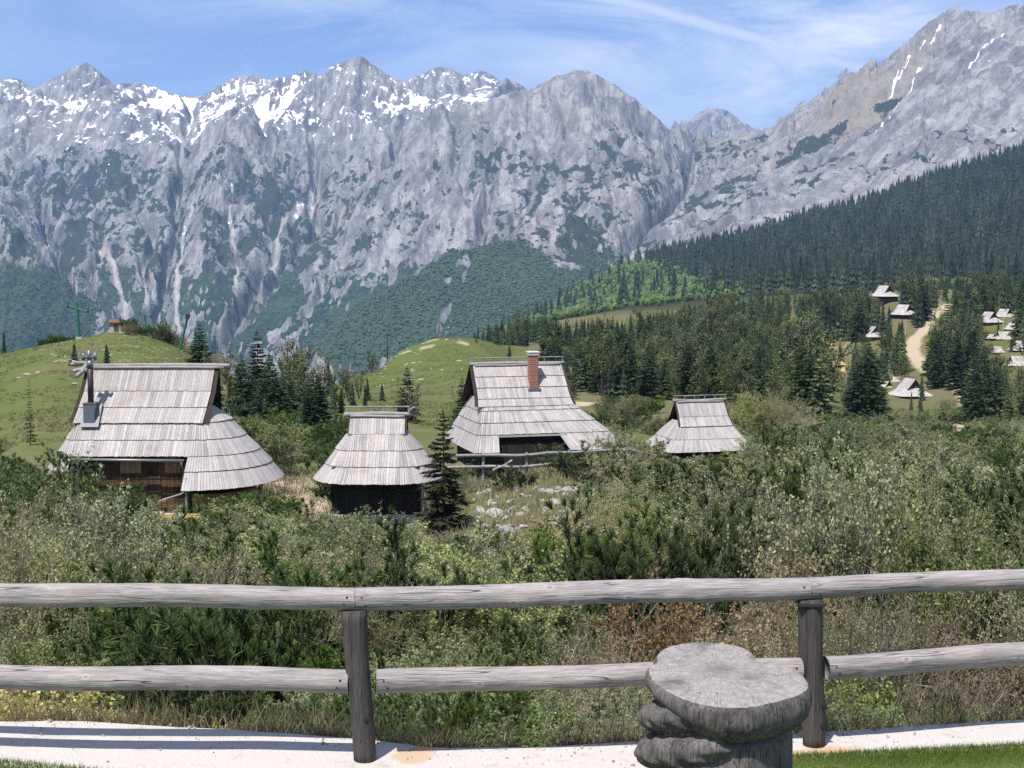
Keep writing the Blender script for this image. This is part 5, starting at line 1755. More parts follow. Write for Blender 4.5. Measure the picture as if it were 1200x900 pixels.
    for k in range(10): m_.box((r.uniform(-.2, .2), r.uniform(-.5, .5), .1 + .06 * (k // 2)), (1.9 + r.uniform(-.3, .3), .2, .045), rz=r.uniform(-.15, .15), col=(r.uniform(.8, 1.1),) * 3)
    m_.build('plank', M['yellow_wood'], t)
    c0 = gpt(337, 73)
    t = empty('wood_pile', c0, R(8), 'low heap of yellow split firewood beside the sandy path right of the large hut', 'firewood')
    m_ = MB()
    for k in range(26):
        x, y = r.uniform(-.8, .8), r.uniform(-.3, .3)
        m_.log((x, y - .25, .08 + r.random() * .3), (x + r.uniform(-.2, .2), y + .25, .08 + r.random() * .3), .07, 6, 2, 0, .05, k, col=(r.uniform(.8, 1.1),) * 3)
    m_.build('log', M['yellow_wood'], t)


hill_things()
# ------------------------------------------------------------------ plant meshes


def leaf_mat(name, c0, c1, trans=0.25, rough=0.6, vary=True):
    m, n, l, o = mat(name)
    c = mixc(n, l, attr(n, 'tint'), c0, c1)
    if vary:
        oi = n.new('ShaderNodeObjectInfo').outputs['Random']
        hs = n.new('ShaderNodeHueSaturation')
        l.new(rngn(n, l, oi, 0.0, 1.0, 0.485, 0.512), hs.inputs['Hue'])
        l.new(rngn(n, l, mth(n, l, 'FRACT', mth(n, l, 'MULTIPLY', oi, 7.31)), 0.0, 1.0, 0.75, 1.15), hs.inputs['Saturation'])
        l.new(rngn(n, l, mth(n, l, 'FRACT', mth(n, l, 'MULTIPLY', oi, 13.7)), 0.0, 1.0, 0.68, 1.50), hs.inputs['Value'])
        l.new(c, hs.inputs['Color']); c = hs.outputs[0]
    d = n.new('ShaderNodeBsdfPrincipled')
    l.new(c, d.inputs['Base Color']); d.inputs['Roughness'].default_value = rough; d.inputs['Specular IOR Level'].default_value = 0.25
    t = n.new('ShaderNodeBsdfTranslucent'); l.new(c, t.inputs['Color'])
    x = n.new('ShaderNodeMixShader'); x.inputs[0].default_value = trans
    l.new(d.outputs[0], x.inputs[1]); l.new(t.outputs[0], x.inputs[2]); l.new(x.outputs[0], o.inputs['Surface'])
    return m


M['pine'] = leaf_mat('dwarf_pine_needles', (0.013, 0.032, 0.009), (0.125, 0.190, 0.048), 0.2)
M['willow'] = leaf_mat('grey_green_leaves', (0.118, 0.146, 0.052), (0.375, 0.405, 0.182), 0.35)
M['budding'] = leaf_mat('budding_leaves', (0.140, 0.145, 0.062), (0.40, 0.39, 0.185), 0.35)
M['yellow_leaf'] = leaf_mat('pale_yellow_leaves', (0.20, 0.20, 0.065), (0.56, 0.50, 0.22), 0.35)
M['fresh_leaf'] = leaf_mat('fresh_green_leaves', (0.10, 0.145, 0.045), (0.29, 0.35, 0.14), 0.4)
M['russet'] = leaf_mat('russet_leaves', (0.15, 0.115, 0.052), (0.34, 0.245, 0.13), 0.35)
M['twig'] = leaf_mat('grey_brown_twig', (0.10, 0.080, 0.062), (0.27, 0.235, 0.19), 0.0, 0.9)
M['pine_twig'] = leaf_mat('brown_pine_stem', (0.045, 0.035, 0.026), (0.11, 0.088, 0.066), 0.0, 0.9)
M['spruce'] = leaf_mat('spruce_needles', (0.014, 0.030, 0.012), (0.062, 0.098, 0.036), 0.15)
M['spruce_brown'] = leaf_mat('brownish_spruce_needles', (0.022, 0.024, 0.010), (0.080, 0.078, 0.032), 0.15)
M['larch'] = leaf_mat('pale_larch_needles', (0.085, 0.115, 0.040), (0.20, 0.24, 0.095), 0.3)
M['bark'] = leaf_mat('dark_bark', (0.040, 0.032, 0.026), (0.10, 0.082, 0.068), 0.0, 0.95)
M['grass_blade'] = leaf_mat('grass_blades', (0.085, 0.14, 0.028), (0.24, 0.32, 0.08), 0.35)
M['hill_blade'] = leaf_mat('hill_grass_blades', (0.11, 0.13, 0.040), (0.30, 0.265, 0.14), 0.3, vary=False)
M['grit'] = simple('grit_stone', (0.32, 0.295, 0.27), 0.9, 0.4, 40.0)
M['dry_blade'] = leaf_mat('dry_grass_blades', (0.11, 0.10, 0.045), (0.30, 0.26, 0.14), 0.3)


def prisms(p0, p1, r0, r1):
    """arrays of segments -> three-sided tubes"""
    d = p1 - p0
    d = d / (np.linalg.norm(d, axis=1, keepdims=True) + 1e-9)
    up = np.where(np.abs(d[:, 2:3]) > 0.9, np.array([[1.0, 0, 0]]), np.array([[0, 0, 1.0]]))
    a = np.cross(d, up); a /= np.linalg.norm(a, axis=1, keepdims=True) + 1e-9
    b = np.cross(d, a)
    n = len(p0)
    V = np.zeros((n, 6, 3))
    for k in range(3):
        c, s = math.cos(2.094 * k), math.sin(2.094 * k)
        o = a * c + b * s
        V[:, k] = p0 + o * r0[:, None]
        V[:, 3 + k] = p1 + o * r1[:, None]
    base = np.arange(n)[:, None] * 6
    F_ = np.concatenate([base + np.array([[k, (k + 1) % 3, 3 + (k + 1) % 3, 3 + k]]) for k in range(3)], 0)
    return V.reshape(-1, 3), F_


def unit(v):
    return v / (np.linalg.norm(v, axis=-1, keepdims=True) + 1e-9)


def skeleton(seed, stems, H, tilt, kids, grand, rad=0.02, spread=0.15, curl=0.5, klen=0.5, droop=0.0, seg=4):
    """stems, their side twigs and the twigs on those; returns segments and the twig list (start, end, level)"""
    g = np.random.default_rng(seed)
    segs, twigs = [], []

    def grow(p, d, L, r, lev, up):
        pts = [p]
        n = seg if lev == 0 else (3 if lev == 1 else 2)
        for i in range(n):
            d = unit(d + np.array([0, 0, up / n]) + g.normal(0, 0.13, 3))
            p = p + d * L / n
            pts.append(p)
        for i in range(n):
            segs.append((pts[i], pts[i + 1], r * (1 - i / n * .75), r * (1 - (i + 1) / n * .75)))
        twigs.append((pts, lev))
        return pts
    for s in range(stems):
        az = 2 * math.pi * (s + g.uniform(-.4, .4)) / stems
        t = g.uniform(*tilt)
        d = np.array([math.cos(az) * math.sin(t), math.sin(az) * math.sin(t), math.cos(t)])
        L = H * g.uniform(.7, 1.1) / max(.45, math.cos(t * .8))
        P = grow(np.array([math.cos(az), math.sin(az), 0]) * spread * g.uniform(.2, 1), d, L, rad, 0, curl)
        for k in range(kids):
            u = g.uniform(.22, .98) * (len(P) - 1); i = min(int(u), len(P) - 2)
            q = P[i] + (P[i + 1] - P[i]) * (u - i)
            dd = unit(unit(P[i + 1] - P[i]) * .8 + g.normal(0, .6, 3) + np.array([0, 0, .15 - droop]))
            K = grow(q, dd, L * klen * g.uniform(.5, 1) * (1.15 - .5 * u / len(P)), rad * .5, 1, curl * .8 - droop)
            for m_ in range(grand):
                u2 = g.uniform(.25, 1) * (len(K) - 1); j = min(int(u2), len(K) - 2)
                q2 = K[j] + (K[j + 1] - K[j]) * (u2 - j)
                d2 = unit(unit(K[j + 1] - K[j]) * .8 + g.normal(0, .6, 3) + np.array([0, 0, .1 - droop]))
                grow(q2, d2, L * klen * .42 * g.uniform(.5, 1.1), rad * .26, 2, curl * .6 - droop)
    return segs, twigs


def stem_mesh(name, segs, m, seed):
    p0 = np.array([s[0] for s in segs]); p1 = np.array([s[1] for s in segs])
    V, F_ = prisms(p0, p1, np.array([s[2] for s in segs]), np.array([s[3] for s in segs]))
    g = np.random.default_rng(seed)
    t = np.tile(np.repeat(g.uniform(0, 1, len(segs)), 1), 3)
    return new_mesh(name, V, F_, mats=[m], fcol=np.repeat(t[:, None], 3, 1))


def blades_mesh(name, base, dirs, length, width, m, tint, quad=False):
    """one thin triangle (or leaf-shaped quad) per entry"""
    n = len(base)
    g = np.random.default_rng(n)
    s = unit(np.cross(dirs, unit(g.normal(0, 1, (n, 3)))))
    tip = base + dirs * length[:, None]
    w = width[:, None]
    if quad:
        mid = base + dirs * length[:, None] * .5
        V = np.stack([base, mid + s * w, tip, mid - s * w], 1).reshape(-1, 3)
        i = np.arange(n)[:, None] * 4
        return new_mesh(name, V, i + np.array([[0, 1, 2, 3]]), mats=[m], fcol=np.repeat(tint[:, None], 3, 1))
    V = np.stack([base + s * w, base - s * w, tip], 1).reshape(-1, 3)
    i = np.arange(n)[:, None] * 3
    return new_mesh(name, V, None, i + np.array([[0, 1, 2]]), mats=[m], fcol=np.repeat(tint[:, None], 3, 1))


def tw_points(twigs, g, lv, per, t0=0.3):
    P, D, L_ = [], [], []
    for pts, lev in twigs:
        if lev not in lv: continue
        k = per[lev] if isinstance(per, dict) else per
        for _ in range(k):
            u = (t0 + (1 - t0) * g.random() ** .7) * (len(pts) - 1); i = min(int(u), len(pts) - 2)
            P.append(pts[i] + (pts[i + 1] - pts[i]) * (u - i)); D.append(unit(pts[i + 1] - pts[i])); L_.append(u / (len(pts) - 1))
    return np.array(P), np.array(D), np.array(L_)


def dwarf_pine(seed, H=1.2, stems=15):
    segs, tw = skeleton(seed, stems, H, (.25, 1.05), 6, 4, .022, .3, .9, .42)
    g = np.random.default_rng(seed + 1)
    P, D, U = tw_points(tw, g, (0, 1, 2), {0: 4, 1: 4, 2: 3}, .45)
    nb = 11
    n = len(P)
    B = np.repeat(P, nb, 0)
    dd = unit(np.repeat(D, nb, 0) * .9 + np.array([0, 0, .35]) + g.normal(0, .55, (n * nb, 3)))
    clump = np.repeat(np.clip(g.normal(.42, .2, n) + .25 * (P[:, 2] / H - .6), 0, 1), nb)
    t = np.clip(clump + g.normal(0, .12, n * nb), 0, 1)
    return (blades_mesh('needles', B, dd, g.uniform(.08, .14, n * nb), g.uniform(.007, .011, n * nb), M['pine'], t), stem_mesh('stems', segs, M['pine_twig'], seed))


def leafy(seed, mname, H=1.5, stems=11, kids=6, grand=5, per=(2, 5, 9), size=.038, tilt=(.1, .75), curl=.4, droop=0., klen=.5, rad=.016, aspect=.33, tw='twig'):
    segs, twg = skeleton(seed, stems, H, tilt, kids, grand, rad, .22, curl, klen, droop)
    g = np.random.default_rng(seed + 2)
    P, D, U = tw_points(twg, g, (0, 1, 2), {0: per[0], 1: per[1], 2: per[2]}, .25)
    P = np.repeat(P[::3], 3, 0) + g.normal(0, .016, (len(P[::3]) * 3, 3)); D = np.repeat(D[::3], 3, 0)      # leaves stand in little bunches
    n = len(P)
    d = unit(D * .5 + g.normal(0, .7, (n, 3)) + np.array([0, 0, .25]))
    c = .45 + .35 * np.sin(P[:, 0] * 5 + seed) * np.sin(P[:, 1] * 5 + 2) + g.normal(0, .22, n)
    L_ = g.uniform(.6, 1.3, n) * size
    return (blades_mesh('leaves', P + g.normal(0, .012, (n, 3)), d, L_, L_ * aspect, M[mname], np.clip(c, 0, 1), True), stem_mesh('stems', segs, M[tw], seed))


def conifer(seed, h=1.0, wh=26, nb=9, let=5, rbase=.17, droop=.35, m='spruce', sparse=0.0, bare=0.08, blade=.030, fine=1):
    """unit-height conifer: whorled drooping boughs built of many small sprays; returns crown mesh and trunk mesh"""
    g = np.random.default_rng(seed)
    B, D, L_, Wd, T = [], [], [], [], []
    segs = []
    z0 = bare
    lean = g.normal(0, .012, 2)
    for i in range(wh):
        t = (i + g.uniform(-.3, .3)) / wh
        z = z0 + (1 - z0) * min(.985, max(0, t)) ** .92
        R_ = rbase * ((1 - (z - z0) / (1 - z0)) ** .80) * (1.0 if t > .08 else .8) + .008
        k = max(3, int(nb * (.6 + .4 * (1 - t))))
        a0 = g.uniform(0, 6.28)
        for j in range(k):
            if g.random() < sparse: continue
            a = a0 + 6.283 * j / k + g.normal(0, .25)
            r = R_ * g.uniform(.55, 1.2)
            dr = droop * g.uniform(.6, 1.3) * (1 - .9 * t)
            o = np.array([math.cos(a), math.sin(a), 0])
            p0 = np.array([lean[0] * z, lean[1] * z, z])
            tint = np.clip(g.normal(.38, .2), 0, 1)
            n = max(2, int(let * (.4 + r / rbase)))
            pr = None
            for q in range(n + 1):
                u = q / n
                p = p0 + o * r * u + np.array([0, 0, -dr * r * u * (1.3 - .75 * u) + (.25 * r * u if t > .6 else 0)])
                if pr is not None and fine > 1: segs.append((pr, p, .0022 * (1 - u * .7), .0022 * (1 - u)))
                pr = p
                if u < .12: continue
                side = np.array([-o[1], o[0], 0])
                for sg in ((-1, 1, 0) if fine else (0, 1)):
                    d = unit(o * .75 + side * sg * g.uniform(.6, 1.1) + np.array([0, 0, -.28 * g.uniform(0, 2) + .18]) + g.normal(0, .12, 3))
                    B.append(p); D.append(d)
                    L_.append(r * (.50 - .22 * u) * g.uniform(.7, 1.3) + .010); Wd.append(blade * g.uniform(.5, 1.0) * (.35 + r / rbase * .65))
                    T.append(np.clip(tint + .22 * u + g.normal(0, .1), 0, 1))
    # leader
    for k in range(6):
        B.append(np.array([lean[0], lean[1], .955 + .006 * k])); D.append(unit(g.normal(0, .3, 3) + np.array([0, 0, 1.0]))); L_.append(.035); Wd.append(blade * .22); T.append(.5)
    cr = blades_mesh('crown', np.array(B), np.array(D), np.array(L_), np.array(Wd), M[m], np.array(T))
    for i in range(5):
        z = i / 5
        segs.append((np.array([lean[0] * z, lean[1] * z, z - .02]), np.array([lean[0] * (z + .2), lean[1] * (z + .2), z + .19]), .013 * (1 - z) + .002, .013 * (1 - z - .2) + .002))
    return cr, stem_mesh('trunk', segs, M['bark'], seed)


def broad(seed, m, H=1.0, sparse_leaves=9, tw='bark'):
    segs, twg = skeleton(seed, 5, H * .9, (.03, .35), 9, 6, .014, .03, .35, .40)
    g = np.random.default_rng(seed)
    P, D, U = tw_points(twg, g, (1, 2), {1: sparse_leaves // 2, 2: sparse_leaves}, .1)
    n = len(P)
    d = unit(g.normal(0, 1, (n, 3)))
    c = np.clip(.45 + .3 * np.sin(P[:, 0] * 22) * np.sin(P[:, 2] * 17) + g.normal(0, .2, n), 0, 1)
    L_ = g.uniform(.018, .034, n)
    return blades_mesh('crown', P, d, L_, L_ * .45, M[m], c, True), stem_mesh('trunk', segs, M[tw], seed)


# ------------------------------------------------------------------ planting
PL = np.random.default_rng(77)


def plant(name, meshes, pos, s, rz, label, cat, group, parts=('foliage', 'stems'), sz=None, tilt=0.0):
    """a plant with its parts, or one joined mesh when it is far and small"""
    scl = (s, s, sz or s)
    if isinstance(meshes, tuple):
        r = empty(name, pos, rz, label, cat, group)
        r.scale = scl
        for nm, me in zip(parts, meshes):
            link(nm, me, r)
        return r
    o = link(name, meshes, None, pos, label, cat, group)
    o.rotation_euler = (0, tilt, rz); o.scale = scl
    return o


def joined(name, a, b):
    """crown and trunk meshes as one mesh for far, small copies"""
    import bmesh
    bm = bmesh.new()
    bm.from_mesh(a); k = len(bm.faces)
    bm.from_mesh(b)
    bm.faces.ensure_lookup_table()
    for f in bm.faces[k:]: f.material_index = 1
    me = bpy.data.meshes.new(name)
    bm.to_mesh(me); bm.free()
    me.materials.append(a.materials[0]); me.materials.append(b.materials[0])
    return me


KINDS = {
    'dwarf_pine': [dwarf_pine(1001 + k, 1.15, 15) for k in range(4)],
    'willow_shrub': [leafy(1101 + k, 'willow', 1.5, 12, 8, 6, (3, 10, 20), .048) for k in range(3)],
    'budding_shrub': [leafy(1201 + k, 'budding', 1.5, 14, 7, 5, (2, 6, 13), .038, (.1, .9), .35, .05, rad=.012) for k in range(4)],
    'bare_shrub': [leafy(1301 + k, 'budding', 1.7, 12, 7, 5, (0, 1, 3), .034, (.05, .7), .35, .0, rad=.017) for k in range(3)],
    'yellow_shrub': [leafy(1401 + k, 'yellow_leaf', 0.7, 16, 6, 4, (4, 10, 12), .036, (.1, .7), .5, rad=.007, aspect=.45) for k in range(3)],
    'fresh_shrub': [leafy(1501 + k, 'fresh_leaf', 0.9, 13, 7, 4, (4, 9, 12), .042, (.1, .8), .4, rad=.008, aspect=.45) for k in range(3)],
    'russet_shrub': [leafy(1601 + k, 'russet', 1.4, 14, 7, 5, (2, 5, 8), .044, (.05, .6), .4, rad=.011, aspect=.45) for k in range(3)],
}
SIZE_OF = lambda me: (lambda c: (np.ptp(c[:, :2], axis=0).mean(), np.percentile(c[:, 2], 99.5)))(np.array([v.co[:] for v in me.vertices]))
LOOK = {'dwarf_pine': ('dark green dwarf mountain pine', 'dwarf pine'), 'willow_shrub': ('grey green leafy willow bush', 'bush'), 'budding_shrub': ('twiggy olive bush just coming into leaf', 'bush'),
        'bare_shrub': ('bare grey brown twiggy bush', 'bush'), 'yellow_shrub': ('low pale yellow green bush', 'bush'), 'fresh_shrub': ('fresh light green bush', 'bush'), 'russet_shrub': ('russet leaved thin bush', 'bush')}
SIDES = [(-9999, 240, 'on the far left'), (240, 500, 'left of centre'), (500, 760, 'at the centre'), (760, 960, 'right of centre'), (960, 99999, 'on the far right')]
BANDS = [(0, 14.5, 'hugging the concrete strip'), (14.5, 27, 'just below the foreground fence'), (27, 48, 'halfway down the slope'), (48, 98, 'close around the huts'), (98, 9999, 'beyond the huts')]
# lowest picture line (photo rows) that the plants in front of the huts may reach, by column
LIM_X = [-200, 0, 60, 95, 120, 150, 160, 168, 240, 252, 290, 330, 345, 372, 400, 430, 465, 500, 560, 600, 650, 690, 720, 760, 790, 850, 900, 960, 1000, 1100, 1200, 1400]
LIM_Y = [520, 528, 550, 560, 566, 580, 594, 616, 620, 590, 578, 584, 606, 606, 598, 600, 616, 622, 618, 632, 628, 592, 566, 552, 540, 534, 522, 498, 492, 506, 512, 520]


FAR_X = [-200, 0, 50, 70, 215, 225, 260, 330, 400, 430, 560, 700, 750, 756, 762, 884, 890, 960, 1000, 1100, 1200, 1400]
FAR_Y = [545, 545, 550, 566, 566, 470, 470, 480, 480, 545, 545, 500, 500, 500, 535, 532, 500, 486, 484, 500, 505, 505]
SIZE = {}


def pick(px, py, d, x=0.0):
    """mix of kinds by place: dark pines left of centre, twiggy brown growth at the centre, russet and fresh green on the right"""
    w = dict(dwarf_pine=.30, willow_shrub=.26, budding_shrub=.30, bare_shrub=.08, yellow_shrub=.0, fresh_shrub=.0, russet_shrub=.0)
    if d < 13.8:
        if px < 330: w = dict(yellow_shrub=.75, budding_shrub=.15, dwarf_pine=.1)
        elif px < 700: w = dict(yellow_shrub=.10 if px < 520 else .0, budding_shrub=.42, dwarf_pine=.14, fresh_shrub=.34)
        elif px < 940: w = dict(budding_shrub=.5, russet_shrub=.1, fresh_shrub=.4)
        else: w = dict(fresh_shrub=.85, budding_shrub=.15)
    elif d < 21:
        if px < 70: w = dict(budding_shrub=.8, willow_shrub=.2)
        elif px < 420: w = dict(dwarf_pine=.80, budding_shrub=.12, willow_shrub=.08)
        elif px < 600: w = dict(dwarf_pine=.55, budding_shrub=.25, willow_shrub=.2)
        elif px < 860: w = dict(budding_shrub=.55, bare_shrub=.30, russet_shrub=.15)
        else: w = dict(russet_shrub=.22, budding_shrub=.36, bare_shrub=.20, dwarf_pine=.05, fresh_shrub=.17)
    elif d < 34:
        if px < 60: w = dict(budding_shrub=.6, willow_shrub=.4)
        elif px < 300: w = dict(dwarf_pine=.45, willow_shrub=.3, budding_shrub=.25)
        elif px < 560: w = dict(willow_shrub=.45, dwarf_pine=.3, budding_shrub=.25)
        elif px < 700: w = dict(dwarf_pine=.45, budding_shrub=.35, willow_shrub=.2)
        elif px < 900: w = dict(bare_shrub=.35, budding_shrub=.4, dwarf_pine=.18, russet_shrub=.07)
        else: w = dict(budding_shrub=.36, russet_shrub=.08, dwarf_pine=.24, willow_shrub=.32)
    elif d < 60:
        if px < 110: w = dict(dwarf_pine=.4, budding_shrub=.4, willow_shrub=.2)
        elif px < 560: w = dict(willow_shrub=.5, budding_shrub=.25, dwarf_pine=.25)
        elif px < 760: w = dict(budding_shrub=.5, dwarf_pine=.35, bare_shrub=.15)
        else: w = dict(dwarf_pine=.38, budding_shrub=.32, willow_shrub=.25, bare_shrub=.05)
    elif px > 700: w = dict(dwarf_pine=.46, budding_shrub=.26, willow_shrub=.24, bare_shrub=.04)
    else: w = dict(dwarf_pine=.6, budding_shrub=.25, willow_shrub=.15)
    f = perlin(np.array([x / (2.0 + .06 * d)]), np.array([d / (2.4 + .09 * d)]), 701)[0]
    w['dwarf_pine'] = w.get('dwarf_pine', 0) * (4.0 if f > -.05 else .3)
    f = perlin(np.array([x / (1.6 + .05 * d)]), np.array([d / (2.0 + .08 * d)]), 709)[0]
    if 'willow_shrub' in w: w['willow_shrub'] *= 2.5 if f > 0 else .35
    k = list(w)
    p = np.array([w[q] for q in k])
    return k[PL.choice(len(k), p=p / p.sum())]


HUT_XY = [(W(178, 430, 75).x, 75, 7.2), (W(443, 487, 68).x, 68, 3.4), (W(606, 427, 88).x, 88, 6.6), (W(820, 470, 105).x, 105, 4.6)]


def shrubs():
    spots = []
    SIZE.update({k: [SIZE_OF(v[0]) for v in vs] for k, vs in KINDS.items()})
    print(SIZE)
    cell = {}

    def free(x, y, s):
        k0, k1 = int(x // 4), int(y // 4)
        for a in range(k0 - 1, k0 + 2):
            for b in range(k1 - 1, k1 + 2):
                for (u, v, t) in cell.get((a, b), ()):
                    if (u - x) ** 2 + (v - y) ** 2 < (.5 * (s + t)) ** 2: return False
        return True
    bands = [(10.2, 14.5, .56, 2600), (14.5, 22, 1.15, 2200), (22, 34, 1.95, 2600), (34, 50, 2.7, 2400), (50, 72, 3.1, 2600), (72, 110, 3.3, 2000), (110, 260, 5.4, 1500)]
    for d0, d1, sp, tries in bands:
        for _ in range(tries):
            d = math.sqrt(PL.uniform(d0 * d0, d1 * d1)); px = PL.uniform(-70, 1270)
            x = X_at(px, d)
            if d < 14.5 and d < strip_edge(STRIP_BACK, px) + .28: continue
            if any((x - a) ** 2 + (d - b) ** 2 < r * r for a, b, r in HUT_XY): continue
            if 552 < px < 722 and 58 < d < 90 and PL.random() < .93: continue       # stony knoll
            if 318 < px < 392 and 68 < d < 92: continue                                # trodden ground between two huts
            if d > 84 and 400 < px < 640: continue
            if d > 110 and not (px > 700 or 225 < px < 430): continue
            if d > 84 and px < 230: continue
            s = sp * PL.uniform(.72, 1.25)
            if not free(x, d, s): continue
            z = gz(x, d)
            k = pick(px, 0, d, x)
            vi = int(PL.integers(len(KINDS[k])))
            mw, mh = SIZE[k][vi]
            ratio = {'yellow_shrub': .62, 'fresh_shrub': .66, 'dwarf_pine': .74, 'willow_shrub': .78, 'budding_shrub': .80, 'bare_shrub': .95, 'russet_shrub': .82}[k]
            wd = 1.5 * s * PL.uniform(.95, 1.25)
            ht = wd * ratio * PL.uniform(.62, 1.25) * (.85 if d > 50 else 1)
            if 14.5 < d < 30 and px > 620 and k in ('bare_shrub', 'russet_shrub', 'budding_shrub'): ht *= 1.3
            lim = np.interp(px, LIM_X, LIM_Y) if d < 73 else np.interp(px, FAR_X, FAR_Y)
            if d < 66 and 700 < px and d > 34: lim = max(lim, np.interp(px, [700, 760, 900, 960, 1000, 1300], [570, 552, 535, 520, 512, 530]))
            lim += PL.uniform(-3, 12)
            mx = W(px, lim, d).z - z
            if ht > mx:
                if mx < .22 * wd: continue
                ht = mx; wd = min(wd, ht * 2.4)
            sc, zs = wd / mw, ht / mh
            cell.setdefault((int(x // 4), int(d // 4)), []).append((x, d, s))
            spots.append((k, x, d, z, sc, zs, px, vi))
    def add(k, px, d, w_, h_, dz=-.2):
        vi = int(PL.integers(len(KINDS[k]))); mw, mh = SIZE[k][vi]
        x = X_at(px, d)
        spots.append((k, x, d, gz(x, d) + dz, w_ / mw, h_ / mh, px, vi))
    # dark bushes along the crest of the left hill and by the lift hut
    for _ in range(34):
        px = PL.uniform(-40, 88)
        add('dwarf_pine', px, PL.uniform(223, 236), PL.uniform(2.5, 4), PL.uniform(1.5, 2.6) * (1.15 - abs(px - 60) / 200))
    for _ in range(46):
        px = PL.uniform(148, 262)
        add('dwarf_pine' if px < 205 and PL.random() < .7 else 'budding_shrub', px, PL.uniform(216, 234), PL.uniform(2.5, 4), PL.uniform(1.8, 3.2))
    for _ in range(270):
        px = PL.uniform(880, 1260) if PL.random() < .6 else PL.uniform(1125, 1260); d = PL.uniform(230, 560)
        k_ = ('budding_shrub', 'willow_shrub', 'dwarf_pine')[int(PL.integers(0, 5)) // 2]
        x = X_at(px, d); py = proj_py(gz(x, d), d)
        if any(abs(px - v[0]) < v[3] * .55 + 3 and d < v[2] + 3 and v[1] - 12 < py < v[1] + 10 for v in VILLAGE): continue
        if any(abs(px - a) < 13 and abs(py - b) < 16 for a, b in ((1131, 517), (1126, 448), (1092, 375), (1084, 388), (1072, 400), (1070, 414), (1080, 430), (1095, 437), (1132, 460), (1133, 480), (1130, 505), (1110, 360))): continue
        add(k_, px, d, PL.uniform(4, 7), PL.uniform(2.2, 4.2))
    # low pines on the meadow between the right huts
    for _ in range(16):
        px = PL.uniform(688, 775)
        add('dwarf_pine' if PL.random() < .7 else 'willow_shrub', px, PL.uniform(118, 190), PL.uniform(2.5, 4.5), PL.uniform(1.3, 2.4))
    # the big pale bushes behind the right hut
    for px, d, w_, h_ in ((862, 150, 6, 4.2), (895, 150, 7, 4.8), (925, 152, 6, 4.0), (745, 150, 4.5, 3.0), (728, 146, 5, 3.2), (880, 146, 6, 4.4), (908, 146, 6, 4.4), (945, 150, 5, 3.2)):
        add('willow_shrub' if px in (745, 880) else 'budding_shrub', px, d, w_, h_, -.3)
    far = {k: [joined(k, *v) for v in vs] for k, vs in KINDS.items()}
    cnt = {}
    for i, (k, x, d, z, sc, zs, px, vi) in enumerate(spots):
        side = [s[2] for s in SIDES if s[0] <= px < s[1]][0]
        band = [b[2] for b in BANDS if b[0] <= d < b[1]][0]
        lab = f'{LOOK[k][0]} {band} {side}'
        grp = f'{LOOK[k][0]}s {band} {side}'
        vs = KINDS[k] if d < 30 else far[k]
        me = vs[vi]
        nm = 'leaves' if k != 'dwarf_pine' else 'needles'
        plant(k, me, (x, d, z - .06), sc, PL.uniform(0, 6.28), lab, LOOK[k][1], grp, (nm, 'stems'), zs, PL.normal(0, .06))
        cnt[k] = cnt.get(k, 0) + 1
    print('shrubs', cnt)


shrubs()

# ------------------------------------------------------------------ spruces and other trees
SPR = [conifer(2001 + k, wh=24, nb=9, let=5, rbase=.165 + .02 * k, droop=.4) for k in range(4)]
SPR_S = [conifer(2051 + k, wh=15, nb=7, let=2, rbase=.17 + .015 * k, droop=.35, blade=.05, fine=1) for k in range(4)]
LAR = [conifer(2101 + k, wh=20, nb=7, let=4, rbase=.16, droop=.15, m='larch', sparse=.2, blade=.022) for k in range(2)]
BRO = [broad(2201 + k, 'larch') for k in range(2)]
BAR = [broad(2251 + k, 'budding', sparse_leaves=3) for k in range(2)]


def d_for(px, py, d0, d1):
    """farthest ground distance whose picture row is py in column px"""
    best, bd = None, 9e9
    for d in np.exp(np.linspace(math.log(d0), math.log(d1), 160)):
        e = abs(proj_py(gz(X_at(px, d), d), d) - py)
        if e < bd: best, bd = d, e
    return best


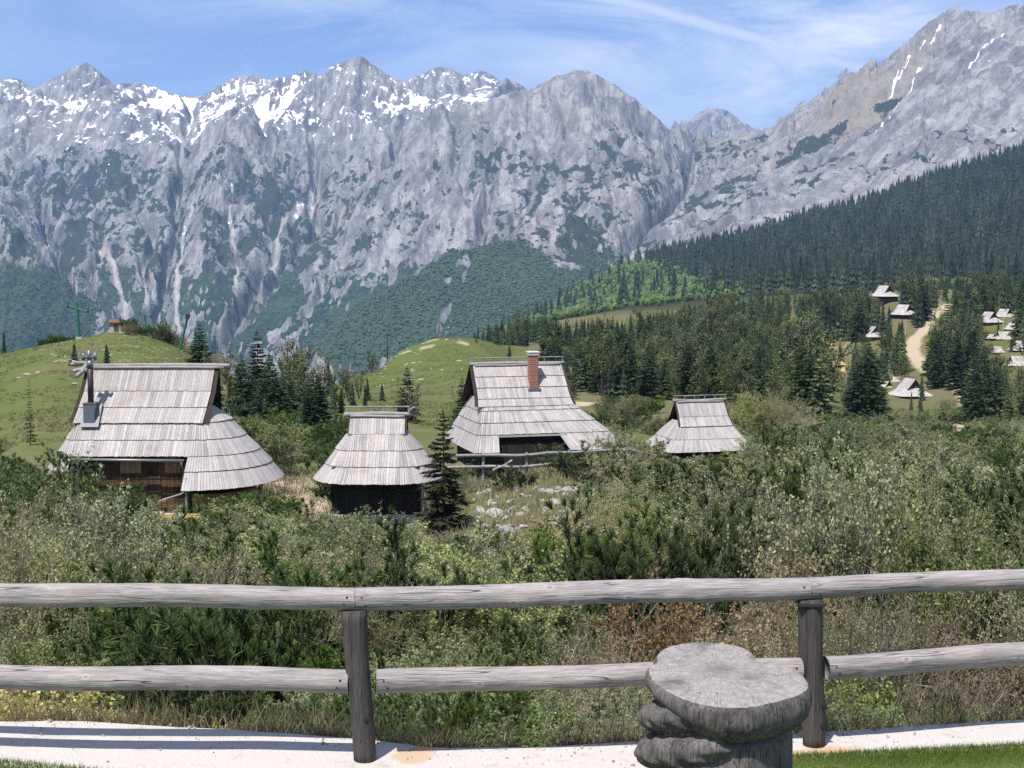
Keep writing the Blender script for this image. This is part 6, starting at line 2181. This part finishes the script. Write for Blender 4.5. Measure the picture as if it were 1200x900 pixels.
def trees():
    out = []      # (kind, px, d, height m, width factor)

    def T(kind, px, d, top, wf=1.0):
        x = X_at(px, d); z = gz(x, d)
        h = W(px, top, d).z - z
        out.append((kind, x, d, z, max(1.5, h), wf, px))
    # behind the large hut
    for k, px, d, top, wf in (('s', 233, 205, 378, 1.5), ('s', 240, 196, 398, 1.3), ('s', 302, 175, 385, 1.0), ('s', 290, 150, 432, 1.2), ('s', 308, 140, 428, 1.25), ('s', 320, 138, 424, 1.2), ('s', 331, 142, 436, 1.2), ('s', 367, 150, 430, 1.25), ('b', 345, 190, 399, .9), ('b', 352, 195, 396, .9),
                              ('s', 347, 180, 404, .7), ('s', 384, 215, 419, 1.1), ('b', 408, 200, 430, .9), ('s', 427, 190, 446, 1.0), ('s', 362, 135, 440, 1.1), ('r', 340, 160, 425, 1.), ('r', 275, 190, 420, 1.2), ('b', 262, 200, 412, 1.2), ('r', 395, 170, 440, 1.1), ('b', 375, 205, 418, 1.), ('s', 277, 160, 428, 1.2), ('b', 330, 175, 415, 1.1), ('s', 300, 128, 455, 1.4), ('s', 350, 128, 468, 1.4), ('b', 420, 215, 432, 1.),
                              ('s', 477, 160, 428, 1.0), ('l', 466, 170, 440, .9), ('b', 487, 155, 447, 1.), ('s', 541, 140, 440, .9), ('l', 530, 150, 448, .8), ('s', 86, d_for(86, 428, 120, 216), 399, 1.5), ('s', 124, d_for(124, 428, 120, 216), 398, 1.7), ('l', 32, 110, 440, .5), ('s', 4, 228, 384, .8),
                              ('s', 558, 345, 405, 1.7), ('s', 560, 360, 378, .9), ('s', 572, 365, 376, 1.0), ('s', 582, 368, 379, 1.1), ('s', 597, 345, 402, 1.3), ('s', 566, 372, 386, 1.2), ('b', 435, 300, 408, 1.0)):
        T(k, px, d, top, wf)
    for px, base, top, wf in ((252, 478, 430, 1.3), (268, 482, 440, 1.3), (284, 490, 418, 1.15), (316, 496, 412, 1.15), (326, 500, 446, 1.3), (357, 498, 444, 1.25), (373, 496, 434, 1.1), (389, 490, 446, 1.2), (399, 484, 452, 1.2), (412, 476, 444, 1.1), (338, 498, 432, 1.1), (299, 494, 440, 1.3), (246, 470, 420, 1.3), (430, 470, 440, 1.), (447, 470, 446, 1.1)):
        T('s', px, d_for(px, base, 105, 250), top, wf)
    # village side, the large ones
    for px, base, top, wf in ((1110, 424, 347, 1.0), (1092, 434, 393, 1.1), (1104, 462, 420, 1.1), (1099, 512, 430, 1.1), (1092, 505, 445, 1.2), (1157, 445, 378, 1.15), (1160, 512, 398, 1.1), (1173, 516, 415, 1.15), (1184, 510, 428, 1.1),
                              (1007, 376, 337, 1.3), (1062, 362, 329, 1.2), (1085, 368, 327, 1.3), (1078, 366, 336, 1.2), (1125, 350, 322, 1.2), (1157, 362, 325, 1.2), (1175, 362, 328, 1.2), (1192, 360, 333, 1.2), (1148, 358, 338, 1.2), (1040, 484, 420, 1.0), (1030, 480, 430, 1.0), (1050, 486, 440, 1.), (1070, 490, 456, 1.0), (1081, 488, 455, 1.1), (1092, 488, 454, 1.0),
                              (957, 472, 385, 1.1), (965, 478, 410, 1.1), (948, 470, 400, 1.0), (940, 462, 398, 1.0), (1004, 480, 405, 1.1), (1013, 482, 412, 1.1), (1020, 484, 425, 1.1), (996, 478, 420, 1.1), (1048, 420, 372, 1.1), (1056, 424, 380, 1.1), (1040, 424, 385, 1.1), (1132, 420, 372, 1.1), (1141, 424, 380, 1.1), (1128, 415, 380, 1.), (1197, 470, 440, 1.)):
        d = d_for(px, base, 230, 660)
        if any(abs(px - v[0]) < v[3] * .55 and d < v[2] and top < v[1] and base > v[1] - 8 for v in VILLAGE if v[3] < 40): continue
        T('s', px, d, top, wf * .78)
    for px, base, top in ((1147, 410, 384), (1168, 440, 412), (1180, 446, 424), (1186, 412, 392), (1190, 372, 350), (1170, 392, 372), (1205, 400, 378), (1160, 455, 425), (1196, 455, 432), (1175, 470, 436), (1012, 412, 388), (1003, 425, 396), (985, 425, 398), (966, 425, 394), (1034, 408, 386), (1082, 470, 436), (1056, 446, 420)):
        T('s' if px % 4 else 'r', px, d_for(px, base, 300, 600), top, 1.0)
    for px, base, top in ((662, 462, 425), (672, 468, 432), (735, 462, 424), (748, 464, 430), (757, 460, 420), (712, 452, 420), (722, 455, 415), (768, 465, 432), (655, 450, 415)):
        T('s' if px % 3 else 'l', px, d_for(px, base, 170, 420), top, 1.2)
    huts = [(v[0], v[1], v[2], v[3]) for v in VILLAGE]
    road = [(1092, 372, 545), (1084, 388, 510), (1072, 398, 490), (1068, 412, 465), (1082, 432, 440), (1132, 470, 345), (1130, 490, 300), (1128, 505, 260), (1112, 443, 400), (1128, 455, 370), (1110, 360, 575), (1100, 366, 560)]
    got = []
    for _ in range(17000):
        px = PL.uniform(555, 1300); d = 200 * (1000 / 200) ** PL.random()
        if d < 205 or (d < 330 and px < 640): continue
        
        if PL.random() > (d / 1000) ** .8 + (.10 if px < 930 else .25): continue
        x = X_at(px, d)
        h = PL.uniform(7.5, 15.5) * (1.05 if px > 930 else min(1.0, max(.60, d / 500)))
        kd = 's' if PL.random() < .70 else ('l' if PL.random() < .55 else 'r')
        z = gz(x, d)
        n_ = perlin(np.array([x / 60.]), np.array([d / 75.]), 401)[0]
        if n_ > .30 and PL.random() < .9: continue
        top, bot = proj_py(z + h, d), proj_py(z, d)
        if px < 640 and d < 400: continue
        if 655 < px < 775 and 430 < bot < 452 and PL.random() < .85: continue
        if 600 < px < 700 and bot > 460: continue
        if bot > 505 or (px < 930 and bot > 474): continue
        if px < 800 and top < np.interp(px, [555, 600, 640, 700, 800], [376, 372, 367, 369, 358]): continue
        if px > 800 and top < np.interp(px, [800, 900, 1000, 1060, 1200, 1300], [355, 341, 335, 322, 318, 318]): continue
        bad = False
        for hx, hy, hd, hw in huts:
            if abs(px - hx) < hw * .58 + 2 and d < hd + 4 and top < hy - 1 and bot > hy - 10: bad = True; break
        for hx, hy, hd in road:
            if abs(px - hx) < 9 and d < hd + 5 and top < hy + 8 and bot > hy - 6: bad = True; break
        if bad: continue
        if any((x - a) ** 2 + (d - b) ** 2 < (22 if px < 930 else 16) for a, b in got[-700:]): continue
        got.append((x, d))
        out.append((kd, x, d, z, h, 1.15 if kd == 's' else 1.0, px))
    out.sort(key=lambda t: -t[4] / t[2])
    N_IND = 270
    ns, rest = 0, []
    names = {'s': ('spruce_tree', 'dark green spruce', SPR), 'l': ('larch_tree', 'pale green feathery larch', LAR), 'r': ('leafy_tree', 'light olive leafy tree', BRO), 'b': ('bare_tree', 'thin grey nearly bare tree', BAR)}
    jn = {k: [joined(v[0], *q) for q in v[2]] for k, v in names.items()}
    for (k, x, d, z, h, wf, px) in out:
        nm, look, vs = names[k]
        if k == 's': ns += 1
        if k == 's' and ns > N_IND or h / d * F_PX < 22 and ns > N_IND:
            rest.append((x, d, z, h, wf, k)); continue
        where = 'on the left hill' if d < 235 and px < 150 else ('beside the large hut' if px < 445 else ('between the small and the hipped hut' if px < 556 and d < 230 else ('beside the middle green hill' if px < 610 else ('in the wood behind the huts' if px < 800 else ('in the wood left of the village' if px < 935 else ('along the village road' if px < 1100 else 'at the right end of the village'))))))
        dep = 'standing near' if d < 230 else ('of middling distance' if d < 430 else 'far off')
        big = h / d * F_PX > 45
        i = int(PL.integers(len(vs)))
        me = vs[i] if big else jn[k][i]
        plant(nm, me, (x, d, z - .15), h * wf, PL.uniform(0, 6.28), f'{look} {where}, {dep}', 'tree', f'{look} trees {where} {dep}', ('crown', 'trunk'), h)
    print('trees', len(out), 'rest', len(rest))
    # the rest of the wood, one mass
    scatter('spruce_wood', [(r[0], r[1], r[2], r[3], r[4], 1 if r[5] != 's' else 0) for r in rest], 6)
    # the lone brownish spruce by the small hut
    p = gpt(520, 63.5)
    hh = W(520, 477, 63.5).z - p.z
    cr, tk = conifer(2301, wh=25, nb=8, let=9, rbase=.215, droop=.30, m='spruce_brown', sparse=.10, bare=.07, blade=.019, fine=2)
    plant('spruce_tree', (cr, tk), p - Vector((0, 0, .1)), hh * .98, 1.1, 'lone brownish spruce with open branches right beside the small round hut', 'tree', None, ('crown', 'trunk'), hh)
    # young dark spruces among the bushes on the right
    for k, (px, d, top, wf) in enumerate(((985, 27, 588, 1.3), (975, 24, 640, 1.5), (1003, 33, 575, 1.2), (1120, 40, 560, 1.6), (950, 20, 690, 1.4), (45, 30, 640, 1.6), (430, 22, 668, 1.5), (1180, 30, 620, 1.7), (160, 19, 690, 1.6), (500, 12.2, 812, 1.2), (705, 13.2, 800, 1.2), (905, 60, 545, 1.5), (640, 45, 590, 1.5), (860, 70, 545, 1.5), (1010, 90, 500, 1.5), (1065, 100, 510, 1.5))):
        x = X_at(px, d); z = gz(x, d); h = max(.5, W(px, top, d).z - z)
        me = SAPL[k % 2]
        plant('young_spruce', me, (x, d, z - .05), h * wf, PL.uniform(0, 6), ['dark young spruce rising from the russet bushes by the right post', 'low bushy young spruce under the taller one by the right post', 'young spruce behind the tall one above the right post', 'young spruce in the grey green thicket on the right', 'small young spruce right behind the right post', 'young spruce among bushes at the left edge', 'young spruce right above the left post', 'broad young spruce at the right edge', 'young spruce above the left part of the top rail', 'knee high young spruce behind the strip right of the left post', 'knee high young spruce left of the stump', 'young spruce below the square hut', 'young spruce below the stony knoll', 'young spruce right under the square hut eaves', 'young spruce in the thicket right of the square hut', 'young spruce at the thicket edge below the village'][k], 'young tree', None, ('crown', 'trunk'), h)


SAPL = [conifer(2401 + k, wh=14, nb=8, let=7, rbase=.30, droop=-.15, m='pine', sparse=.05, bare=.02, blade=.016, fine=2) for k in range(2)]


def scatter(name, items, tiers, parent=None, mats=None):
    """many far trees as one mass: jagged tiered cones (kind 0) or lumpy crowns (kind 1)"""
    g = np.random.default_rng(91)
    Vs, Fs, Ts, n0 = [], [], [], 0
    ns = 7
    # templates
    tv, tf, tt = [], [], []
    for k in range(tiers):
        z0 = .06 + .86 * k / tiers; z1 = min(1.0, z0 + 1.55 / tiers)
        if k == tiers - 1: z1 = 1.0
        r = .17 * (1 - .92 * k / tiers)
        b = len(tv)
        for j in range(2 * ns):
            a = math.pi * j / ns + k
            tv.append((math.cos(a) * r * (1 if j % 2 == 0 else .62), math.sin(a) * r * (1 if j % 2 == 0 else .62), z0 + (.0 if j % 2 == 0 else .05)))
        tv.append((0, 0, z1))
        for j in range(2 * ns): tf.append((b + j, b + (j + 1) % (2 * ns), b + 2 * ns)); tt.append(0)
    con = (np.array(tv), np.array(tf))
    import bmesh
    bm = bmesh.new(); bmesh.ops.create_icosphere(bm, subdivisions=2, radius=1.0)
    bv = np.array([v.co[:] for v in bm.verts]); bf = np.array([[v.index for v in f.verts] for f in bm.faces]); bm.free()
    nz = 1 + .55 * fbm(bv[:, 0] * 2 + bv[:, 2], bv[:, 1] * 2 - bv[:, 2], .9, 3, 77)
    bl = (bv * nz[:, None] * np.array([.26, .26, .40]) + np.array([0, 0, .52]), bf)
    for kind, (tv, tf) in ((0, con), (1, bl)):
        it = [q for q in items if q[5] == kind]
        if not it: continue
        A = np.array([q[:5] for q in it])
        n = len(A)
        a = g.uniform(0, 6.28, n); c, s = np.cos(a), np.sin(a)
        w = A[:, 3] * A[:, 4] * g.uniform(.8, 1.25, n)
        V = np.repeat(tv[None], n, 0).copy()
        V *= 1 + g.uniform(-.16, .16, (n, len(tv), 1)) * np.array([1, 1, .25])
        x = (V[..., 0] * c[:, None] - V[..., 1] * s[:, None]) * w[:, None] + A[:, 0:1]
        y = (V[..., 0] * s[:, None] + V[..., 1] * c[:, None]) * w[:, None] + A[:, 1:2]
        z = V[..., 2] * A[:, 3:4] + A[:, 2:3] - .3
        Vs.append(np.stack([x, y, z], -1).reshape(-1, 3))
        Fs.append((tf[None] + (np.arange(n) * len(tv))[:, None, None]).reshape(-1, 3) + n0)
        n0 += n * len(tv)
        Ts.append((np.full(n * len(tf), kind), np.clip(np.repeat(g.normal(.40, .24, n) + .35 * fbm(A[:, 0], A[:, 1], 140, 3, 611), len(tf)) + g.normal(0, .14, n * len(tf)), 0, 1)))
    V = np.concatenate(Vs); F_ = np.concatenate(Fs)
    mi = np.concatenate([t[0] for t in Ts]); ti = np.concatenate([t[1] for t in Ts])
    me = new_mesh(name, V, None, F_, mats=mats or [M['spruce'], M['larch']], mi=mi, fcol=np.repeat(ti[:, None], 3, 1))
    return link(name, me, None, kind='stuff')


trees()


# ------------------------------------------------------------------ far woods: the dark slope and the beech spur
M['far_spruce'] = leaf_mat('far_spruce_crowns', (0.010, 0.022, 0.014), (0.062, 0.084, 0.048), 0.05, vary=False)
M['far_beech'] = leaf_mat('far_beech_crowns', (0.050, 0.090, 0.022), (0.150, 0.215, 0.060), 0.15, vary=False)


def far_woods():
    g = np.random.default_rng(55)
    n = 25000
    px = g.uniform(590, 1400, n); d = np.sqrt(g.uniform(950 ** 2, 2660 ** 2, n))
    x = (px - 600) / F_PX * d / math.cos(PITCH) * .9965
    z = gz_many(x, d)
    nz = fbm(x, d, 260, 4, 601); n2 = fbm(x, d, 60, 3, 607)
    bare = ((px - 1160) / 26) ** 2 + ((d - 1560) / 75) ** 2 < 1 + .7 * n2      # rock face in the wood
    lo = 340 - (px - 640) * .06
    beech = smooth(.0, .35, .42 + .9 * nz - (px - 640) / 330 + .3 * n2 - smooth(1900, 2300, d) * .35 * smooth(700, 760, px))
    pyg = np.array([proj_py(a, b) for a, b in zip(z, d)])
    zone = smooth(np.interp(px, [590, 640, 700, 760, 820, 870, 930], [280, 290, 300, 309, 328, 344, 400]) - 6, np.interp(px, [590, 640, 700, 760, 820, 870, 930], [280, 290, 300, 309, 328, 344, 400]) + 8, pyg + 14 * nz + 10 * n2)
    beech = np.maximum(beech * .4, zone * .97)
    isb = g.random(n) < beech
    isb |= g.random(n) < .025
    it = []
    for i in range(n):
        if (d[i] < 1150 and px[i] < 880 and g.random() < .8) or bare[i] or (n2[i] > .38 and g.random() < .75): continue
        h = np.clip(g.lognormal(2.85, .28), 8, 30) * (1 + .30 * (d[i] > 1500)) if not isb[i] else g.uniform(7, 13) * (.62 if d[i] < 1500 else 1)
        it.append((x[i], d[i], z[i], h, 1.15 if not isb[i] else .95, int(isb[i])))
    scatter('far_forest', it, 5, mats=[M['far_spruce'], M['far_beech']])
    X_, Y_, Z_, wd, n1 = MT
    m = (wd > .05) & (Y_ < 4700)
    idx = np.where(m.ravel())[0]
    sel = g.choice(idx, 30000)
    it = []
    xs, ys, zs, nn = X_.ravel(), Y_.ravel(), Z_.ravel(), n1.ravel()
    for i in sel:
        k = int(g.random() < .80 + .9 * nn[i])
        it.append((xs[i] + g.uniform(-5, 5), ys[i] + g.uniform(-5, 5), zs[i] - 2.5, g.uniform(6, 9) if k else g.uniform(9, 15), 1.7 if k else 1.1, k))
    M['spur_beech'] = leaf_mat('hazy_beech_crowns', (0.036, 0.064, 0.024), (0.098, 0.140, 0.052), 0.1, vary=False)
    scatter('beech_wood', it, 3, mats=[M['far_spruce'], M['spur_beech']])


far_woods()


# ------------------------------------------------------------------ rocks, grass
M['rock'] = simple('pale_limestone', (0.33, 0.325, 0.31), 0.95, 0.35, 3.0)


def rock_mesh(seed):
    import bmesh
    bm = bmesh.new(); bmesh.ops.create_icosphere(bm, subdivisions=3, radius=1.0)
    v = np.array([q.co[:] for q in bm.verts]); f = np.array([[q.index for q in p.verts] for p in bm.faces]); bm.free()
    g = np.random.default_rng(seed)
    for _ in range(9):
        nrm = unit(g.normal(0, 1, 3)); o = g.uniform(.45, .8)
        k = v @ nrm
        v = v - np.where(k > o, k - o, 0)[:, None] * nrm * .92
    v = v * (1 + .12 * fbm(v[:, 0] * 2 + seed, v[:, 1] * 2 + v[:, 2], .8, 3, seed))[:, None]
    return new_mesh('rock', v * np.array([1, .8, .62]), None, f, mats=[M['rock']])


def rocks():
    ms = [rock_mesh(3001 + k) for k in range(5)]
    big = [(668, 573, 74, .95, 'large grey boulder with white face under the old rail fence'), (652, 567, 73, .50, 'white rock left of the large grey boulder'), (663, 582, 72, .55, 'white rock in front of the large grey boulder'), (650, 596, 68, .75, 'bright white rock lowest on the knoll'),
           (565, 582, 68, .85, 'pale flat boulder right of the lone spruce'), (580, 592, 66, .9, 'long pale boulder on the knoll beside the lone spruce'), (558, 598, 64, .4, 'small pale rock under the flat boulder by the spruce'), (604, 546, 77, .65, 'white rock at the foot of the leaning pole'), (594, 622, 60, .8, 'pale rock low on the slope below the knoll'), (613, 566, 72, .4, 'small white rock in the middle of the knoll'), (598, 574, 70, .45, 'small pale rock between the long boulder and the knoll top'), (572, 570, 71, .4, 'small pale rock above the flat boulder by the spruce'),
           (262, 604, 62, .7, 'pale rock in the bushes right of the large hut porch'), (255, 600, 66, .6, 'grey rock beside the large hut corner')]
    for k, (px, py, d, s, lab) in enumerate(big):
        x = X_at(px, d); z = gz(x, d)
        o = link('rock', ms[k % 5], None, (x, d, z + .05), lab, 'rock')
        s *= .55; o.scale = (s * 1.1, s, s); o.rotation_euler = (PL.normal(0, .3), PL.normal(0, .3), PL.uniform(0, 6))
    for k in range(120):
        px = PL.uniform(552, 735); d = PL.uniform(57, 80)
        x = X_at(px, d)
        o = link('rock', ms[k % 5], None, (x, d, gz(x, d) + .02), 'small pale stone scattered on the stony knoll below the old rail fence', 'rock', 'small stones on the knoll')
        s = PL.uniform(.10, .30); o.scale = (s, s, s); o.rotation_euler = (0, 0, PL.uniform(0, 6))
    for k in range(120):
        px = PL.uniform(15, 270); d = PL.uniform(150, 224)
        if px < 70 and PL.random() < .6: continue
        x = X_at(px, d)
        o = link('rock', ms[k % 5], None, (x, d, gz(x, d) + .02), 'small pale stone strewn on the green hill behind the large hut', 'rock', 'stones on the left hill')
        s = PL.uniform(.10, .34) * (1 if PL.random() < .85 else 1.5); o.scale = (s, s, s * .7); o.rotation_euler = (0, 0, PL.uniform(0, 6))
    for k in range(70):
        px = PL.uniform(440, 550); d = PL.uniform(250, 350)
        if px > 500 and d < 325 and PL.random() < .75: continue
        x = X_at(px, d)
        o = link('rock', ms[k % 5], None, (x, d, gz(x, d) + .02), 'pale stone strewn on the middle green hill', 'rock', 'stones on the middle hill')
        s = PL.uniform(.2, .65); o.scale = (s, s, s * .6); o.rotation_euler = (0, 0, PL.uniform(0, 6))


rocks()


def brush():
    me = stem_mesh('brush_pile', skeleton(4001, 40, 1.6, (1.0, 1.5), 4, 3, .03, 1.2, .1, .5)[0], M['twig'], 3)
    for px, d, w_, lab in ((690, 80, .85, 'heap of dry grey brushwood under the old rail fence by the brick chimney hut'), (715, 83, .6, 'smaller heap of dry brushwood right of the larger one under the old rail fence')):
        x = X_at(px, d)
        o = link('brush_pile', me, None, (x, d, gz(x, d)), lab, 'brushwood')
        o.scale = (w_, w_ * .7, w_); o.rotation_euler = (0, 0, px)


brush()


def grass():
    g = np.random.default_rng(66)
    # lawn blades in front of the strip
    n = 60000
    px = np.concatenate([g.uniform(840, 1320, n - 22000), g.uniform(-120, 640, 22000)])
    f = strip_edge(STRIP_FRONT, px)
    d = f + .10 - np.abs(g.normal(0, 1, n)) * .42
    x = (px - 600) / F_PX * d
    k = (d > 7.6)
    x, d = x[k], d[k]
    n = len(x)
    B = np.stack([x, d, np.zeros(n)], -1)
    D = unit(np.stack([g.normal(0, .35, n), g.normal(0, .35, n), np.ones(n)], -1))
    link('lawn_grass', blades_mesh('lawn_grass', B, D, g.uniform(.02, .055, n), g.uniform(.0015, .003, n), M['grass_blade'], g.uniform(0, 1, n)), None, kind='stuff')
    # grit and little stones lying on the concrete strip
    n = 800
    px = g.uniform(-60, 1260, n); f, b = strip_edge(STRIP_FRONT, px), strip_edge(STRIP_BACK, px)
    u = np.where(g.random(n) < .5, g.beta(5, 1, n), g.random(n))
    y = f + (b - f) * u * .985; x = (px - 600) / F_PX * y
    oc = np.array([[1, 0, 0], [-.8, .7, 0], [-.5, -.9, 0], [.1, .1, .8]])
    s_ = g.lognormal(-5.25, .5, n)
    a = g.uniform(0, 6.28, n)
    V = oc[None] * s_[:, None, None] * (1 + g.uniform(-.3, .3, (n, 4, 1)))
    Vx = V[..., 0] * np.cos(a)[:, None] - V[..., 1] * np.sin(a)[:, None] + x[:, None]; Vy = V[..., 0] * np.sin(a)[:, None] + V[..., 1] * np.cos(a)[:, None] + y[:, None]
    V = np.stack([Vx, Vy, V[..., 2] + .004], -1).reshape(-1, 3)
    F3 = (np.array([[0, 1, 3], [1, 2, 3], [2, 0, 3]])[None] + (np.arange(n) * 4)[:, None, None]).reshape(-1, 3)
    link('grit', new_mesh('grit', V, None, F3, mats=[M['grit']]), None, kind='stuff')
    # weeds and grass leaning over the back edge of the strip
    n = 900
    px = g.uniform(-60, 1260, n); px = px[fbm(px / 60, px * 0, 1, 3, 811) > -.1]; n = len(px); per = 7
    y = strip_edge(STRIP_BACK, px) + g.uniform(.02, .16, n); x = (px - 600) / F_PX * y
    B = np.repeat(np.stack([x, y, np.full(n, -.12)], -1), per, 0) + g.normal(0, .02, (n * per, 3))
    D = unit(np.stack([g.normal(0, .5, n * per), g.normal(-.25, .5, n * per), np.ones(n * per)], -1))
    link('edge_weeds', blades_mesh('edge_weeds', B, D, g.uniform(.14, .34, n * per), g.uniform(.003, .007, n * per), M['dry_blade'], np.repeat(g.uniform(0, 1, n), per)), None, kind='stuff')
    # tussocks on the two green hills
    nt = 9000
    px = np.concatenate([g.uniform(-80, 290, nt), g.uniform(405, 610, nt)]); d = np.concatenate([g.uniform(112, 232, nt), g.uniform(150, 356, nt)])
    x = (px - 600) / F_PX * d / math.cos(PITCH) * .9965
    kp = fbm(x, d, 9, 3, 801) > -.05
    x, d = x[kp], d[kp]
    z = gz_many(x, d); n = len(x); per = 6
    B = np.repeat(np.stack([x, d, z], -1), per, 0) + np.concatenate([g.normal(0, .16, (n * per, 2)), np.zeros((n * per, 1))], 1)
    D = unit(np.stack([g.normal(0, .6, n * per), g.normal(0, .6, n * per), np.ones(n * per)], -1))
    link('hill_grass', blades_mesh('hill_grass', B, D, g.uniform(.12, .36, n * per), g.uniform(.02, .05, n * per), M['hill_blade'], np.repeat(np.clip(.4 + .5 * fbm(x, d, 14, 3, 803) + g.normal(0, .2, n), 0, 1), per)), None, kind='stuff')
    # dry and green tufts on the slope
    nt = 26000
    px = g.uniform(-80, 1280, nt); d = np.sqrt(g.uniform(10.2 ** 2, 95 ** 2, nt)); near = g.random(nt) < .35
    d = np.where(near, g.uniform(10.0, 20, nt), d)
    keep = d > strip_edge(STRIP_BACK, px) + .12
    px, d = px[keep], d[keep]
    x = (px - 600) / F_PX * d / math.cos(PITCH) * .9965
    z = gz_many(x, d)
    n = len(x); per = 7
    B = np.repeat(np.stack([x, d, z], -1), per, 0) + np.concatenate([g.normal(0, .06, (n * per, 2)), np.zeros((n * per, 1))], 1) * np.repeat(1 + d / 40, per)[:, None]
    D = unit(np.stack([g.normal(0, .45, n * per), g.normal(0, .45, n * per), np.ones(n * per)], -1))
    sc = np.repeat(g.uniform(.7, 1.3, n) * (1 + d / 120), per)
    t = np.repeat(np.clip(g.normal(.45, .25, n), 0, 1), per)
    link('slope_grass', blades_mesh('slope_grass', B, D, g.uniform(.12, .34, n * per) * sc, g.uniform(.004, .008, n * per) * sc * np.repeat(1 + d / 60, per), M['dry_blade'], t), None, kind='stuff')


grass()
# ------------------------------------------------------------------ the hazy air


def build_haze():
    m, n, l, o = mat('hazy_air')
    v = n.new('ShaderNodeVolumePrincipled')
    v.inputs['Color'].default_value = (0.40, 0.60, 1.0, 1)
    v.inputs['Density'].default_value = 4.5e-5
    v.inputs['Anisotropy'].default_value = 0.0
    l.new(v.outputs[0], o.inputs['Volume'])
    x, y0, y1, z0, z1 = 8000.0, -500.0, 10500.0, -1500.0, 1900.0
    V = [(sx * x, y, z) for z in (z0, z1) for y in (y0, y1) for sx in (-1, 1)]
    Fq = [(0, 2, 3, 1), (4, 5, 7, 6), (0, 1, 5, 4), (2, 6, 7, 3), (0, 4, 6, 2), (1, 3, 7, 5)]
    link('haze', new_mesh('haze', V, Fq, mats=[m]), kind='stuff')


build_haze()
